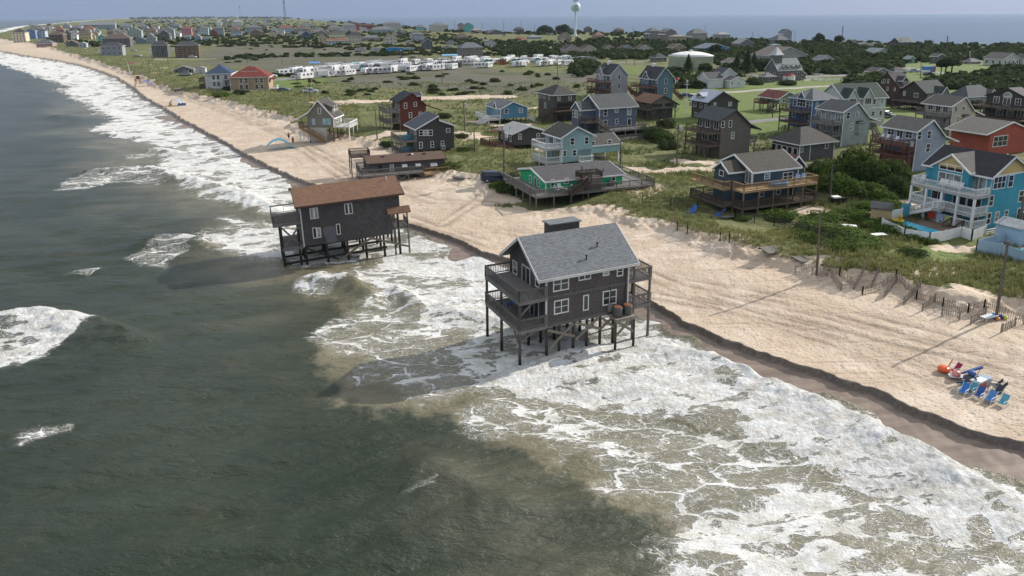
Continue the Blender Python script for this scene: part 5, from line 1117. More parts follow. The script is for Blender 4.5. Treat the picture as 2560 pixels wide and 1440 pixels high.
W_, PINK, TEALC, BLUEC, CREAM, TAN, GRY, DGR, BRN = (.74, .74, .72), (.52, .20, .23), (.16, .42, .44), (.17, .26, .44), (.58, .54, .40), (.42, .33, .23), (.33, .34, .36), (.13, .13, .135), (.12, .09, .07)
RD, RB, RG, RO = (.09, .092, .10), (.17, .125, .10), (.20, .205, .215), (.28, .13, .085)
FAR = [
 # cape town at the far left
 ('a', 190, 370, 360, 400, 528, CREAM, RD, 'hx', 'pale yellow three storey house, last one before the sandy cape', 12, 0), ('a', 350, 490, 365, 395, 495, BLUEC, RD, 'vx', 'light blue three storey house beside the pale yellow one', 12, 2),
 ('a', 482, 612, 375, 400, 495, (.42, .48, .56), RD, 'hx', 'pale blue house with white balconies beside the light blue one', 12, 2), ('a', 490, 712, 515, 565, 606, (.42, .27, .26), RG, 'he', 'low pink house with grey hip roof on the dune edge', 8, 0),
 ('a', 650, 850, 400, 440, 545, BRN, RB, 'hx', 'wide dark brown house with low roof behind the pink bungalow', 14, 0), ('a', 700, 842, 342, 385, 425, DGR, RO, 'hx', 'grey house with rust red hip roof behind the wide brown one', 14, 0),
 ('a', 845, 925, 385, 425, 510, DGR, RD, 'vx', 'narrow dark gabled house left of the white gabled one', 14, 1), ('a', 920, 1005, 405, 445, 512, W_, RD, 'vx', 'white gabled house with pale blue trim in the far cluster', 14, 0),
 ('a', 1005, 1190, 395, 430, 502, (.52, .43, .27), RB, 'he', 'honey yellow house with a row of dormers', 14, 0), ('a', 862, 1022, 510, 550, 592, DGR, RB, 've', 'dark low house with brown roof by the dune', 14, 0),
 ('a', 1022, 1125, 540, 558, 606, (.42, .45, .50), (.42, .43, .44), 'vx', 'small pale shed house with light roof by the dune', 14, 0), ('a', 1262, 1368, 445, 470, 522, TEALC, RG, 'vx', 'turquoise gabled house in the far cluster', 16, 0),
 ('a', 1345, 1695, 435, 490, 600, DGR, RB, 'he', 'long dark shingle house behind the white trimmed grey one', 16, 0), ('a', 1320, 1600, 540, 590, 715, (.30, .31, .34), RD, 'he', 'grey house with tall white window bays by the far dune', 14, 2),
 ('a', 1650, 1830, 345, 400, 482, (.34, .40, .38), RG, 'vx', 'big grey green house in the middle of the far cluster', 18, 1), ('a', 1870, 2012, 352, 390, 455, TAN, RB, 'hx', 'tan two storey house of the far cluster', 18, 1),
 ('a', 1885, 2012, 440, 485, 560, (.30, .34, .36), RG, 'vx', 'blue grey gabled house with a row of white windows', 18, 0), ('a', 1745, 1887, 478, 515, 558, (.20, .25, .29), RG, 'vx', 'low slate blue gabled cottage of the far cluster', 18, 0),
 ('a', 2045, 2182, 385, 430, 515, DGR, RD, 'vx', 'dark gabled house below the tall grey one', 18, 0), ('a', 2100, 2245, 345, 385, 508, (.36, .40, .42), RG, 'vx', 'tall pale grey house with white corner posts', 18, 0),
 ('a', 1965, 2172, 520, 580, 732, (.12, .125, .135), RD, 'hx', 'dark grey stilt house with stacked decks beside the empty field', 16, 2), ('a', 2265, 2565, 530, 580, 740, (.16, .105, .07), RD, 'he', 'brown house with tan tower and red brown decks beside the empty field', 16, 1),
 ('a', 2335, 2462, 335, 365, 462, PINK, (.30, .12, .12), 'hx', 'bright pink three storey house with white balconies', 18, 2), ('a', 1040, 1262, 290, 318, 352, (.25, .26, .28), (.42, .43, .45), 'ul', 'long pale roofed hall on the far skyline, left one', 14, 0),
 ('a', 1262, 1482, 283, 316, 372, (.28, .34, .38), (.44, .45, .47), 'ul', 'long pale roofed hall with blue end wall on the far skyline', 14, 0), ('a', 1552, 1688, 305, 335, 360, GRY, (.46, .46, .47), 'ul', 'short pale roofed hall right of the long halls', 14, 0),
 ('a', 1060, 1222, 328, 372, 410, (.25, .22, .22), RO, 'hx', 'house with orange brown roof below the long halls', 14, 0), ('a', 905, 1065, 328, 362, 400, DGR, RG, 'hx', 'dark house with grey roof below the long halls', 14, 0),
 ('a', 815, 915, 298, 330, 362, (.42, .43, .46), RG, 'vx', 'pale grey house near the far shore', 14, 0), ('a', 700, 790, 318, 340, 375, (.40, .40, .40), RD, 'vx', 'small white grey house near the far shore', 12, 0), ('a', 480, 580, 328, 350, 385, GRY, RB, 'vx', 'cream brown house right behind the blue house row', 12, 0),
 ('a', 590, 690, 330, 352, 388, CREAM, RB, 'vx', 'beige cottage with brown roof near the far shore', 12, 0), ('a', 1380, 1560, 372, 398, 432, (.30, .30, .32), RG, 'he', 'low grey roofed house in the middle of the far cluster', 16, 0), ('a', 1220, 1290, 372, 398, 430, (.40, .52, .52), RG, 'vx', 'mint gabled cottage above the turquoise one', 16, 0),
 ('a', 1560, 1652, 425, 470, 520, W_, RG, 'vx', 'white steep gabled house behind the dark shingle house', 16, 0), ('a', 1800, 1900, 318, 340, 372, (.42, .45, .5), RG, 'vx', 'pale blue grey cottage on the wooded skyline', 18, 0),
 # behind the empty field
 ('e', 405, 525, 335, 362, 452, (.40, .52, .56), RG, 'hx', 'mint white three storey house with balconies right of the pink one', 18, 2), ('e', 595, 722, 335, 360, 458, (.30, .33, .36), RG, 'hx', 'grey house with three white balconies', 18, 2),
 ('e', 550, 632, 375, 410, 458, (.24, .055, .06), RD, 'vx', 'crimson gabled house between two white balconied ones', 18, 0), ('e', 622, 690, 265, 290, 335, W_, (.5, .5, .5), 'hx', 'white house with bright roof on the skyline', 18, 1), ('e', 832, 952, 255, 280, 335, (.55, .56, .56), (.46, .47, .47), 'he', 'broad white roofed house on the skyline', 18, 1),
 ('e', 788, 912, 335, 362, 408, (.50, .36, .33), (.33, .2, .17), 'vx', 'salmon pink gabled house', 18, 0), ('e', 808, 948, 385, 408, 470, (.44, .50, .58), RD, 'he', 'pale blue box house with dark roof below the salmon one', 18, 0), ('e', 1010, 1195, 320, 350, 435, (.28, .34, .42), RG, 'hx', 'wide blue grey three storey house with white balconies', 18, 2),
 ('e', 1060, 1202, 375, 410, 468, (.22, .15, .10), RB, 'vx', 'brown cross gabled house with dark decks', 18, 1), ('e', 1293, 1397, 408, 435, 478, (.52, .48, .32), RB, 'vx', 'small pale yellow gabled house at the field edge', 18, 0), ('e', 1418, 1618, 328, 362, 412, (.32, .46, .56), RO, 'he', 'pale blue house with orange roof', 20, 1),
 ('e', 1498, 1605, 428, 448, 474, (.30, .32, .36), RD, 'he', 'low grey cottage in the scrub behind the field', 20, 0), ('e', 1620, 1802, 335, 372, 425, (.30, .26, .23), RB, 'hx', 'brown grey hip roofed house', 20, 0), ('e', 1715, 1822, 395, 440, 492, (.07, .11, .17), RD, 'vx', 'navy blue gabled house at the field edge', 20, 0),
 ('e', 1925, 2038, 438, 482, 556, (.46, .39, .28), RG, 'vx', 'tan gabled house at the field edge', 20, 0), ('e', 2062, 2268, 380, 420, 498, CREAM, RD, 'hx', 'cream three storey house with two tall bays', 20, 0), ('e', 2300, 2478, 412, 462, 552, (.48, .45, .38), RD, 'he', 'beige box house with dark roof at the field edge', 20, 0),
 ('e', 2040, 2302, 495, 522, 562, (.34, .52, .54), RO, 'ue', 'low turquoise house with orange roof at the field edge', 20, 0), ('e', 2380, 2445, 290, 300, 395, (.26, .05, .05), (.12, .06, .06), 'hx', 'dark red brick block by the sound', 20, 0), ('e', 2446, 2620, 310, 322, 372, (.25, .055, .055), (.13, .06, .06), 'hl', 'long low dark red building by the sound', 20, 0),
 ('e', 2235, 2412, 295, 325, 402, (.40, .42, .45), RG, 'hx', 'grey house with three long white balconies', 20, 3), ('e', 1885, 2002, 345, 375, 412, (.50, .48, .46), RG, 'vx', 'white gabled house behind the navy one', 20, 0), ('e', 1705, 1818, 282, 310, 345, (.52, .52, .52), RG, 'vx', 'white gabled house under the radio mast', 20, 0),
 ('e', 2050, 2222, 330, 352, 388, (.50, .49, .42), RG, 'he', 'long cream house behind the cream bays', 20, 0), ('e', 2035, 2120, 278, 300, 332, (.5, .5, .42), RG, 'vx', 'pale yellow house near the sound', 20, 0), ('e', 345, 412, 368, 392, 448, (.24, .30, .38), RG, 'vx', 'slate blue gabled house beside the mint white one', 18, 0),
 ('e', 1318, 1405, 352, 372, 402, W_, RG, 'he', 'low white house with porch in the scrub', 18, 0), ('e', 1230, 1312, 298, 318, 345, (.42, .42, .40), RG, 'he', 'grey house low on the wooded skyline', 18, 0), ('e', 1912, 2002, 392, 412, 455, (.26, .19, .15), RB, 'vx', 'brown house with porch behind the tan gable', 20, 0),
 # toward the water tower
 ('c', 340, 522, 230, 252, 318, (.42, .43, .44), RG, 'hx', 'large pale many windowed house by the sound', 22, 2), ('c', 188, 462, 285, 315, 350, (.26, .34, .36), RG, 'he', 'long low building with wide grey roof', 22, 0), ('c', 680, 778, 262, 288, 325, TEALC, RG, 'hx', 'turquoise house with grey hip roof on the sound shore', 22, 0),
 ('c', 820, 1028, 243, 275, 338, (.52, .50, .43), RG, 'hx', 'big cream house with stacked porches on the sound shore', 22, 2), ('c', 1190, 1298, 248, 275, 342, (.10, .46, .44), RD, 'vx', 'bright turquoise gabled house on the sound shore', 22, 0), ('c', 1125, 1200, 245, 268, 338, (.30, .25, .25), RD, 'hx', 'mauve grey house stuck to the bright turquoise one', 22, 2),
 ('c', 1258, 1388, 305, 322, 352, (.48, .34, .30), (.4, .33, .3), 'he', 'pale pink low house on the sound shore', 22, 0), ('c', 1102, 1243, 355, 388, 418, (.30, .26, .23), RB, 'he', 'brown roofed cottage among dark trees', 22, 0), ('c', 1722, 1835, 287, 312, 362, (.11, .105, .10), RD, 'hx', 'dark octagonal looking house with deck on the sound', 22, 1),
 ('c', 1428, 1612, 318, 345, 368, DGR, (.10, .12, .12), 've', 'low house with green black roof among dark trees', 22, 0), ('c', 1715, 1872, 388, 425, 448, (.34, .20, .15), (.34, .13, .08), 'hx', 'low house with orange roof in the trees', 22, 0), ('c', 742, 860, 415, 450, 528, (.11, .12, .14), RD, 'vx', 'charcoal gabled two storey house with white windows', 22, 0),
 ('c', 660, 772, 352, 362, 442, (.38, .40, .47), RG, 'hx', 'lilac grey flat topped house', 22, 0), ('c', 622, 722, 330, 358, 402, (.50, .49, .46), RG, 'vx', 'white gabled house behind the lilac one', 22, 0), ('c', 1412, 1542, 432, 460, 510, (.46, .49, .50), RG, 'vx', 'little pale grey cottage on stilts in the scrub', 22, 0),
 ('c', 335, 482, 375, 405, 475, (.52, .50, .44), RB, 'vx', 'white house with brown roof behind the blue trailer', 22, 0), ('c', 1865, 2022, 378, 395, 414, (.30, .33, .36), (.27, .30, .34), 'he', 'low house with blue grey roof under the trees', 22, 0), ('c', 2190, 2345, 348, 395, 428, (.30, .26, .24), (.19, .13, .12), 've', 'house with plum brown roof below the water tower', 22, 0),
 ('c', 2222, 2425, 478, 525, 585, (.40, .37, .31), (.16, .11, .095), 'vx', 'beige cottage with brown roof and twin gables at the trailer park end', 22, 0), ('c', 2412, 2600, 485, 525, 575, (.44, .40, .34), (.16, .11, .095), 'vx', 'beige cottage second from the left in the brown roofed row', 22, 0), ('c', 990, 1112, 432, 458, 475, (.40, .40, .38), RD, 'he', 'low white cottage with dark roof right of the charcoal house', 22, 0),
 ('c', 100, 300, 378, 400, 440, (.33, .32, .30), RG, 'he', 'long grey house with white porch rails', 22, 0), ('c', 2470, 2560, 285, 305, 345, DGR, RD, 'vx', 'small dark gabled house right of the water tower', 22, 0), ('c', 1120, 1395, 455, 505, 612, (.205, .20, .185), (.19, .205, .225), 'he', 'large grey brown house with blue grey roof right behind the trailers', 22, 0),
 # right of the tower
 ('d', 165, 302, 340, 378, 420, (.36, .24, .17), (.28, .17, .13), 'hx', 'sandy orange house with tiered hip roofs in the trees', 22, 1), ('d', 405, 512, 296, 318, 352, (.22, .17, .14), RB, 'hx', 'brown flat roofed house on the sound shore', 22, 0), ('d', 735, 892, 298, 330, 432, (.24, .23, .24), RG, 'hx', 'large grey house with a lookout turret on the sound shore', 22, 1),
 ('d', 888, 1062, 312, 340, 440, (.21, .195, .19), RG, 'vx', 'big weathered house with chimney stacks on the sound shore', 22, 1), ('d', 985, 1175, 372, 388, 452, (.38, .30, .21), (.34, .33, .30), 'he', 'tan house with a pale flat roof', 22, 0), ('d', 1175, 1392, 310, 355, 432, (.30, .29, .28), RG, 'he', 'grey three storey house ringed with white porches', 22, 2),
 ('d', 1460, 1640, 345, 368, 428, (.33, .34, .32), (.36, .38, .38), 'he', 'pale grey house with a square tower on the sound shore', 22, 0), ('d', 1662, 1885, 418, 462, 525, (.18, .19, .19), (.33, .35, .35), 've', 'dark house with pale metal roof by the shore poles', 22, 0), ('d', 2155, 2292, 315, 342, 440, (.31, .30, .28), (.13, .145, .14), 'vx', 'tall grey house with white gable and porch on the right shore', 22, 1),
 ('d', 2062, 2260, 372, 425, 470, (.22, .23, .25), RG, 'hx', 'wide grey roofed house in front of the tall gabled one', 22, 0), ('d', 25, 208, 482, 520, 562, (.43, .40, .35), (.15, .105, .09), 've', 'beige cottage third from the left in the brown roofed row', 22, 0), ('d', 262, 418, 482, 520, 545, (.38, .31, .24), (.15, .105, .09), 've', 'tan cottage fourth from the left in the brown roofed row', 22, 0),
 ('d', 432, 614, 482, 520, 550, (.27, .37, .44), (.15, .105, .10), 've', 'light blue cottage in the brown roofed row', 22, 0), ('d', 615, 806, 480, 520, 568, (.46, .45, .39), (.15, .105, .09), 've', 'cream cottage at the right end of the brown roofed row', 22, 0), ('d', 965, 1165, 468, 508, 555, (.37, .29, .20), (.16, .115, .09), 've', 'tan house with brown roof behind the white tank', 22, 0),
 ('d', 1255, 1622, 468, 512, 552, (.06, .30, .54), (.19, .23, .29), 've', 'bright blue house with wide slate roof behind the white tank', 22, 0), ('d', 788, 965, 568, 612, 658, (.20, .19, .17), (.085, .105, .09), 'hx', 'small pavilion with dark green hip roof left of the white tank', 22, 0), ('d', 1550, 1802, 622, 665, 712, (.44, .42, .34), (.20, .17, .15), 've', 'pale beige gabled building right of the white tank', 22, 0),
 ('d', 1875, 2440, 505, 590, 668, (.36, .35, .32), (.20, .175, .15), 've', 'long grey hall with tan roof and dormers behind the trees', 22, 0), ('d', 2045, 2180, 468, 482, 510, (.20, .24, .30), (.2, .24, .29), 'he', 'low blue grey roof behind the long grey hall', 22, 0),
 # behind the lawns on the right
 ('b', 625, 782, 205, 232, 262, (.33, .36, .31), (.28, .32, .30), 've', 'pale green gabled cottage by the shore scrub', 22, 0), ('b', 1135, 1355, 190, 235, 298, (.085, .09, .085), (.20, .22, .205), 'ue', 'dark green house with grey roof alone on the right shore', 22, 0), ('b', 850, 1120, 303, 345, 375, (.46, .50, .50), (.22, .26, .28), 've', 'white cottage with blue grey roof in the thicket', 22, 0),
 ('b', 310, 515, 378, 420, 472, (.55, .55, .54), (.22, .225, .23), 've', 'small white gabled house in the thicket left of the white van', 22, 0), ('b', 1278, 1385, 385, 412, 462, (.18, .30, .28), (.40, .46, .44), 've', 'little teal shed house at the lawn edge', 22, 0), ('b', 1560, 1702, 360, 388, 462, (.13, .12, .12), (.10, .098, .105), 've', 'dark brown hall at the back of the lawn', 22, 0),
 ('b', 2150, 2470, 355, 415, 490, (.55, .55, .53), (.15, .135, .13), 'vx', 'white church like house with dark roof at the right edge', 22, 0), ('b', 2475, 2620, 365, 410, 485, (.52, .53, .54), (.18, .165, .16), 've', 'white annex with mauve roof at the right edge', 22, 0), ('b', 1912, 2082, 410, 442, 468, (.40, .38, .34), (.22, .21, .21), 'he', 'low house with long grey roof behind the flagpole', 22, 0),
 ('b', 875, 1105, 512, 552, 585, (.22, .21, .205), (.10, .09, .095), 've', 'dark roofed low house behind the tall brown one', 22, 0), ('b', 1090, 1292, 505, 545, 580, (.20, .19, .185), (.10, .09, .09), 'he', 'second dark roofed low house, nearer the parked pickup', 22, 0),
 ('e', 92, 345, 848, 890, 938, (.16, .165, .18), (.17, .18, .20), 've', 'low grey gabled cottage beside the navy roofed house', 14, 0), ('e', 150, 290, 888, 930, 960, (.10, .14, .13), (.075, .105, .095), 'hx', 'dark green tent roofed hut in the dune grass', 14, 0),
]
for t in FAR:
    k, x0, x1, yt, ye, yb, wc, rc, kd, lb, th, bl = t
    far(k, x0, x1, yt, ye, yb, wc, rc, kd, lb, th, bl)

# ---- the crowd of smaller houses between and beyond them
rr = random.Random(9); PAL = [((.36, .37, .39), RG, 'grey'), ((.13, .13, .14), RD, 'dark'), ((.62, .62, .60), RG, 'white'), ((.24, .18, .14), RB, 'brown'), ((.48, .43, .34), RB, 'beige'), ((.26, .33, .42), RG, 'bluish')]
for reg, (xa, xb, ya, yb), n, hpx, gp in (('in the far left town', (75, 520, 64, 104), 60, (12, 19), 'small houses crowding the far left town'), ('in the scrub behind the empty field', (520, 1010, 60, 92), 44, (9, 14), 'small houses in the scrub behind the field'), ('on the wooded skyline', (330, 720, 46, 60), 48, (4, 8), 'tiny houses on the wooded skyline'), ('among the trees near the water tower', (1010, 1420, 84, 112), 16, (6, 9), 'small houses among the trees by the tower')):
    for i in range(n):
        wc, rc, nm = rr.choice(PAL); px = rr.uniform(xa, xb); f = (px-xa)/(xb-xa); py = rr.uniform(ya, yb)
        if reg[7:10] == 'far' and py > 92+f*16: continue
        hh = rr.uniform(*hpx)*(.55+.45*(py-ya)/(yb-ya)); ww = hh*rr.uniform(1.1, 1.9)
        far('0', px-ww/2, px+ww/2, py-hh, py-hh*.66, py, wc, rc, rr.choice(('vx', 'he', 've', 'ux')), f'small {nm} house {reg}', rr.choice((10, 18, 22, 28)), 0, 'house', hpx[0] > 6).root['group'] = gp
# ---- navy roofed and red roofed pair on the dune
for nm, lb, foot, rt_, eave, wc, rc, ys in (('navy_roof_house', 'white house with navy blue pyramid topped roof, left of the red roofed one', (490, 1132), (800, 950), (462, 945), (.56, .57, .58), (.062, .095, .16), (870, 815)),
                                          ('red_roof_house', 'tan two storey house with red pyramid topped roof on the dune', (806, 1170), (1282, 980), (790, 990), (.40, .285, .19), (.25, .062, .05), (892, 838))):
    h = House(nm, lb, 'e', foot, 10, 'house', None); h.size(rt_, None, eave); h.d = 11.
    wm, rm = mat('lap', wc), mat('roof', rc); h.boxwall(wm, -1., h.he-.12); hz = zat(h, h.w/2, h.d/2, ys[0]); h.hip(rm, h.he, hz+1.2, .5)
    q = h.w*.2; h.hip(rm, hz-.3, zat(h, h.w/2, h.d/2, ys[1]), .1, None, .1, h.w*.48-q, h.w*.48+q, h.d/2-q, h.d/2+q, 'cupola_roof')
    fx = (.28, .42, .68, .82) if nm[0] == 'r' else (.33, .5, .8)
    h.rows('u', (h.he*.74, h.he*.3), [h.w*f for f in fx], 1.2, 1.7, (1, 2), glass=GLASS); h.rows('v', (h.he*.74, h.he*.3), (3., 7.), 1., 1.5)
    h.corner(-.5, h.he-.2, ((0, 0), (h.w-.04, 0))); MB().box(-.03, h.w+.03, -.04, -.004, .1, .35).build('skirt_board', WHITE, h.root)
    if nm[0] == 'n': sea_decks(h, (h.he*.52, h.he*.08), 2.4, 'b', 0, h.d*.8, gap=.4); MB().box(h.w-2.6, h.w-.2, -1.6, -.05, h.he*.5, h.he*.5+.15).build('balcony', GREYW, h.root); h.rail([(h.w-2.6, -1.55, h.he*.5+.15), (h.w-.2, -1.55, h.he*.5+.15)], 1., 'g', .3)
    else: h.deck(h.w+.05, h.w+2.6, 1., 6., h.he*.12, 'w', 'se', gap=.4); MB().box(h.w+.05, h.w+2., 1., 6., h.he*.78, h.he*.85).build('porch_roof', rm, h.root)
# ---- white farm house, the rescue station, sheds
h = far('d', 1455, 1690, 730, 790, 925, (.62, .63, .62), (.12, .115, .125), 'vx', 'white two storey farmhouse with lower wings on the lawn', 20, 0, 'farmhouse')
block(h, h.wallm, h.roofm, -7.0, -.03, -1.5, 5.5, -.3, 3.4, 5.6, 'u'); block(h, h.wallm, h.roofm, 1., h.w+1.5, -4.2, -.03, -.3, 2.8, 4.2, 'v'); h.rows('u', (1.7,), (2., 5.), .8, 1.3, off=4.2)
h = far('d', 2020, 2385, 632, 745, 860, (.155, .15, .145), (.36, .37, .38), 'ue', 'old grey rescue station with steep pale metal roof and dormers', 22, 0, 'rescue_station')
zz = h.he; hr = h.prof[1][1]
for i, f in enumerate((.3, .52, .74, .9)): block(h, h.wallm, mat('metal', (.36, .37, .38)), h.w*f-.9, h.w*f+.9, .3, h.d*.35, zz-.5, zz+1.5, zz+2.3, 'v', .25); h.win('u', h.w*f, zz+.7, .9, 1., off=-.3)
b = MB().box(h.w*.02, h.w*.02+3.4, h.d*.5-1.7, h.d*.5+1.7, zz, hr+1.6); b.build('lookout_tower', h.wallm, h.root); h.hip(mat('paint', (.45, .45, .44)), hr+1.75, hr+5., .4, None, .15, h.w*.02, h.w*.02+3.4, h.d*.5-1.7, h.d*.5+1.7, 'tower_roof')
far('d', 2250, 2440, 745, 792, 852, (.19, .195, .20), (.155, .165, .18), 've', 'grey gabled outbuilding beside the rescue station', 22, 0); far('d', 1945, 2118, 778, 815, 880, (.15, .145, .135), (.22, .225, .23), 'hx', 'grey boat house with hip roof in front of the rescue station', 22, 0)
def cistern(k, x0, x1, yt, ye, yb, label):
    P = GT(*Z(k, (x0+x1)/2, yb)); mpp = (P.y*CP-(P.z-CAMH)*SP)/F/ZM[k][2]; r = (x1-x0)*mpp/2
    o = empty('cistern', P, 0, label, 'cistern', 'red capped cisterns'); MB().lathe([(r, -1), (r, (yb-ye)*mpp)], 12).build('tank', WHITE, o); MB().lathe([(r*1.06, (yb-ye)*mpp+.004), (r*.1, (yb-yt)*mpp)], 12).build('cap', mat('paint', (.42, .05, .06)), o)
cistern('d', 2192, 2252, 785, 808, 862, 'white cistern with red cone cap, left of the pair by the station'); cistern('d', 2252, 2332, 788, 808, 866, 'white cistern with red cone cap, right of the pair by the station'); cistern('d', 1055, 1112, 825, 855, 910, 'white cistern with red cone cap standing alone behind the slate twin house')
# ---- white storage tank
P = GT(*Z('d', 1217, 748)); mpp = (P.y*CP-(P.z-CAMH)*SP)/F/ZM['d'][2]; r = 237*mpp; P = P+Vector((P.x, P.y, 0)).normalized()*r*.9; P.z = 1.8
o = empty('storage_tank', P, 0, 'big round white water tank with low domed roof', 'storage tank'); hh = 140*mpp
b = MB(); b.lathe([(r, -2), (r, hh), (r*1.012, hh+.01), (r*1.012, hh+.4)], 72); b.build('drum', mat('paint', (.88, .88, .88)), o, True); MB().lathe([(r*1.0, hh+.41), (r*.8, hh+1.1), (r*.5, hh+1.9), (r*.2, hh+2.3), (.05, hh+2.4)], 72).build('dome', mat('paint', (.74, .73, .71)), o, True)
MB().lathe([(1.2, hh+2.2), (1.2, hh+2.9), (.2, hh+3.2)], 12).build('roof_vent', mat('paint', (.5, .5, .5)), o)
# ---- water tower
P = GT(*Z('c', 2380, 383)); mpp = (P.y*CP-(P.z-CAMH)*SP)/F/ZM['c'][2]; o = empty('water_tower', P, 0, 'pale blue water tower with round tank on a flared stem', 'water tower')
R0 = 51*mpp; zc = 300*mpp; PB = mat('paint', (.66, .76, .78), .05)
MB().lathe([(22*mpp, -1), (19*mpp, 8*mpp), (12*mpp, 30*mpp), (10*mpp, 60*mpp), (9.5*mpp, 225*mpp), (14*mpp, 242*mpp), (20*mpp, 250*mpp)], 28).build('stem', PB, o, True)
MB().lathe([(R0*math.cos(a), zc+R0*math.sin(a)*1.02) for a in np.linspace(-1.15, 1.52, 18)], 36).build('tank', PB, o, True)
b = MB()
for k in range(7): x = (-22+k*7.5)*mpp; y = 3*mpp*math.sin(k*2.); b.tube((x, y, zc+R0*.86), (x, y, zc+R0*(1.25+.1*math.sin(k*3.))), 1.6*mpp, 1.3*mpp, 6).box(x-2*mpp, x+2*mpp, y-2*mpp, y+2*mpp, zc+R0*1.2, zc+R0*1.4)
b.lathe([(26*mpp, zc+R0*.95), (26*mpp, zc+R0*.99)], 18); b.build('antenna', mat('paint', (.09, .09, .09)), o)
# the faded round emblem on the tank: leaping fish over a wave inside strokes
LG = mat('paint', (.13, .16, .19)); b = MB(); fd = Vector((-P.x, -P.y, 0)).normalized(); sdv = Vector((-fd.y, fd.x, 0))
def onball(a, e): c = (fd*math.cos(a)+sdv*math.sin(a)); return c*(R0*1.012*math.cos(e))+Vector((0, 0, zc+R0*1.03*math.sin(e)))
def stroke(pts, w):
    for p, q in zip(pts, pts[1:]): b.beam(onball(*p), onball(*q), w*mpp, .12, tuple(fd))
stroke([(.0+.42*math.cos(t), -.02+.36*math.sin(t)) for t in np.linspace(.5, 4.2, 14)], 3.2); stroke([(-.25+.05*k, -.3+.10*math.sin(k*1.1)) for k in range(12)], 3.)
stroke([(-.28, -.05), (-.1, .16), (.1, .18), (.26, .02), (.12, .05), (-.05, .02), (-.28, -.05)], 3.4); stroke([(.26, .02), (.38, .16), (.34, -.06), (.26, .02)], 2.4); stroke([(.0, .18), (.06, .30), (.14, .16)], 2.2)
b.build('emblem', LG, o)
# ---- radio mast with guy wires, and a slim antenna
P = GT(713, 60); mpp = (P.y*CP-(P.z-CAMH)*SP)/F; o = empty('radio_mast', P, .3, 'tall dark lattice radio mast rising out of the picture', 'radio mast'); b = MB(); Hm = 96*mpp; wd = 5.0*mpp
def leg(i, z): a = 2.1*i; w = wd*(1.-.45*z/Hm)*.6; return Vector((w*math.cos(a), w*math.sin(a), z))
n = 30
for i in range(3): b.beam(leg(i, -1), leg(i, Hm), .9, .9)
for k in range(n):
    z0, z1 = Hm*k/n, Hm*(k+1)/n
    for i in range(3): b.beam(leg(i, z0), leg(i+1, z1), .4, .4)
b.build('lattice', mat('paint', (.10, .105, .12)), o)
b = MB()
for z in (Hm*.55, Hm*.8): b.tube((0, 0, z), (wd*.5, -wd*.4, z), 1.6, 1.6, 8)
b.build('dish', mat('paint', (.12, .12, .13)), o)
P = GT(601, 40.5+4); o = empty('antenna_pole', P, 0, 'slim antenna pole on the far wooded skyline', 'antenna'); mpp = (P.y*CP-(P.z-CAMH)*SP)/F; MB().tube((0, 0, -2), (0, 0, 27*mpp), .35*mpp, .25*mpp, 6).build('pole', mat('paint', (.14, .14, .16)), o); MB().tube((0, 0, 24*mpp), (0, 0, 28*mpp), 1.3*mpp, 1.3*mpp, 6).build('antenna', mat('paint', (.10, .10, .12)), o)
o = MB().tube((0, 0, -2), (0, 0, 9.*mpp), .25*mpp, .2*mpp, 5).build('antenna_pole', mat('paint', (.14, .14, .16)), None, loc=GT(675, 44)); tag(o, 'short thin antenna pole on the skyline left of the radio mast', 'antenna')

# ---- trailer park
def rv_proto(kind):
    r = empty('camper_trailer', (0, 0, -60)); L = {'t': 7.6, 'f': 9.6, 'm': 8.6}[kind]; RVW = mat('gloss', (.66, .66, .655))
    if kind == 't': pr = [(-L/2, .6), (L/2-.4, .6), (L/2, 1.3), (L/2-.15, 2.5), (L/2-.7, 3.0), (-L/2+.1, 3.0), (-L/2, 2.8)]
    elif kind == 'f': pr = [(-L/2, .6), (L/2-2.6, .6), (L/2-2.5, 1.7), (L/2, 1.8), (L/2-.1, 3.1), (L/2-.7, 3.75), (L/2-2.6, 3.8), (L/2-3., 3.5), (-L/2, 3.5)]
    else: pr = [(-L/2, .5), (L/2, .5), (L/2+.05, 1.6), (L/2-.3, 3.0), (-L/2, 3.05)]
    MB().prism([(x, -1.22, z) for x, z in pr], (0, 2.44, 0)).build('body', RVW, r)
    for y in (-1.0, 1.0):
        for x in (-.5, .5): MB().tube((x, y-.12, .34), (x, y+.12, .34), .34, .34, 10).build('wheel', BLACKM, r)
    wf, wp = win_mesh(1.1, .7, (1, 1), BLACKM, GLASS)
    for s in (-1, 1):
        for x in (-L*.32, -L*.05, L*.24): o = link('window', wf, r, (x, 1.225*s, 2.15), 0 if s < 0 else math.pi); link('pane', wp, o)
        MB().box(-L*.19, -L*.10, 1.225*s-.012, 1.225*s+.012, .75, 2.55).build('door', mat('gloss', (.5, .5, .5)), r)
    o = link('window', wf, r, (-L/2-.005, 0, 2.1), -math.pi/2); link('pane', wp, o)
    MB().box(-.4, .4, -.35, .35, pr[-2][1]+.005 if kind != 't' else 3.005, (pr[-2][1] if kind != 't' else 3.0)+.3).build('roof_unit', mat('gloss', (.55, .55, .55)), r)
    MB().box(-L/2+.3, L/2-2.8, -1.232, -1.222, 1.15, 1.4).build('stripe', mat('paint', random.choice([(.20, .21, .24), (.30, .26, .20)])), r)
    if kind == 'f': MB().box(-L*.35, L*.1, -2.0, -1.235, 1.0, 3.1).build('slide_out', RVW, r)
    return r
RV = {k: rv_proto(k) for k in 'tfm'}
first = {k: True for k in 'tfm'}
KN = {'t': 'white travel trailer', 'f': 'tall white fifth wheel trailer', 'm': 'white motor home'}
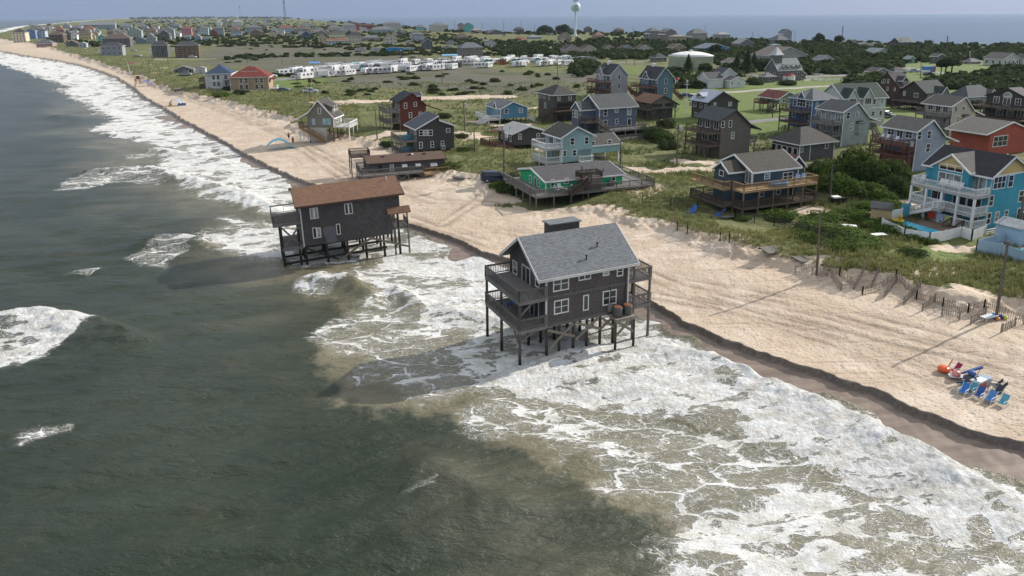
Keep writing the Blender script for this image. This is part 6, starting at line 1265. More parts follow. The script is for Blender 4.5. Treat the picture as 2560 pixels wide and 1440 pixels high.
def put_rv(kind, px, py, th, row):
    o = RV[kind] if first[kind] else copy_tree(RV[kind]); first[kind] = False
    o.location = GT(px, py); o.rotation_euler = (0, 0, R(th)); tag(o, f'{KN[kind]} parked in the {row} row of the trailer park', 'trailer', 'trailers in the trailer park')
rr = random.Random(5)
for row, (a, b_), n in (('front', ((712, 202), (1428, 163)), 33), ('middle', ((676, 193), (1425, 154)), 30), ('back', ((820, 176), (1430, 150)), 18)):
    for i in range(n):
        f = (i+.5)/n; px = a[0]+(b_[0]-a[0])*f; bow = 1-(2*f-1)**2
        py = a[1]+(b_[1]-a[1])*f-bow*6+{'front': 0, 'middle': 0, 'back': 0}[row]+rr.uniform(-.8, .8)
        if row == 'front' and (px < 760 or rr.random() < .18): continue
        if rr.random() < .08: continue
        put_rv(rr.choice('ttffm'), px+rr.uniform(-3, 3), py, rr.choice((24, 62, 75, 244, 34, 255, 50)), row)
def shed(k, px, py, sz, col, label, roofc=RD, th=24):
    o = empty('shed', GT(*Z(k, px, py)), R(th), label, 'shed'); w, d, hh = sz
    MB().prism([(-w/2, -d/2, -.3), (w/2, -d/2, -.3), (w/2, -d/2, hh), (0, -d/2, hh+.6), (-w/2, -d/2, hh)], (0, d, 0)).build('wall', mat('lap', col), o)
    b = MB(); b.prism([(-w/2-.2, -d/2-.15, hh-.02), (0, -d/2-.15, hh+.62), (w/2+.2, -d/2-.15, hh-.02), (w/2+.2, -d/2-.15, hh+.08), (0, -d/2-.15, hh+.75), (-w/2-.2, -d/2-.15, hh+.08)], (0, d+.3, 0)); b.build('roof', mat('roof', roofc), o)
    MB().box(-.45, .45, -d/2-.03, -d/2-.004, -.1, 1.9).build('door', mat('paint', tuple(c*.6 for c in col)), o)
for a in (('c', 110, 755, (2.6, 3, 2.4), (.16, .46, .42), 'turquoise shed at the left end of the trailer rows'), ('c', 270, 745, (2.6, 3.5, 2.3), (.20, .17, .14), 'grey plank shed between the front trailers'), ('c', 825, 735, (3, 3, 2.3), (.33, .20, .09), 'orange brown shed in the front trailer row'), ('c', 1018, 720, (2.6, 3, 2.2), (.14, .15, .15), 'dark grey shed in the front trailer row'),
          ('c', 1085, 715, (2.8, 3, 2.3), (.12, .20, .22), 'slate teal shed next to the dark grey one'), ('c', 1445, 700, (3, 3, 2.8), (.12, .42, .40), 'turquoise shed in the middle of the front row'), ('c', 1605, 690, (3, 3, 2.6), (.33, .10, .05), 'rust red shed in the front row'), ('c', 1745, 690, (3, 3, 2.6), (.12, .40, .38), 'turquoise shed right of the rust red one'),
          ('c', 1980, 680, (2.6, 3, 2.6), (.16, .44, .44), 'pale turquoise shed toward the right end of the rows'), ('c', 1575, 690, (2.4, 3, 2.1), (.50, .30, .07), 'yellow shed touching the rust red one'), ('c', 1130, 715, (3.4, 3, 2.), (.17, .15, .13), 'weathered plank shed with deck in the front row'), ('e', 2490, 905, (3, 3, 2.4), (.14, .40, .42), 'turquoise shed beside the parked awnings')): shed(*a)
for a in (('c', 92, 550, (9, 3, 2.4), (.44, .44, .43), 'long white mobile home left of the blue one'), ('c', 255, 545, (8, 3, 2.4), (.46, .46, .45), 'white mobile home with dark deck'), ('c', 450, 546, (13, 3.4, 2.4), (.04, .25, .52), 'bright blue mobile home'), ('c', 600, 545, (10, 3.2, 2.3), (.34, .46, .52), 'pale blue mobile home right of the bright one'), ('c', 1015, 528, (9, 3.4, 2.4), (.34, .33, .32), 'grey mobile home with white roof'), ('d', 85, 655, (14, 3.6, 2.3), (.28, .34, .35), 'long pale teal mobile home at the park end'),
          ('e', 428, 940, (4.5, 3, 2.6), (.55, .55, .54), 'white camper van body behind the navy roofed house'), ('b', 860, 285, (14, 3.4, 2.8), (.52, .50, .48), 'white trailer with brown stripe on the right shore'), ('b', 970, 283, (13, 3.4, 2.6), (.46, .44, .44), 'long white trailer with dark top on the right shore')):
    shed(*a, roofc=(.42, .42, .42), th=112 if a[3][0] > 5 and False else 10)
for px, py, c, l in ((1880, 830, (.03, .22, .55), 'bright blue awning over a trailer pitch'), (2430, 830, (.10, .45, .42), 'sea green awning over a trailer pitch')):
    P = GT(*Z('e', px, py+35)); o = empty('awning', P, R(20), l, 'awning'); MB().prism([(-3, -1.6, 2.4), (3, -1.6, 2.4), (3, 1.6, 3.), (-3, 1.6, 3.)], (0, 0, .08)).build('canopy', mat('gloss', c), o)
    for x in (-2.8, 2.8):
        for y in (-1.5, 1.5): MB().tube((x, y, -.2), (x, y, 2.4 if y < 0 else 2.95), .04, .04, 5).build('post', WHITE, o)
P = GT(*Z('c', 1045, 650)); o = empty('awning', P, R(20), 'light blue awning over the middle trailer rows', 'awning'); MB().prism([(-5, -2, 3.4), (5, -2, 3.4), (5, 2, 4.), (-5, 2, 4.)], (0, 0, .08)).build('canopy', mat('gloss', (.12, .36, .60)), o)
for x in (-4.8, 4.8): MB().tube((x, -1.9, -.2), (x, -1.9, 3.4), .04, .04, 5).build('post', WHITE, o)
# ================================================================ roads, fences, poles, vehicles, beach things
def strip(name, pts, width, m, lift=.05):
    L = np.array([GT(*p)[:2] for p in pts]); out = []
    for a, b in zip(L, L[1:]):
        n = max(1, int(np.hypot(*(b-a))/2.)); out += [a+(b-a)*i/n for i in range(n)]
    out.append(L[-1]); out = np.array(out); t = np.gradient(out, axis=0); t /= np.hypot(t[:, 0], t[:, 1])[:, None]; nn = np.stack([-t[:, 1], t[:, 0]], 1)
    ks = np.linspace(-.5, .5, 7); Q = np.stack([out+nn*(width*k) for k in ks], 1); zz = height(Q.reshape(-1, 2)).reshape(Q.shape[:2])+lift; zz[:, 0] -= .5; zz[:, -1] -= .5
    me = grid_mesh(name, Q[..., 0], Q[..., 1], zz, {}); me.materials.append(m); return tag(link(name, me), kind='structure')
ASPH = mat('paint', (.20, .195, .185), .15); GRAV = mat('paint', (.34, .31, .27), .2)
strip('road', [(1700, 240), (1760, 233), (1813, 231), (1885, 226), (1955, 221), (2040, 217), (2112, 213), (2180, 208), (2260, 200)], 5.5, GRAV)
strip('road', [(1790, 318), (1867, 306), (1957, 297), (2060, 288), (2160, 276)], 5., ASPH)
strip('road', [(1960, 196), (2014, 191), (2090, 189), (2164, 188)], 7., mat('paint', (.25, .25, .25)))
strip('road', [(2255, 168), (2300, 175), (2350, 182), (2420, 190), (2500, 194)], 9., ASPH); strip('road', [(1540, 158), (1600, 155), (1670, 151)], 6., ASPH)
strip('road', [(350, 152), (420, 148), (540, 147)], 4., GRAV); strip('parking', [(655, 200), (720, 197), (800, 192)], 13., ASPH)

def fence_line(name, label, cat, pts, hgt, m, kind='panel', group=None, zk='0', lift=0.):
    g = [GT(*Z(zk, *p)) for p in pts]; o0 = g[0]; r = empty(name, o0, 0, label, cat, group); b = MB(); posts = []
    for p, q in zip(g, g[1:]):
        p, q = p-o0, q-o0; L = (q-p).length; n = max(1, int(L/2.4)); up = Vector((0, 0, 1))
        zs = [gz(o0.x+(p+(q-p)*(i/n)).x, o0.y+(p+(q-p)*(i/n)).y)-o0.z+lift for i in range(n+1)]
        for i in range(n):
            a, c = p+(q-p)*(i/n), p+(q-p)*((i+1)/n); a.z, c.z = zs[i], zs[i+1]
            if kind == 'panel': b.prism([a+up*.02, c+up*.02, c+up*hgt, a+up*hgt], (c-a).cross(up).normalized()*.04)
            elif kind == 'rail':
                for f in (.25, .6, .95): b.beam(a+up*hgt*f, c+up*hgt*f, .05, .12)
            elif kind == 'picket':
                for f in (.3, .85): b.beam(a+up*hgt*f, c+up*hgt*f, .04, .08)
                for j in range(14): d = a+(c-a)*(j/14); b.beam(d+up*.05, d+up*hgt, .08, .03)
            elif kind == 'slat':
                m_ = max(2, int((c-a).length/.17))
                for j in range(m_):
                    d = a+(c-a)*(j/m_); tl = Vector((random.uniform(-.05, .05), random.uniform(-.05, .05), 0)); b.beam(d-up*.1, d+up*(hgt*random.uniform(.86, 1.05))+tl, .055, .02)
                for f in (.3, .75): b.beam(a+up*hgt*f, c+up*hgt*f, .02, .03)
            elif kind == 'mesh':
                for j in range(26): d = a+(c-a)*(j/26); b.beam(d, d+up*hgt, .022, .022)
                for f in (.1, .4, .7, 1.): b.beam(a+up*hgt*f, c+up*hgt*f, .02, .022)
            if i % (1 if kind != 'slat' else 2) == 0: posts.append(a)
        posts.append(Vector((q.x, q.y, zs[-1])))
    b.build({'panel': 'panel', 'rail': 'rails', 'picket': 'pickets', 'slat': 'slats', 'mesh': 'netting'}[kind], m, r)
    pw = .10 if kind in ('slat', 'mesh') else .13
    for p in posts: MB().box(p.x-pw/2, p.x+pw/2, p.y-pw/2, p.y+pw/2, p.z-.3, p.z+hgt*1.06).build('post', m, r)
    return r
LB = mat('lap', (.36, .50, .62)); SLAT = mat('wood', (.36, .31, .26)); NET = mat('paint', (.045, .045, .04))
fence_line('pool_fence', 'white vinyl fence round the pool of the turquoise house', 'fence', [(735, 925), (960, 1030), (1207, 1075), (1525, 1008), (1632, 1050), (1768, 1000)], 1.35, WHITE, zk='7')
fence_line('pool_fence', 'short white fence between yellow shed and blue panels', 'fence', [(788, 862), (930, 838)], 1.6, WHITE, zk='7')
fence_line('pool_fence', 'pale blue board fence round the half seen pool at the right edge', 'fence', [(2040, 1085), (1680, 1165), (2170, 1290), (2400, 1350)], 1.5, LB, zk='7')
fence_line('privacy_fence', 'turquoise panel fence beside the white deck stairs', 'fence', [(925, 835), (1000, 820)], 2.1, mat('lap', (.09, .36, .48)), zk='7')
fence_line('picket_fence', 'white picket fence in front of the rescue station', 'fence', [(2010, 205), (2030, 199), (2060, 203), (2110, 201)], 1.1, WHITE, 'picket'); fence_line('picket_fence', 'white picket fence between farmhouse and rescue station', 'fence', [(1838, 193), (1880, 190), (1905, 196), (1960, 191), (2010, 186), (2055, 190)], 1.1, WHITE, 'picket')
fence_line('rail_fence', 'white slatted fence beside the coral house', 'fence', [(1580, 1085), (1790, 1050)], 1.2, WHITE, 'rail', zk='6'); fence_line('board_screen', 'white louvred deck screen left of the coral house', 'screen', [(1800, 1100), (1960, 1075)], 2.4, WHITE, 'rail', zk='6')
fence_line('rail_fence', 'low white rail fence under the sound side gable of the turquoise house', 'fence', [(1775, 1000), (1950, 960)], .8, WHITE, 'rail', zk='7')
spurs = [((80, 318), (240, 262)), ((205, 362), (330, 283)), ((350, 388), (440, 333)), ((525, 433), (610, 373)), ((655, 418), (700, 393)), ((750, 493), (835, 423)), ((895, 543), (1010, 483)), ((1035, 593), (1130, 523)), ((1182, 630), (1330, 548)), ((1397, 695), (1510, 618)), ((1627, 755), (1730, 708))]
where = ['left of the standing pole', 'just right of the standing pole', 'third from the standing pole', 'beside a lone stake', 'short one above the stake', 'in the middle of the dune foot', 'with a green tag on its post', 'next after the green tag', 'longest one on the open sand', 'pointing at the leaning beach pole', 'in the corner right of the leaning pole']
for (p, q), w_ in zip(spurs, where): fence_line('sand_fence', 'slatted sand fence spur '+w_, 'sand fence', [p, q], .85, SLAT, 'slat', 'sand fence spurs at the dune foot', 's')
fence_line('sand_fence', 'long wavy slatted sand fence along the dune foot behind the spurs', 'sand fence', [(300, 270), (420, 290), (600, 352), (830, 410), (1000, 445), (1200, 490), (1390, 530), (1500, 575), (1600, 612), (1800, 690), (1900, 730)], .9, SLAT, 'slat', None, 's')
fence_line('sand_fence', 'buried slatted fence on the dune lip left of the big pole', 'sand fence', [(1030, 585), (1150, 600), (1260, 620), (1440, 640)], 1.2, SLAT, 'slat', None, 'v'); fence_line('sand_fence', 'sagging slatted fence at the sandy notch behind the surf house', 'sand fence', [(560, 395), (640, 420), (760, 465), (890, 500)], 1.2, SLAT, 'slat', None, 'v')
fence_line('dune_fence', 'dark net fence running through the dune grass', 'net fence', [(220, 120), (560, 165), (880, 215), (1330, 330), (1800, 410), (2350, 560), (2500, 600)], 1.3, NET, 'mesh', None, 'v')

def pole(k, top, foot, label, arm=0, box=False, lamp=False, m=None, r=.15, name='utility_pole', cat='utility pole', group='utility poles'):
    P = GT(*Z(k, *foot)); X, Y = Z(k, *top); d = ray(X, Y); t = P.y/d[1]; T = Vector((d[0]*t, P.y, CAMH+d[2]*t)); dist = P.length
    o = empty(name, P, 0, label, cat, group); T = T-P; m = m or mat('wood', (.155, .135, .115)); r = max(r, dist/1800*.42)
    MB().tube((0, 0, -.8), T, r, r*.72, 8).build('shaft', m, o)
    for i in range(arm):
        c = T*(1-.055*(i*1.6+1)); MB().beam(c+Vector((-1.1*.9, -.5, 0)), c+Vector((1.1*.9, .5, 0)), max(.09, r*.6), max(.11, r*.7)).build('crossarm', m, o)
    if box: c = T*.88; MB().lathe([(.05, -.45), (.3, -.42), (.3, .42), (.05, .46)], 10, (c.x+.45, c.y-.1, c.z)).build('transformer', mat('gloss', (.42, .42, .42)), o)
    if lamp: MB().lathe([(.05, 0), (.3, .1), (.34, .5), (.1, .62)], 10, tuple(T)).build('lamp_head', mat('gloss', (.55, .55, .54)), o)
    return o
BP = mat('wood', (.19, .155, .125))
for a in (('0', (2052, 530), (2043, 675), 'bare beach pole standing straight at the dune foot', 0, False, False, BP), ('0', (2520, 603), (2490, 798), 'bare beach pole leaning right beside a pile of toys', 0, False, False, BP),
          ('3', (1165, 300), (1190, 675), 'utility pole between the beach cottage and the red house'), ('3', (1355, 235), (1378, 570), 'utility pole close in front of the red house decks', 0, False, False, None, .2), ('3', (2340, 180), (2362, 575), 'utility pole with grey transformer right of the red house', 0, True), ('3', (2480, 590), (2490, 850), 'utility pole right of the slate roofed house'),
          ('4', (345, 545), (350, 1030), 'utility pole with white transformer beside the parked navy car', 0, True), ('4', (1200, 940), (1215, 1290), 'wooden pole in front of the green house stair tower'), ('4', (1625, 650), (1620, 950), 'utility pole in the tall grass right of the teal house'),
          ('5', (55, 510), (40, 875), 'utility pole with transformer left of the saltbox house', 0, True), ('5', (865, 235), (862, 460), 'utility pole on the lawn by the green bungalow'), ('5', (1378, 860), (1358, 1180), 'wooden pole at the foot of the big bushes'), ('5', (1368, 935), (1352, 1190), 'short pole strapped beside the one at the bushes'),
          ('6', (1590, 640), (1545, 980), 'utility pole with equipment in front of the cream house', 1, True), ('6', (1020, 1010), (1005, 1400), 'utility pole at the corner of the lavender house decks', 0, True), ('7', (2150, 600), (2130, 1010), 'thin pole at the right edge by the turquoise house'),
          ('b', (630, 62), (600, 410), 'very tall power pole in the thicket, left of two giants', 2, False, False, None, .25), ('b', (1748, 168), (1715, 500), 'very tall power pole by the pavilion lawn, right of two giants', 3, False, False, None, .25), ('b', (1245, 200), (1220, 460), 'utility pole in front of the dark green shore house', 1), ('b', (1472, 305), (1457, 620), 'utility pole on the lawn beside the box trailer', 1), ('b', (118, 115), (112, 330), 'power pole right of the tall gabled shore house', 2), ('b', (420, 325), (415, 390), 'thin pole behind the small white gabled house'), ('b', (255, 310), (250, 385), 'thin pole by the long grey hall'),
          ('d', (397, 290), (397, 430), 'power pole right of the sandy orange house', 1), ('d', (612, 290), (612, 400), 'power pole above the light blue cottage', 1), ('d', (930, 285), (930, 465), 'power pole in front of the turreted shore house', 1), ('d', (1380, 275), (1380, 415), 'power pole right of the white porched shore house', 1), ('d', (1883, 340), (1875, 530), 'power pole right of the pale metal roof', 2), ('d', (1948, 370), (1945, 470), 'thin power pole in front of the open sound'), ('d', (627, 560), (622, 700), 'pole on the grass left of the white tank'), ('d', (538, 580), (536, 680), 'thin pole beside the long teal mobile home'),
          ('c', (520, 545), (520, 690), 'pole above the left trailer rows', 0, False, True), ('c', (618, 580), (618, 700), 'short pole among the left trailers'), ('c', (713, 470), (712, 630), 'pole in front of the charcoal house'), ('c', (955, 630), (962, 905), 'lone pole in the field before the trailers'), ('c', (1635, 490), (1637, 620), 'pole with lamp above the right trailers', 0, False, True), ('c', (1708, 415), (1709, 570), 'pole in the scrub below the orange roof'), ('c', (2190, 630), (2195, 865), 'lone pole in the field toward the tall houses'), ('c', (1090, 215), (1095, 335), 'power pole right of the big cream shore house', 1), ('c', (1387, 225), (1387, 350), 'power pole right of the pale pink shore house', 1), ('c', (1620, 220), (1618, 345), 'power pole right of the green black roof', 1), ('c', (1803, 215), (1803, 330), 'power pole behind the octagonal house', 1), ('c', (1947, 260), (1947, 355), 'power pole left of the tree clump by the tower', 1), ('c', (2170, 262), (2178, 380), 'pole with pale lamp left of the water tower', 0, False, True),
          ('e', (1005, 650), (1020, 810), 'thin pole at the left end of the trailer park'), ('e', (1455, 690), (1458, 830), 'thin pole behind the left trailers'), ('e', (1860, 600), (1872, 790), 'pole rising above the blue awning'), ('e', (1645, 940), (1668, 1165), 'pale pole beside the car park'), ('e', (2262, 750), (2262, 830), 'thin flag pole among the trailers'),
          ('a', (1905, 800), (1917, 935), 'pole in the dune grass by the far flag'), ('a', (1212, 470), (1215, 610), 'pole in front of the dark shingle far house'), ('a', (1955, 620), (1962, 770), 'pole left of the dark grey stilt house'), ('a', (2135, 610), (2150, 810), 'pole right of the dark grey stilt house'), ('a', (770, 440), (778, 540), 'pole by the wide brown far house'),
          ('b', (1985, 345), (1985, 465), 'white lamp pole on the pavilion lawn', 0, False, True, WHITE)): pole(*a)
o = pole('e', (1810, 1020), (1818, 1290), 'lattice lamp mast with round light behind the beach cottage', 0, False, True, mat('wood', (.17, .12, .10)), .16, 'lamp_mast', 'lamp mast', None); MB().box(-.1, 1.0, -.6, .6, 6., 7.4).build('platform', mat('wood', (.13, .07, .05)), o)
o = pole('5', (130, 160), (124, 430), 'white lamp post with cross arm beside the metal roofed house', 1, False, True, WHITE, .1, 'lamp_post', 'lamp post', None)
for k, top, foot, lb in (('c', (1440, 905), (1440, 965), 'weathered stake, leftmost of the old pier stakes'), ('c', (1500, 900), (1500, 970), 'weathered stake, second of the old pier stakes'), ('c', (1528, 900), (1528, 962), 'weathered stake, third of the old pier stakes'), ('c', (1560, 925), (1560, 1000), 'weathered stake, tallest in front of the old pier row'), ('c', (1588, 905), (1588, 990), 'weathered stake, fifth of the old pier stakes'), ('c', (1620, 940), (1620, 1020), 'weathered stake nearest the round bush'), ('c', (1648, 925), (1648, 985), 'weathered stake behind the round bush'), ('c', (1708, 945), (1708, 1005), 'weathered stake, rightmost of the old pier row')):
    pole(k, top, foot, lb, 0, False, False, mat('wood', (.36, .33, .28)), .12, 'wooden_stake', 'stake', 'old stakes by the sandy track')
P = GT(*Z('a', 1660, 912)); o = empty('flag_pole', P, 0, 'pole with a pale red warning flag on the far dune', 'flag'); mpp = (P.y*CP+28*SP)/F/5.12; MB().tube((0, 0, -.5), (-.6, 0, 130*mpp), .1, .08, 6).build('shaft', WHITE, o); b = MB()
for i in range(5): x0, x1 = i*.7-.6, (i+1)*.7-.6; b.prism([(x0, .15*math.sin(i), 100*mpp), (x1, .15*math.sin(i+1), 99*mpp), (x1, .15*math.sin(i+1), 126*mpp), (x0, .15*math.sin(i), 127*mpp)], (0, .03, 0))
b.build('flag', mat('paint', (.52, .26, .24)), o)

def car(px, py, th, col, label, kind='suv', name='parked_car', group='parked cars', k='0'):
    P = GT(*Z(k, px, py)); r = empty(name, P, R(th), label, {'van': 'van', 'pick': 'pickup'}.get(kind, 'car'), group); c = mat('gloss', col); L = {'suv': 4.9, 'sed': 4.6, 'van': 5.2, 'pick': 5.6}[kind]; s = L/4.9
    low = [(-2.45, .35), (2.4, .35), (2.45, .75), (2.3, .95), (1.15, 1.08)]; hi = {'suv': [(.45, 1.72), (-2.0, 1.78), (-2.4, 1.15)], 'sed': [(.3, 1.45), (-1.1, 1.45), (-1.9, 1.05), (-2.4, 1.0)], 'van': [(.9, 1.95), (-2.25, 2.0), (-2.42, 1.1)], 'pick': [(.6, 1.75), (-.6, 1.78), (-.75, 1.05), (-2.42, 1.05)]}[kind]
    pr = [(x*s, z) for x, z in low+hi]; b = MB(); n = len(pr)
    def yz(z): return .93 if z < 1.1 else .72
    vs = [(x, -yz(z), z) for x, z in pr]+[(x, yz(z), z) for x, z in pr]
    b.add(vs, [tuple(range(n)), tuple(range(2*n-1, n-1, -1))]+[((i+1) % n, i, n+i, n+(i+1) % n) for i in range(n)]); b.build('body', c, r)
    top = 1.62 if kind != 'sed' else 1.36; g = {'suv': (.78, .35, -1.95, -2.05), 'sed': (.8, .25, -1.05, -1.5), 'van': (1.05, .85, -2.1, -2.2), 'pick': (.85, .5, -.55, -.62)}[kind]
    for sy in (-1, 1):
        q = [(g[0]*s, sy*.945, 1.12), (g[1]*s, sy*.765, top), (g[2]*s, sy*.765, top), (g[3]*s, sy*.945, 1.12)]; MB().prism(q, (0, sy*.012, 0)).build('side_window', GLASS, r)
        for x in (-1.45*s, 1.5*s): w = MB().tube((x, sy*.74, .36), (x, sy*.96, .36), .36, .36, 14).build('wheel', BLACKM, r); MB().tube((x, sy*.962, .36), (x, sy*.972, .36), .2, .2, 10).build('rim', mat('gloss', (.42, .42, .43)), w)
        MB().box(2.36*s, 2.455*s, sy*.62-.2, sy*.62+.2, .66, .82).build('headlight', mat('gloss', (.6, .6, .58)), r); MB().box(-2.47*s, -2.40*s, sy*.72-.12, sy*.72+.12, .8, 1.05).build('tail_light', mat('gloss', (.35, .02, .02)), r)
    z0, z1 = 1.1, pr[5][1]; x0, x1 = pr[4][0], pr[5][0]; MB().prism([(x0+.02, -.86, z0+.03), (x0+.02, .86, z0+.03), (x1+.05, .66, z1-.08), (x1+.05, -.66, z1-.08)], (.03, 0, .03)).build('windscreen', GLASS, r)
    return r
car(1238, 453, 8, (.012, .018, .055), 'navy blue car parked on the sand left of the green house')
for a in ((680, 194, 5, (.62, .63, .64), 'white saloon car in the car park behind the red roofed house', 'sed'), (741, 194, 184, (.60, .60, .60), 'white estate car in the car park beside the pale pole', 'suv'), (482, 145, 0, (.60, .60, .60), 'white car in front of the brown far house', 'suv'), (709, 228, 0, (.14, .16, .19), 'dark grey car below the car park fence', 'sed'), (776, 232, 10, (.55, .56, .58), 'white pickup beside the lattice lamp mast', 'pick'), (333, 128, 10, (.40, .42, .46), 'silver car beside the dark grey stilt house', 'sed'), (345, 142, 5, (.50, .50, .48), 'pale car on the track by the far dune', 'sed'),
          (2097, 154, 190, (.62, .62, .62), 'white van in the thicket right of the small gabled house', 'van'), (2284, 181, 185, (.30, .36, .45), 'silver blue pickup on the road by the lawn', 'pick'), (2322, 189, 4, (.025, .022, .025), 'black car on the lawn under the box trailer', 'sed'), (2414, 355, 320, (.015, .016, .02), 'black car under the back porch of the cream house', 'suv'), (2450, 352, 300, (.02, .022, .03), 'dark car behind the white slatted fence', 'suv'), (2212, 292, 300, (.03, .04, .06), 'dark blue car between the white and brown houses', 'suv'), (1715, 243, 0, (.03, .06, .12), 'dark blue car left of the lamp post', 'sed'), (2562, 540, 60, (.60, .62, .64), 'white car cut by the right edge near the turquoise house', 'suv')): car(*a)
P = GT(2320, 184); o = empty('box_trailer', P, R(24), 'blue, white and red box trailer on the road by the lawn', 'trailer'); MB().box(-3.2, 3.2, -1.2, 1.2, .6, 3.4).build('box', mat('gloss', (.10, .22, .50)), o); MB().box(2.2, 3.21, -1.21, 1.21, .61, 3.41).build('panel', mat('gloss', (.42, .06, .07)), o); MB().box(-3.21, -.4, -1.215, 1.215, .9, 1.7).build('stripe', WHITE, o)
for x in (-.8, .8):
    for y in (-1., 1.): MB().tube((x, y-.12, .35), (x, y+.12, .35), .35, .35, 10).build('wheel', BLACKM, o)
P = GT(*Z('7', 295, 675)); o = empty('cargo_trailer', P, R(10), 'small dark utility trailer with white lid beside the driveway', 'trailer'); MB().box(-1.2, 1.1, -.6, .6, .4, .95).build('bed', BLACKM, o); MB().box(-1.0, .2, -.5, .5, .955, 1.15).build('lid', WHITE, o); MB().beam((1.1, 0, .45), (2.2, 0, .4), .08).build('drawbar', BLACKM, o)
for y in (-.7, .7): MB().tube((.1, y-.08, .3), (.1, y+.08, .3), .3, .3, 10).build('wheel', BLACKM, o)

# ---- pool of the turquoise house
A, B, C = [GT(*Z('7', *p)) for p in ((885, 868), (1330, 968), (1205, 992))]; zt = max(A.z, B.z, C.z)+.12
def slab(pts, z0, z1): return MB().prism([(p.x, p.y, z0) for p in pts], (0, 0, z1-z0))
def scale_pts(pts, f): c = sum(pts, Vector())/len(pts); return [c+(p-c)*f for p in pts]
pp = [GT(*Z('7', *p)) for p in ((880, 872), (965, 858), (1335, 965), (1215, 990))]; o = empty('swimming_pool', pp[0], 0, 'long bright blue swimming pool inside the white fence', 'swimming pool'); off = -pp[0]
q = [p+off for p in pp]; slab(scale_pts(q, 1.12), -1.2, .10).build('coping', mat('paint', (.55, .54, .52)), o); wtr = NT('pool_water'); wtr.out(Base_Color=wtr.mix(wtr.ss(.35, .65, wtr.noise(wtr.n('NewGeometry').outputs['Position'], 1.2, 3)), (.045, .42, .60), (.08, .50, .68)), Roughness=.12, Normal=wtr.bump(wtr.noise(wtr.n('NewGeometry').outputs['Position'], 3., 2), .03, .4)); POOLW = wtr.mat
slab(q, .05, .135).build('water', POOLW, o)
pd = [GT(*Z('7', *p)) for p in ((820, 850), (1010, 830), (1560, 935), (1480, 985), (1340, 960), (960, 855), (880, 868))]; o = empty('pool_terrace', pd[0], 0, 'brown boarded terrace between pool and white decks', 'terrace'); zz = max(p.z for p in pd)+.06; b = MB(); b.prism([(p.x-pd[0].x, p.y-pd[0].y, -.6) for p in pd], (0, 0, zz-pd[0].z+.6)); b.build('boards', mat('boards', (.17, .12, .095)), o)
P = GT(*Z('7', 880, 872)); o = empty('pool_float', P+Vector((.2, 0, .2)), .5, 'yellow and lime duck shaped pool float at the pool end', 'pool float'); b = MB(); n = 14
for k in range(n): a, c = 2*math.pi*k/n, 2*math.pi*(k+1)/n; b.tube((.7*math.cos(a), .55*math.sin(a), .15), (.7*math.cos(c), .55*math.sin(c), .15), .2, .2, 8, False)
b.build('ring', mat('gloss', (.70, .50, .03)), o, True); MB().lathe([(.05, 0), (.2, .1), (.17, .35), (.22, .5), (.15, .68), (.02, .75)], 10, (.6, 0, .2)).build('head', mat('gloss', (.72, .42, .03)), o, True); MB().lathe([(.02, 0), (.6, .03), (.62, .15), (.1, .2)], 12, (-1.1, -.5, 0)).build('mat', mat('gloss', (.40, .62, .08)), o)
shed('7', 722, 855, (2.2, 2.4, 2.0), (.56, .42, .22), 'little tan yellow shed with dark roof at the pool corner', (.12, .12, .13), 60)
o = GT(*Z('7', 2050, 1075)); shed('7', 2060, 1080, (3.2, 3, 2.4), (.36, .50, .62), 'pale blue pool hut at the right edge', (.45, .48, .5), 25)
pp = [GT(*Z('7', *p)) for p in ((2010, 1150), (2080, 1125), (2300, 1165), (2270, 1205))]; o = empty('swimming_pool', pp[0], 0, 'small blue pool behind the pale blue board fence', 'swimming pool'); q = [p-pp[0] for p in pp]; slab(scale_pts(q, 1.5), -1, .1).build('coping', mat('paint', (.25, .17, .13)), o); slab(q, .05, .13).build('water', POOLW, o)
def flat_thing(name, k, px, py, label, cat, sz, m, th=25, z=.5, legs=True):
    o = empty(name, GT(*Z(k, px, py)), R(th), label, cat); w, d = sz; MB().box(-w/2, w/2, -d/2, d/2, z-.06, z).build('top', m, o)
    if legs:
        for x in (-w/2+.08, w/2-.08):
            for y in (-d/2+.08, d/2-.08): MB().beam((x, y, -.1), (x, y, z-.062), .07).build('leg', m, o)
    return o
flat_thing('picnic_table', '7', 698, 1015, 'white low table on the lawn before the white fence', 'table', (2., .9), WHITE, 10, .45); flat_thing('picnic_table', '7', 405, 920, 'white board table on bare sand among the low shrubs', 'table', (1.9, .9), WHITE, -15, .4)
b = MB()
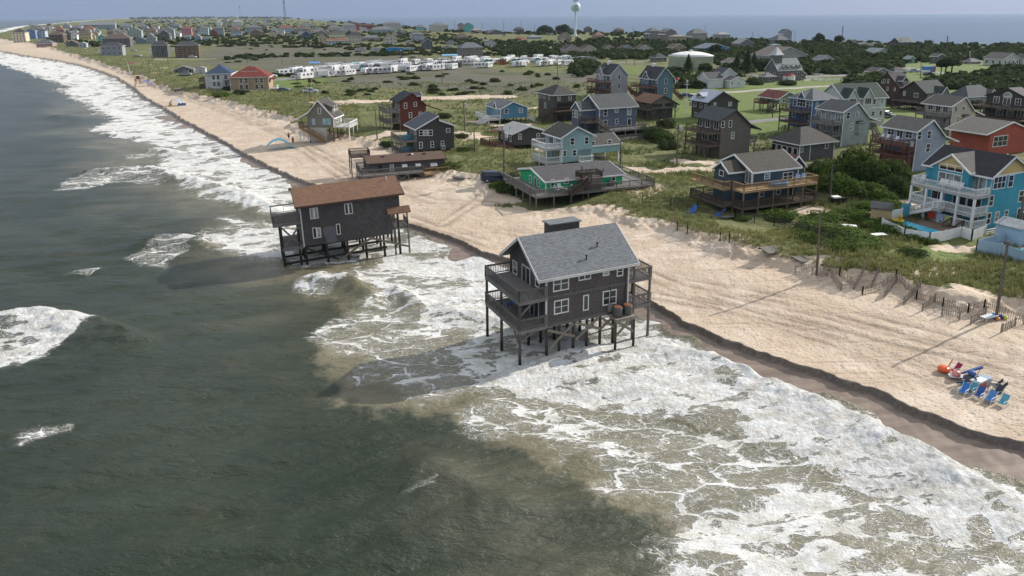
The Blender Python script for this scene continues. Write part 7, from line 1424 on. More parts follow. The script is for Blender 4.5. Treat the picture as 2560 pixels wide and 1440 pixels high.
# ---- towels, deck chairs
def towel(h, y, z, c, label, w=1.): o = MB().box(-.025, .025, -w/2, w/2, -.85, .03).build('towel', mat('paint', c), None, loc=to_world(h, -2.86, y, z), rz=h.th); tag(o, label, 'towel', 'towels on the turquoise house rail')
zt = max(.45, zs[2])+1.0 if False else None
zz0 = zat(H31, 0, 0, 926)
for f, c, l in ((.60, (.50, .06, .03), 'red towel hanging on the lowest white railing'), (.47, (.38, .45, .62), 'pale blue towel hanging on the lowest white railing'), (.34, (.42, .48, .22), 'lime towel hanging on the lowest white railing')): towel(H31, H31.d*f, max(.45, zz0)+1.0, c, l)
def chair(loc, rz, col, label, frame=WHITE, kind='low', group='chairs set out on the beach', sc=1.0, cat='beach chair'):
    r = empty('beach_chair' if cat == 'beach chair' else 'deck_chair', loc, rz, label, cat, group); m = mat('paint', col); r.scale = (sc, sc, sc); zs_ = .26 if kind == 'low' else .45
    MB().prism([(-.3, -.28, zs_), (.28, -.28, zs_+.06), (.28, .28, zs_+.06), (-.3, .28, zs_)], (0, 0, .03)).build('seat', m, r)
    MB().prism([(-.3, -.28, zs_+.01), (-.72, -.28, zs_+.72), (-.72, .28, zs_+.72), (-.3, .28, zs_+.01)], (-.03, 0, -.015)).build('backrest', m, r)
    for y in (-.31, .31):
        b = MB(); b.tube((-.78, y, zs_+.78), (-.25, y, zs_-.02), .02, .02, 6).tube((-.25, y, zs_-.02), (.32, y, zs_+.05), .02, .02, 6); b.tube((-.58, y, zs_+.30), (.25, y, zs_+.30), .028, .028, 6); b.build('armrest_frame', frame, r)
        for x, x2 in ((.25, .36), (-.3, -.48)): MB().tube((x, y, zs_+.3 if x > 0 else zs_), (x2, y, -.03), .02, .02, 6).build('leg', frame, r)
    return r
def K(x, y): return GT(2300+x/8., 880+y/8.)
TL, BL, NV = (.10, .34, .40), (.04, .20, .58), (.04, .11, .34)
for x, y, rz, c, l, kd in ((655, 420, 190, (.32, .03, .09), 'maroon beach chair facing away from the group', 'low'), (845, 850, 215, BL, 'bright blue beach chair at the left of the front row', 'low'), (1010, 800, 205, TL, 'teal beach chair behind the bright blue one', 'low'), (1150, 925, 215, NV, 'navy blue beach chair alone in the front row', 'low'), (1370, 1010, 212, (.09, .24, .52), 'blue striped beach chair second from the right', 'low'), (1620, 1080, 210, TL, 'teal beach chair at the right end of the row', 'low'), (1440, 740, 150, (.02, .02, .025), 'black folding chair behind the group, upper one', 'high'), (1530, 810, 150, (.022, .02, .022), 'black folding chair behind the group, lower one', 'high'), (1490, 920, 200, (.05, .06, .07), 'black and white folding chair behind the striped one', 'high'), (920, 690, 170, NV, 'navy chair folded low beside the cart', 'low')):
    chair(K(x, y), R(rz), c, l, WHITE if kd == 'low' else mat('paint', (.35, .36, .36)), kd, sc=.84)
P = K(1150, 700); o = empty('cooler', P, R(30), 'red cool box with white lid in the chair group', 'cooler'); MB().box(-.55, .55, -.35, .35, 0, .55).build('box', mat('gloss', (.40, .03, .02)), o); MB().box(-.57, .57, -.37, .37, .553, .68).build('lid', WHITE, o)
P = K(1250, 640); o = empty('cooler', P, R(10), 'white cool box behind the red one', 'cooler'); MB().box(-.5, .5, -.32, .32, 0, .5).build('box', mat('gloss', (.6, .62, .63)), o); MB().box(-.52, .52, -.34, .34, .503, .6).build('lid', mat('gloss', (.30, .42, .55)), o)
P = K(1000, 640); o = empty('beach_cart', P, R(20), 'dark grey folding cart loaded with bags', 'cart'); MB().box(-.5, .5, -.3, .3, .25, .75).build('tub', mat('paint', (.10, .10, .11)), o); MB().tube((.5, 0, .5), (.9, 0, 1.1), .025, .025, 6).build('handle', BLACKM, o); MB().lathe([(.1, 0), (.3, .1), (.26, .35), (.05, .42)], 8, (.05, 0, .76)).build('bag', mat('paint', (.05, .10, .28)), o)
for x in (-.35, .35):
    for y in (-.34, .34): MB().tube((x, y-.05, .15), (x, y+.05, .15), .15, .15, 8).build('wheel', BLACKM, o)
def lying(name, label, cat, P, q, r, col):
    b = MB(); d = Vector(q); b.tube(d*-.5+Vector((0, 0, r)), d*.5+Vector((0, 0, r+.25)), r*.6, r, 8); b.tube(d*.5+Vector((0, 0, r+.25)), d*.6+Vector((0, 0, r+.28)), r*.5, r*.2, 8)
    tag(b.build(name, mat('paint', col), None, loc=P), label, cat)
lying('folded_umbrella', 'navy folded beach umbrella resting over the cart', 'beach umbrella', K(1000, 560)+Vector((0, 0, .6)), (1.9, .5, 0), .14, (.03, .08, .26)); lying('folded_umbrella', 'blue folded beach umbrella on the sand left of the cart', 'beach umbrella', K(900, 650), (1.3, -.1, 0), .12, (.03, .10, .20))
o = MB().lathe([(.33*math.cos(a), .33+.33*math.sin(a)) for a in np.linspace(-1.5, 1.5, 12)], 16).build('beach_ball', mat('gloss', (.62, .25, .20)), None, True, loc=K(715, 520)); tag(o, 'salmon pink ball on the sand beside the white board', 'ball')
o = MB().prism([(-.9, -.25, .12), (-.6, -.3, .1), (.7, -.3, .22), (.95, -.15, .24), (.95, .15, .24), (.7, .3, .22), (-.6, .3, .1), (-.9, .25, .12)], (0, 0, .07)).build('body_board', mat('gloss', (.60, .66, .72)), None, loc=K(820, 530), rz=R(-18)); tag(o, 'pale body board lying on the sand by the pink ball', 'board')
P = K(470, 385); o = empty('inflatable', P, 0, 'bright orange inflatable toy beside the maroon chair', 'inflatable'); MB().lathe([(.02, 0), (.45, .08), (.5, .25), (.4, .4), (.05, .46)], 12).build('body', mat('gloss', (.75, .12, .02)), o, True); b = MB()
for a in (.3, .7, 1.1): b.tube((.3, 0, .3), (.5+.25*a, .3*a-.1, .9+.1*a), .06, .03, 6)
b.build('arm', mat('gloss', (.75, .16, .03)), o)
for x, y, l, c, sz in ((1575, 645, 'blue bucket and net bag at the leaning beach pole', (.03, .25, .50), .4), (1600, 662, 'orange ball at the foot of the leaning beach pole', (.60, .22, .10), .28), (1655, 655, 'yellow green toy right of the leaning beach pole', (.50, .55, .06), .3), (1625, 650, 'navy bag right of the leaning beach pole', (.03, .05, .20), .35)):
    o = MB().lathe([(sz*.5, 0), (sz*.8, sz*.3), (sz*.75, sz*.9), (sz*.3, sz*1.2)], 10).build('beach_toy', mat('gloss', c), None, loc=GT(*Z('s', x, y))); tag(o, l, 'beach toy')
o = flat_thing('beach_table', 's', 1535, 665, 'pale folding frame table left of the leaning beach pole', 'table', (1.8, .7), mat('paint', (.5, .53, .55)), 25, .5)

# ---- sun sails, tents, lifeguard stand, people on the beach
def sail(px, py, label, col, w, th):
    P = GT(px, py); o = empty('sun_sail', P, R(th), label, 'sun sail'); n = 10; b = MB(); vs = []
    for i in range(n+1):
        for j in range(5):
            f = i/n; vs.append((w*(f-.5), (j-2)*.75*(1-.35*abs(2*f-1)), .15+2.1*math.sin(math.pi*min(1, f*1.0+.08))**.8-.12*(j-2)**2*.3))
    b.add(vs, [(i*5+j, (i+1)*5+j, (i+1)*5+j+1, i*5+j+1) for i in range(n) for j in range(4)]); r_ = b.build('sail', mat('gloss', col), o, True); sm = r_.modifiers.new('thick', 'SOLIDIFY'); sm.thickness = .02
    MB().tube((-w*.22, 0, 0), (-w*.12, 0, 2.1), .03, .03, 6).tube((w*.22, 0, 0), (w*.14, 0, 2.2), .03, .03, 6).build('pole', WHITE, o)
sail(702, 371, 'turquoise wind sail shading chairs on the open beach', (.04, .45, .62), 5.8, 20); sail(366, 215, 'deep blue wind sail by the lifeguard stand', (.03, .10, .42), 5.5, 15)
for dx, l in ((-14, 'blue chair under the turquoise sail, left one'), (-6, 'blue chair under the turquoise sail, right one')): chair(GT(697+dx*.6, 374), R(200), BL, l)
P = GT(440, 264); o = empty('beach_tent', P, R(10), 'pale blue open beach tent with orange side on the sand', 'tent'); b = MB(); n = 8
for i in range(n): a, c = math.pi*i/n, math.pi*(i+1)/n; b.prism([(-1.9*math.cos(a), -1.4, 2.2*math.sin(a)), (-1.9*math.cos(c), -1.4, 2.2*math.sin(c)), (-1.9*math.cos(c), 1.4, 2.2*math.sin(c)), (-1.9*math.cos(a), 1.4, 2.2*math.sin(a))], (0, 0, .03))
b.build('canopy', mat('gloss', (.34, .48, .66)), o, True); MB().box(-1.7, -1.0, -1.3, -.9, 0, .9).build('side_panel', mat('paint', (.60, .32, .06)), o)
o = empty('beach_mat', GT(455, 264), R(10), 'dark blue low windbreak right of the pale tent', 'windbreak'); MB().prism([(-1.3, -.3, 0), (1.3, -.3, 0), (1.2, .2, .8), (-1.2, .2, .8)], (0, .06, 0)).build('cloth', mat('paint', (.07, .11, .22)), o); MB().tube((-1.25, .25, 0), (-1.25, .25, .9), .03, .03, 6).build('pole', WHITE, o)
P = GT(346, 211); o = empty('lifeguard_stand', P, R(12), 'tall red brown lifeguard chair on the beach by the water', 'lifeguard stand'); WD = mat('wood', (.24, .09, .05)); b = MB()
for x in (-.9, .9):
    for y in (-.8, .8): MB().beam((x, y, -.2), (x*.7, y*.7, 3.6), .13).build('leg', WD, o)
MB().box(-.75, .75, -.7, .7, 2.3, 2.4).build('platform', WD, o); MB().box(-.7, .7, .45, .52, 2.41, 3.6).build('backrest', WD, o); b.beam((-.75, -.6, 3.55), (.75, -.6, 3.55), .1).beam((-.9, -.76, .9), (.9, -.76, .9), .1).beam((-.85, -.7, 1.6), (.85, -.7, 1.6), .1); b.build('rung', WD, o)
SKIN = mat('paint', (.42, .24, .16)); PM = {}
def person(px, py, rz, top, bottom, label, stride=.18, k='0', hair=(.05, .03, .02)):
    P = GT(*Z(k, px, py)); r = empty('person', P, R(rz), label, 'person', None)
    me = bpy.data.meshes.new('body'); s = stride
    V = [(0, 0, .95), (0, 0, 1.15), (0, 0, 1.40), (0, 0, 1.52), (0, .01, 1.64), (0, .0, 1.75), (.09, 0, .9), (.10+s*.1, -s, .50), (.10, -s*.6, .08), (.10, -s*.6-.14, .03), (-.09, 0, .9), (-.10, s*.5, .50), (-.10, s*1.1, .09), (-.10, s*1.1-.12, .03), (.19, 0, 1.42), (.25, .05, 1.14), (.24, -.08, .90), (.24, -.11, .80), (-.19, 0, 1.42), (-.25, -.05, 1.14), (-.24, -.14, .90), (-.24, -.18, .80)]
    E_ = [(0, 1), (1, 2), (2, 3), (3, 4), (4, 5), (0, 6), (6, 7), (7, 8), (8, 9), (0, 10), (10, 11), (11, 12), (12, 13), (2, 14), (14, 15), (15, 16), (16, 17), (2, 18), (18, 19), (19, 20), (20, 21)]
    rad = [.14, .13, .15, .055, .10, .08, .10, .065, .045, .04, .10, .065, .045, .04, .065, .05, .035, .04, .065, .05, .035, .04]
    me.from_pydata(V, E_, []); o = link('body', me, r); me.materials.append(SKIN); md = o.modifiers.new('skin', 'SKIN'); 
    for v_, q in zip(me.skin_vertices[0].data, rad): v_.radius = (q, q*.8)
    me.skin_vertices[0].data[0].use_root = True; o.modifiers.new('sub', 'SUBSURF').render_levels = 1
    MB().lathe([(.11, 1.68), (.115, 1.75), (.09, 1.83), (.02, 1.86)], 10, (0, .01, 0)).build('hair', mat('paint', hair), r, True)
    if top: b = MB().lathe([(.17, .98), (.165, 1.15), (.185, 1.38), (.10, 1.49)], 12); b.tube((.17, 0, 1.42), (.25, .04, 1.18), .085, .075, 8).tube((-.17, 0, 1.42), (-.25, -.04, 1.18), .085, .075, 8); b.build('shirt', mat('paint', top), r)
    b = MB().lathe([(.17, .84), (.175, .98), (.165, 1.04)], 12); b.tube((.09, 0, .92), (.10, -s*.8, .56), .115, .10, 8).tube((-.09, 0, .92), (-.10, s*.4, .56), .115, .10, 8); b.build('shorts', mat('paint', bottom), r)
for a in ((733, 361, 30, (.30, .05, .05), (.18, .03, .04), 'person in dark red standing right of the turquoise sail'), (722.5, 350, 200, (.10, .07, .06), (.03, .03, .05), 'person in dark clothes walking behind the turquoise sail', .25), (369, 213, 100, None, (.05, .06, .12), 'bare chested person in dark shorts by the blue sail'), (338.5, 207, 20, (.08, .06, .06), (.05, .03, .03), 'person in dark clothes left of the lifeguard chair'), (338, 218, 60, None, (.25, .05, .04), 'person in red shorts at the water side of the lifeguard chair', .28), (197.5, 151, 0, (.35, .15, .12), (.05, .05, .08), 'person in a reddish shirt on the far beach, left of two'), (202, 151, 40, (.45, .40, .36), (.30, .08, .06), 'person in a pale shirt on the far beach, right of two')): person(*a)
flat_thing('beach_mat', 'a', 48, 575, 'blue and white cluster of beach shelters near the far cape', 'shelter', (9., 4.), mat('paint', (.25, .32, .48)), 10, 1.6)
flat_thing('boardwalk_ruin', 'a', 1030, 735, 'broken orange brown dune walkway on the far beach', 'walkway', (11., 2.2), mat('wood', (.30, .17, .10)), 35, .7)
def wreck(k, px, py, label, sz, th, tilt):
    o = empty('broken_walkway', GT(*Z(k, px, py)), R(th), label, 'walkway'); o.rotation_euler = (R(tilt), R(8), R(th)); b = MB(); L, w = sz; n = int(L/.22)
    for i in range(n): b.box(-L/2+i*L/n, -L/2+i*L/n+.17, -w/2, w/2, .3, .35)
    b.build('boards', GREYW, o); MB().box(-L/2, L/2, -w/2, -w/2+.08, .05, .298).box(-L/2, L/2, w/2-.08, w/2, .05, .298).build('joist', GREYW, o)
wreck('v', 1780, 700, 'grey broken walkway tipping down the dune face', (4.2, 1.4), 40, 18); wreck('v', 2180, 780, 'grey plank walkway end buried in the dune below the pole', (3.4, 1.5), 30, 8); wreck('3', 2310, 1150, 'grey plank walkway on the sand right of the long cottage', (3.2, 1.3), 10, 0); wreck('e', 185, 1150, 'dark walkway ruin sticking out of the dune left of the white house', (6., 2.4), 20, 6)
def adir(k, px, py, c, l, rz, z=None): chair(GT(*Z(k, px, py)), R(rz), c, l, mat('paint', c), 'high', 'garden chairs', 1.2, 'garden chair')
adir('v', 800, 285, (.03, .13, .42), 'bright blue chair in the grass left of the orange deck house', 210); adir('v', 1120, 322, (.03, .11, .36), 'blue chair half hidden in the dune grass', 160); flat_thing('bench', 'v', 1240, 325, 'weathered low bench under the orange deck house', 'bench', (2.2, .7), GREYW, 15, .4)
def deckchairs(h, lst, z, group):
    for x, y, rz, c, l in lst: chair(to_world(h, x, y, z), h.th+R(rz), c, l, mat('paint', c), 'high', group, 1., 'deck chair')
WC = (.66, .66, .65)
deckchairs(H15, [(1.4, -1.3, 20, WC, 'white chair on the green house deck, left of the table'), (2.9, -1.5, 160, WC, 'white chair on the green house deck, right of the table'), (2.1, -.8, 270, WC, 'white chair on the green house deck, behind the table')], H15.bz+.0, 'white chairs on the green house deck')
o = empty('deck_table', to_world(H15, 2.15, -1.5, H15.bz), 0, 'round white table on the green house deck', 'table'); MB().lathe([(.5, .70), (.5, .74)], 14).build('top', WHITE, o); MB().lathe([(.25, 0), (.05, .05), (.05, .699)], 8).build('leg', WHITE, o)
z1 = zat(H31, 0, 0, 592); deckchairs(H31, [(-1.9, H31.d*f, 180, WC, f'white armchair on the top turquoise house deck, number {w} from the corner' if False else f'white armchair on the top white deck, {w}') for f, w in ((.62, 'the farthest along the bay'), (.55, 'second along the bay'), (.47, 'third along the bay'), (.40, 'fourth along the bay'), (.33, 'nearest the glass corner door'), (.92, 'alone at the far corner'))], z1, 'white armchairs on the top deck')
z1 = zat(H24, 0, 0, 1062); deckchairs(H24, [(-1.8, H24.d*f, 180, WC, f'white chair on the lavender house deck, {w}') for f, w in ((.86, 'farthest back'), (.7, 'second from the back'), (.42, 'beside the glass door'))], z1, 'white chairs on the lavender house deck')
z1 = zat(H19, -3.5, -2.3, 1092); deckchairs(H19, [(H19.w-1.6, -1.2, 200, (.34, .42, .52), 'pale blue lounge chair on the orange deck, left one'), (H19.w-.3, -1.1, 200, (.30, .40, .52), 'pale blue lounge chair on the orange deck, right one')], z1, 'lounge chairs on the orange deck')
o = MB().lathe([(.28, 0), (.32, .05), (.3, .3), (.22, .34)], 10).build('deck_cushion', mat('paint', (.40, .08, .12)), None, loc=to_world(H1, -1.4, 5.2, zat(H1, 0, 0, 1000)+0)) if False else None
# grill and blue chair left on the surf house porches
z1 = H1.prof[0][1]; bz1 = 3.157
o = empty('barbecue', to_world(H1, H1.w+1.9, 3.2, 5.937+.15), H1.th, 'black covered barbecue on the upper landward porch of the surf house', 'barbecue'); MB().prism([(-.5, -.3, 0), (.5, -.3, 0), (.5, -.3, .9), (.35, -.3, 1.1), (-.35, -.3, 1.1), (-.5, -.3, .9)], (0, .6, 0)).build('cover', BLACKM, o)
chair(to_world(H1, -1.4, 4.6, bz1+.28), H1.th+R(180), (.03, .12, .40), 'blue chair on the lower seaward deck of the surf house', BLACKM, 'high', None, 1., 'deck chair')
# seagull-sized bird over the sound
P = Vector(G(1180, 60, 0))*.2; P.z = CAMH+ray(1180.5, 19)[2]*P.y/ray(1180.5, 19)[1]; P.x = P.y*ray(1180.5, 19)[0]/ray(1180.5, 19)[1]; o = empty('gull', P, .5, 'dark gull gliding in the sky above the sound', 'bird'); b = MB(); b.lathe([(.02, -.45), (.13, -.1), (.12, .2), (.03, .45)], 8); b.v = [(x, z, y) for x, y, z in b.v]; b.prism([(0, .15, .05), (.7, .05, .35), (1.4, -.2, .25), (.6, -.15, .32), (0, -.12, .05)], (0, 0, .03)).prism([(0, .15, .05), (-.7, .05, .35), (-1.4, -.2, .25), (-.6, -.15, .32), (0, -.12, .05)], (0, 0, .03)); b.build('body', mat('paint', (.06, .06, .065)), o)
# motor boat and wake on the sound
P = Vector(G(1241, 53.4, 0)); o = empty('motor_boat', P, R(10), 'small white motor boat drawing a wake across the sound', 'boat'); MB().prism([(-6, -2, 0), (5, -2, 0), (8, 0, 0), (5, 2, 0), (-6, 2, 0)], (0, 0, 2.)).build('hull', WHITE, o); MB().box(-2, 2.5, -1.4, 1.4, 2.003, 4.2).build('cabin', mat('gloss', (.5, .52, .55)), o)
w = MB().prism([(-3, -3, .12), (-60, -9, .05), (-190, -26, .04), (-190, -14, .04), (-60, 2, .05), (-3, 3, .12)], (0, 0, .10)).build('wake', mat('paint', (.66, .68, .70)), o)
# ================================================================ plants
def leaf_mat(name, a, b_, c):
    m = NT(name); pos = m.n('NewGeometry').outputs['Position']; rnd = m.n('ObjectInfo').outputs['Random']
    base = m.mix(m.ss(.3, .7, m.noise(pos, .55, 3)), a, b_); base = m.mix(m.math('MULTIPLY', m.ss(.52, .72, m.noise(pos, 2.3, 3, .7)), .6), base, c)
    base = m.mix(m.math('MULTIPLY', rnd, .35), base, m.mix(.5, base, (.12, .115, .05)))
    t = m.n('BsdfTranslucent', {'Color': base}); m.out(Base_Color=base, Roughness=.8, Specular_IOR_Level=.08)
    mx = m.n('MixShader'); mx.inputs[0].default_value = .3; m.t.links.new(m.b.outputs[0], mx.inputs[1]); m.t.links.new(t.outputs[0], mx.inputs[2]); m.t.links.new(mx.outputs[0], m.t.nodes['Material Output'].inputs[0])
    return m.mat
LEAF = leaf_mat('leaf', (.038, .068, .016), (.075, .112, .027), (.12, .155, .044)); LEAFD = leaf_mat('dark_leaf', (.030, .050, .019), (.058, .082, .030), (.092, .112, .043)); LEAFG = leaf_mat('lush_leaf', (.055, .100, .017), (.098, .152, .028), (.145, .195, .048)); BARK = mat('wood', (.075, .06, .05))
def quads_mesh(name, C, N, S, m, rng, asp=1.0):
    """one small four cornered leaf clump per centre C, facing N, of size S"""
    n = len(C); t = rng.normal(size=(n, 3)); N = N/np.linalg.norm(N, axis=1)[:, None]; u = np.cross(N, t); u /= np.linalg.norm(u, axis=1)[:, None]; v = np.cross(N, u)
    k = np.array([(-1, -.5), (.2, -1), (1, .4), (-.3, 1)]); V = C[:, None, :]+(u[:, None, :]*k[None, :, :1]+v[:, None, :]*k[None, :, 1:]*asp)*S[:, None, None]
    V += N[:, None, :]*(np.array([0, .35, 0, .35])[None, :, None]*S[:, None, None])
    me = bpy.data.meshes.new(name); me.vertices.add(4*n); me.vertices.foreach_set('co', V.astype(np.float32).ravel()); me.loops.add(4*n); me.loops.foreach_set('vertex_index', np.arange(4*n, dtype=np.int32)); me.polygons.add(n); me.polygons.foreach_set('loop_start', np.arange(0, 4*n, 4, dtype=np.int32)); me.polygons.foreach_set('loop_total', np.full(n, 4, np.int32)); me.update(calc_edges=True); me.materials.append(m); return me
def crown_pts(n, lobes, rng, rad, flat=.8):
    L = rng.normal(size=(lobes, 3)); L /= np.linalg.norm(L, axis=1)[:, None]; L[:, 2] = np.abs(L[:, 2])*.9; L *= rng.uniform(.35, .78, size=(lobes, 1)); r = rng.uniform(.28, .5, lobes)
    i = rng.integers(0, lobes, n); d = rng.normal(size=(n, 3)); d /= np.linalg.norm(d, axis=1)[:, None]; d[:, 2] = np.where(rng.random(n) < .75, np.abs(d[:, 2]), d[:, 2])
    C = L[i]+d*(r[i]*rng.uniform(.72, 1.06, n))[:, None]; C[:, 2] = np.maximum(C[:, 2], .02); C[:, 2] *= flat
    return C*rad, d+rng.normal(size=(n, 3))*.55
rng = np.random.default_rng(3)
BUSH = []
for mtl in (LEAF, LEAFD, LEAFG):
    for q in range(3):
        C, N = crown_pts(3200, 22, rng, 1.0); BUSH.append(quads_mesh('bush', C, N, rng.uniform(.022, .060, len(C)), mtl, rng))
CROWN = [quads_mesh('crown', *crown_pts(2200, 20, rng, 1.0, .75), rng.uniform(.04, .085, 2200), LEAFD, rng) for q in range(2)]
def bush(k, px, py, r, hgt, label, kind=0, group='bushes', name='bush', cat='bush'):
    P = GT(*Z(k, px, py)); o = link(name, BUSH[kind*3+random.randrange(3)]); o.location = (P.x, P.y, P.z-.1); o.scale = (r, r*random.uniform(.85, 1.1), hgt/.95); o.rotation_euler = (0, 0, random.uniform(0, 6.3)); return tag(o, label, cat, group)
g = 'bushes of the big clump right of the hip roofed house'
for px, py, r, hgt, kd, l in ((230, 430, 3.4, 4.6, 2, 'leafy bush at the left flank of the big clump'), (420, 430, 4.0, 6.8, 0, 'tallest rounded bush of the big clump'), (600, 450, 4.2, 6.4, 0, 'broad dark bush in the middle of the big clump'), (760, 480, 3.8, 5.4, 0, 'dark bush at the right shoulder of the big clump'), (860, 580, 3.2, 3.8, 1, 'low dark bush at the right foot of the big clump'), (960, 600, 2.6, 2.6, 0, 'small rounded bush at the right end of the big clump'), (330, 560, 3.6, 3.4, 2, 'bright low bush in front of the tallest one'), (520, 600, 3.4, 2.8, 0, 'low spreading bush at the front of the big clump'), (700, 620, 3.0, 2.3, 2, 'fresh green bush at the front right of the clump'), (130, 540, 3.0, 3.2, 0, 'bush touching the back stairs of the orange deck house'), (130, 400, 2.6, 3.6, 1, 'dark bush against the grey hip roofed house')): bush('7', px, py, r, hgt, l, kd, g)
for i, px in enumerate(range(672, 800, 13)): bush('0', px, 191-(i%2), 2.6, 2.3, 'dark hedge bush along the car park in front of the trailers', 1, 'hedge bushes before the trailers')
g = 'low shrubs between driveway and dune'
for px, py, r, hgt, l in ((330, 830, 3.4, 1.5, 'low shrub below the driveway, left of the gap'), (180, 850, 3.6, 1.5, 'low shrub nearest the orange deck house'), (480, 800, 3.0, 1.5, 'low shrub in the middle of the bank'), (600, 740, 2.8, 1.5, 'low shrub under the driveway bend'), (740, 730, 2.6, 1.5, 'low shrub behind the yellow shed'), (560, 850, 2.6, 1.7, 'dark low shrub left of the yellow shed'), (860, 700, 2.6, 1.4, 'low shrub along the driveway end'), (700, 900, 3.0, 1.5, 'low shrub against the white pool fence'), (850, 960, 3.0, 1.4, 'low shrub at the middle of the white pool fence'), (1000, 1010, 3.0, 1.3, 'low shrub at the front of the white pool fence'), (1110, 1045, 2.2, 1.1, 'low shrub at the corner of the white pool fence'), (80, 930, 3.6, 1.4, 'low shrub on the dune top behind the net fence'), (240, 980, 3.8, 1.4, 'yellowish low shrub spread over the dune'), (400, 1010, 3.4, 1.3, 'low shrub around the white board table'), (520, 1060, 3.4, 1.4, 'low shrub at the lawn corner'), (420, 1100, 3., 1.2, 'low shrub above the net fence end'), (60, 1020, 3.2, 1.3, 'low shrub left on the dune crest'), (600, 1100, 2.4, 1.1, 'low shrub closing the lawn corner')): bush('7', px, py, r, hgt, l, 2, g)
bush('7', 1050, 1190, 1.9, 1.1, 'single round bush on the rough lawn', 0, None); bush('7', 960, 480, 2.2, 2.6, 'bush behind the blue trailer driveway end', 1, None)
g = 'dark shrubs left of the saltbox house'
for px, py, r, hgt, kd, l in ((1930, 610, 3.2, 3.2, 1, 'grey green shrub right of the slate house deck'), (2020, 650, 3.4, 3.8, 1, 'bushy dark shrub beside the saltbox house'), (2080, 690, 2.8, 3.2, 0, 'round shrub in front of the dark shrubs'), (2110, 520, 2.8, 3.2, 1, 'dark shrub behind the pole of the saltbox house'), (2140, 740, 2.4, 2.4, 1, 'small dark shrub at the saltbox house corner')): bush('4', px, py, r, hgt, l, kd, g)
for k, px, py, r, hgt, kd, l in (('4', 290, 1190, 2.0, 1.3, 2, 'bright low bush on the sand mound behind the navy car'), ('4', 380, 1230, 2.2, 1.4, 0, 'low bush spilling off the mound at the green house deck'), ('4', 430, 1060, 1.8, 1.2, 0, 'small dark bush behind the navy car'), ('3', 1330, 745, 2.2, 1.4, 1, 'grey green shrub on the sand left of the slate roofed house'), ('3', 2080, 400, 2.4, 1.9, 1, 'dark round bush right of the red house porch'), ('3', 2320, 660, 1.8, 1.4, 1, 'dark bush on the sand right of the slate roofed house'), ('3', 2380, 830, 2.4, 1.2, 0, 'low bush at the foot of the pole there'), ('3', 2150, 1060, 2.6, 1.3, 0, 'low bush right of the long cottage'), ('e', 690, 1230, 4.0, 2.0, 2, 'bright green bush in front of the red roofed house'), ('5', 600, 1330, 1.9, .9, 2, 'low leafy plant before the orange deck house'), ('5', 930, 1320, 3., 1.7, 2, 'yellow green shrub at the right foot of the orange deck house'), ('c', 870, 970, 2.6, 2.0, 1, 'round bush nearest the sandy track'), ('c', 860, 930, 2.4, 1.8, 1, 'bush behind the one nearest the track'), ('c', 660, 910, 2.4, 1.7, 0, 'bush in the field behind the red house'), ('c', 130, 965, 2.2, 1.2, 1, 'bush beside a white post in the field'), ('c', 1660, 1005, 2.2, 2., 0, 'round bush among the old stakes'), ('c', 1525, 870, 3.2, 2.2, 1, 'large dark bush in the right of the field'), ('c', 1310, 890, 2.2, 1.4, 1, 'dark bush left of the large one'), ('c', 1300, 945, 2.2, 1.5, 1, 'dark bush beside the stake row'), ('c', 1000, 795, 2., 1.1, 1, 'small bush alone in the brown marsh'), ('c', 1250, 870, 2.2, 1.5, 0, 'bush left above the stake row'), ('b', 60, 690, 3.2, 2.6, 1, 'dark bush before the boat house on the lawn'), ('d', 1895, 900, 4.2, 4.0, 1, 'big round bush left of the boat house'), ('d', 2255, 905, 4., 2.8, 1, 'hedge like bush below the twin cisterns'), ('b', 800, 660, 5, 4.2, 0, 'sloping hedge left of the tall brown house'), ('b', 960, 640, 5.5, 4.8, 0, 'higher hedge touching the tall brown house'), ('b', 2040, 940, 3., 3., 0, 'bush at the right wall of the cream house')): bush(k, px, py, r, hgt, l, kd, None)
r2 = random.Random(11); lab = {0: 'mid green bush scattered over the open field', 1: 'dark green bush scattered over the open field'}
n = 0
while n < 95:
    px, py = r2.uniform(560, 1480), r2.uniform(112, 238)
    if 147 < py < 205 and 650 < px < 1440 and py < 203-(px-700)*.052: continue
    P = GT(px, py); f = float(fbm(P.x*.03, P.y*.03, 300)); 
    if f < .05: continue
    kd = r2.choice((0, 1, 1)); random.seed(n+1); bush('0', px, py, r2.uniform(1.2, 2.8), r2.uniform(.9, 2.0), lab[kd], kd, 'bushes scattered over the open field'); n += 1
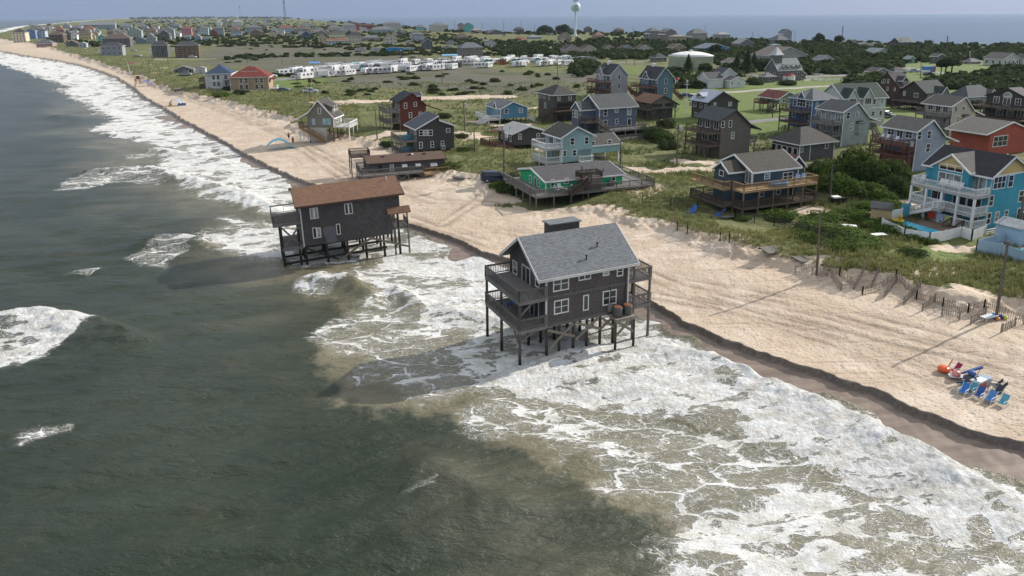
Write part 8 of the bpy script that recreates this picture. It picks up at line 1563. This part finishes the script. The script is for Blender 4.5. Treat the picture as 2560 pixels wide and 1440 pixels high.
# wind bent pines on the lawn, spruce before the tank
def tree(k, px, py, hgt, r, label, pine=True, cat='tree', group=None):
    P = GT(*Z(k, px, py)); o = empty({1: 'pine_tree', 2: 'round_tree', 0: 'spruce_tree'}[int(pine)], P, random.uniform(0, 6), label, cat, group); b = MB(); b.tube((0, 0, -.4), (.15, .1, hgt*.55), r*.07+.08, r*.05+.05, 8)
    for a in range(6): t = a*1.05+.3; b.tube((.12, .08, hgt*(.38+.05*a)), (r*.62*math.cos(t), r*.62*math.sin(t), hgt*(.62+.05*(a % 3))), .07, .03, 5)
    b.build('trunk', BARK, o)
    if pine == 2: c = link('crown', random.choice(CROWN), o, (0, 0, .05)); c.scale = (r, r, hgt*1.25)
    elif pine: c = link('crown', random.choice(CROWN), o, (.1, .1, hgt*.55)); c.scale = (r, r, hgt*.5)
    else:
        g_ = np.random.default_rng(int(px)); q = g_.random(1600)**.7; a = g_.uniform(0, 6.283, 1600); rr_ = r*(1-q)*(.55+.45*np.abs(np.sin(q*26)))*g_.uniform(.5, 1., 1600); C = np.stack([rr_*np.cos(a), rr_*np.sin(a), hgt*(.08+.92*q)], 1); N = np.stack([np.cos(a), np.sin(a), .5*np.ones(1600)], 1)+g_.normal(size=(1600, 3))*.4
        link('crown', quads_mesh('crown', C, N, g_.uniform(.12, .3, 1600)*r/3.2, LEAFD, g_), o)
for px, py, hh, r, l in ((1668, 612, 8.5, 2.6, 'small wind bent pine, leftmost on the lawn'), (1712, 610, 10., 4., 'wind bent pine in the middle of the lawn three'), (1780, 612, 9.5, 4.4, 'spreading wind bent pine, rightmost on the lawn')): tree('b', px, py, hh, r, l)
for k, px, py, hh, r, l in (('d', 1193, 800, 9.5, 4.2, 'pointed spruce in front of the white tank'), ('d', 1820, 780, 11, 4.5, 'pointed spruce in the clump before the grey hall'), ('d', 1890, 760, 9, 4., 'shorter spruce right of the clump before the hall'), ('d', 1710, 760, 8.5, 4., 'spruce at the left of the clump before the hall')): tree(k, px, py, hh, r, l, False)
for k, px, py, hh, r, l in (('d', 1370, 760, 5, 4, 'round dark tree at the right foot of the white tank'), ('d', 1050, 800, 5, 4.5, 'round dark tree at the left foot of the white tank'), ('d', 1480, 570, 6.5, 5.5, 'broad tree before the bright blue house'), ('c', 2070, 350, 14, 16, 'broad tree clump left of the water tower'), ('c', 2250, 350, 13, 14, 'tree clump nearest the water tower'), ('b', 375, 235, 9, 6, 'lone windswept tree on the right shore'), ('b', 585, 235, 8, 5, 'dark round tree beside the tall power pole'), ('d', 1975, 760, 7, 5, 'dark tree left of the rescue station'), ('b', 40, 640, 5, 4, 'tree at the station fence')): tree(k, px, py, hh, r, l, 2)

# ---- woods and scrub too dense to count
def in_poly(px, py, L):
    c = False
    for (x0, y0), (x1, y1) in zip(L, L[1:]+L[:1]):
        if (y0 > py) != (y1 > py) and px < (x1-x0)*(py-y0)/(y1-y0)+x0: c = not c
    return c
UB = [crown_pts(46, 5, rng, 1.0) for q in range(8)]
def scrub(name, label, polys, m, rmin, rmax, hf, seed):
    g_ = np.random.default_rng(seed); C, N, S = [], [], []
    for L, cnt in polys:
        xs, ys = [p[0] for p in L], [p[1] for p in L]; k = 0; tries = 0
        pts = []
        while k < cnt and tries < cnt*12:
            tries += 1; px, py = g_.uniform(min(xs), max(xs)), g_.uniform(min(ys), max(ys))
            if in_poly(px, py, L): pts.append(G(px, py, 1.9)[:2]); k += 1
        pts = np.array(pts); zz = height(pts)
        for (X_, Y_), z_ in zip(pts, zz):
            if z_ < .5: continue
            r_ = g_.uniform(rmin, rmax)*(1+math.hypot(X_, Y_)/2500); c, nn = UB[g_.integers(0, 8)]; a = g_.uniform(0, 6.28); ca, sa = math.cos(a), math.sin(a)
            q = c*np.array([r_, r_, r_*hf*g_.uniform(.7, 1.25)]); q = np.stack([q[:, 0]*ca-q[:, 1]*sa, q[:, 0]*sa+q[:, 1]*ca, q[:, 2]], 1)+np.array([X_, Y_, z_-.1]); C.append(q); N.append(np.stack([nn[:, 0]*ca-nn[:, 1]*sa, nn[:, 0]*sa+nn[:, 1]*ca, nn[:, 2]], 1)); S.append(g_.uniform(.20, .36, len(q))*r_)
    me = quads_mesh(name, np.vstack(C), np.vstack(N), np.concatenate(S), m, g_); return tag(link(name, me), label, 'woodland', None, 'stuff')
scrub('maritime_woods', 'dense dark evergreen woods behind the town and lawns', [
    ([(1380, 108), (1500, 98), (1830, 106), (1990, 112), (2130, 114), (2280, 120), (2560, 124), (2620, 150), (2440, 152), (2260, 160), (2235, 182), (2160, 186), (2020, 188), (1960, 168), (1840, 188), (1790, 158), (1690, 142), (1620, 150), (1480, 150), (1380, 146), (1260, 138), (1180, 122), (1240, 104)], 2700),
    ([(2310, 205), (2420, 192), (2480, 178), (2640, 168), (2640, 270), (2520, 250), (2460, 228), (2350, 222)], 420), ([(2130, 200), (2200, 200), (2220, 228), (2110, 222)], 50),
    ([(1640, 190), (1690, 188), (1740, 196), (1800, 180), (1860, 190), (1800, 205), (1700, 208), (1650, 200)], 60), ([(1430, 158), (1480, 152), (1500, 185), (1440, 195)], 70), ([(1700, 205), (1790, 212), (1780, 222), (1690, 224)], 40)], LEAFD, 1.7, 3.4, 1.0, 21)
scrub('coastal_scrub', 'belts of dark scrub between the far houses', [
    ([(260, 74), (330, 52), (700, 46), (740, 54), (960, 72), (1180, 92), (1240, 118), (1100, 112), (930, 104), (760, 108), (640, 104), (520, 112), (430, 112), (330, 104)], 2200), ([(420, 118), (560, 104), (960, 112), (1180, 126), (1160, 136), (900, 128), (760, 120), (560, 118)], 330),
    ([(560, 150), (800, 144), (1160, 138), (1420, 148), (1420, 140), (1100, 132), (800, 136), (600, 140)], 260), ([(100, 95), (200, 100), (330, 112), (330, 122), (200, 118)], 60)], LEAFD, 1.3, 2.6, .8, 22)
scrub('shore_scrub', 'thin scrub line along the sound shore at the skyline', [([(320, 44.5), (640, 42.8), (720, 43.6), (740, 47), (560, 47), (330, 49)], 260), ([(730, 47), (920, 60), (1208, 82), (1534, 83), (1827, 100), (1990, 107), (2276, 114), (2560, 118), (2560, 122), (1990, 112), (1827, 104), (1500, 90), (1200, 86), (900, 65)], 520)], LEAFD, 2.0, 4.0, 1.0, 23)
# ---- dune grass: many thin blades
def grass(name, label, region, cnt, hmin, hmax, seed, m, cond):
    g_ = np.random.default_rng(seed); P_ = np.stack([g_.uniform(region[0], region[1], cnt), g_.uniform(region[2], region[3], cnt)], 1); P3 = np.array([G(a, b_, 3.)[:2] for a, b_ in P_]); dd, vv, oc = land_fields(P3); k = (vv > cond[0]) & (vv < cond[1]) & (fbm(P3[:, 0]*.12, P3[:, 1]*.12, 77) > cond[2])
    for L, w in SANDY: s_, _ = seg_dist(P3, L); k &= s_ > w
    if hmax == .9 and cnt == 34000:
        for L in LAWN: k &= ~inside(P3, L)
    k &= np.array([not any(in_poly(a, b_, L) for L in GAPS) for a, b_ in P_])
    P3 = P3[k]; z_ = height(P3); n_ = len(P3); bl = 7; V = np.zeros((n_*bl, 3, 3)); base = np.repeat(np.column_stack([P3, z_-.03]), bl, 0); a = g_.uniform(0, 6.283, n_*bl); rr_ = g_.uniform(0, .28, n_*bl); base[:, 0] += rr_*np.cos(a); base[:, 1] += rr_*np.sin(a); hh_ = g_.uniform(hmin, hmax, n_*bl); lean = g_.uniform(.1, .55, n_*bl)*hh_; w_ = g_.uniform(.02, .05, n_*bl)*(1+np.hypot(base[:, 0], base[:, 1])/260); b2 = a+g_.normal(size=n_*bl)*.6
    V[:, 0] = base; V[:, 0, 0] -= w_*np.sin(b2); V[:, 0, 1] += w_*np.cos(b2); V[:, 1] = base; V[:, 1, 0] += w_*np.sin(b2); V[:, 1, 1] -= w_*np.cos(b2); V[:, 2] = base; V[:, 2, 0] += lean*np.cos(b2); V[:, 2, 1] += lean*np.sin(b2); V[:, 2, 2] += hh_
    me = bpy.data.meshes.new(name); N_ = len(V); me.vertices.add(3*N_); me.vertices.foreach_set('co', V.astype(np.float32).ravel()); me.loops.add(3*N_); me.loops.foreach_set('vertex_index', np.arange(3*N_, dtype=np.int32)); me.polygons.add(N_); me.polygons.foreach_set('loop_start', np.arange(0, 3*N_, 3, dtype=np.int32)); me.polygons.foreach_set('loop_total', np.full(N_, 3, np.int32)); me.update(calc_edges=True); me.materials.append(m); return tag(link(name, me), label, 'grass', None, 'stuff')
GAPS = [[(1775, 500), (2060, 500), (2060, 570), (1980, 560), (1900, 572), (1800, 560)], [(1280, 440), (1580, 470), (1400, 520), (1270, 500)], [(2215, 640), (2330, 612), (2440, 605), (2440, 645), (2300, 660)], [(2220, 545), (2480, 590), (2480, 610), (2330, 615), (2200, 570)]]
gm = leaf_mat('dune_grass', (.17, .185, .06), (.27, .265, .11), (.48, .42, .24)); gt = leaf_mat('tall_reed', (.095, .14, .045), (.15, .19, .07), (.30, .29, .13))
grass('dune_grass', 'green and straw coloured dune grass along the dune crest', (1000, 2700, 320, 800), 30000, .3, .75, 31, gm, (-.3, 34, -.55)); grass('dune_grass', 'pale dune grass on the far dune ridge', (60, 900, 100, 340), 15000, .4, .9, 32, gm, (-.3, 30, -.6)); grass('field_grass', 'patchy tall grass in the fields between the houses', (700, 2300, 200, 560), 34000, .35, .9, 33, gt, (25, 500, -.05))
# ================================================================ the air
hm = bpy.data.materials.new('haze'); hm.use_nodes = True; ht = hm.node_tree; ht.nodes.remove(ht.nodes['Principled BSDF'])
pv = ht.nodes.new('ShaderNodeVolumePrincipled'); pv.inputs['Color'].default_value = (.60, .72, .95, 1); pv.inputs['Density'].default_value = .00003; pv.inputs['Anisotropy'].default_value = .2
ht.links.new(pv.outputs[0], ht.nodes['Material Output'].inputs['Volume'])
hz_ = MB().box(-15600, 15600, -400, 15600, -6, 330).build('haze', hm); tag(hz_, 'thin summer sea haze over the whole coast', 'haze', None, 'stuff')
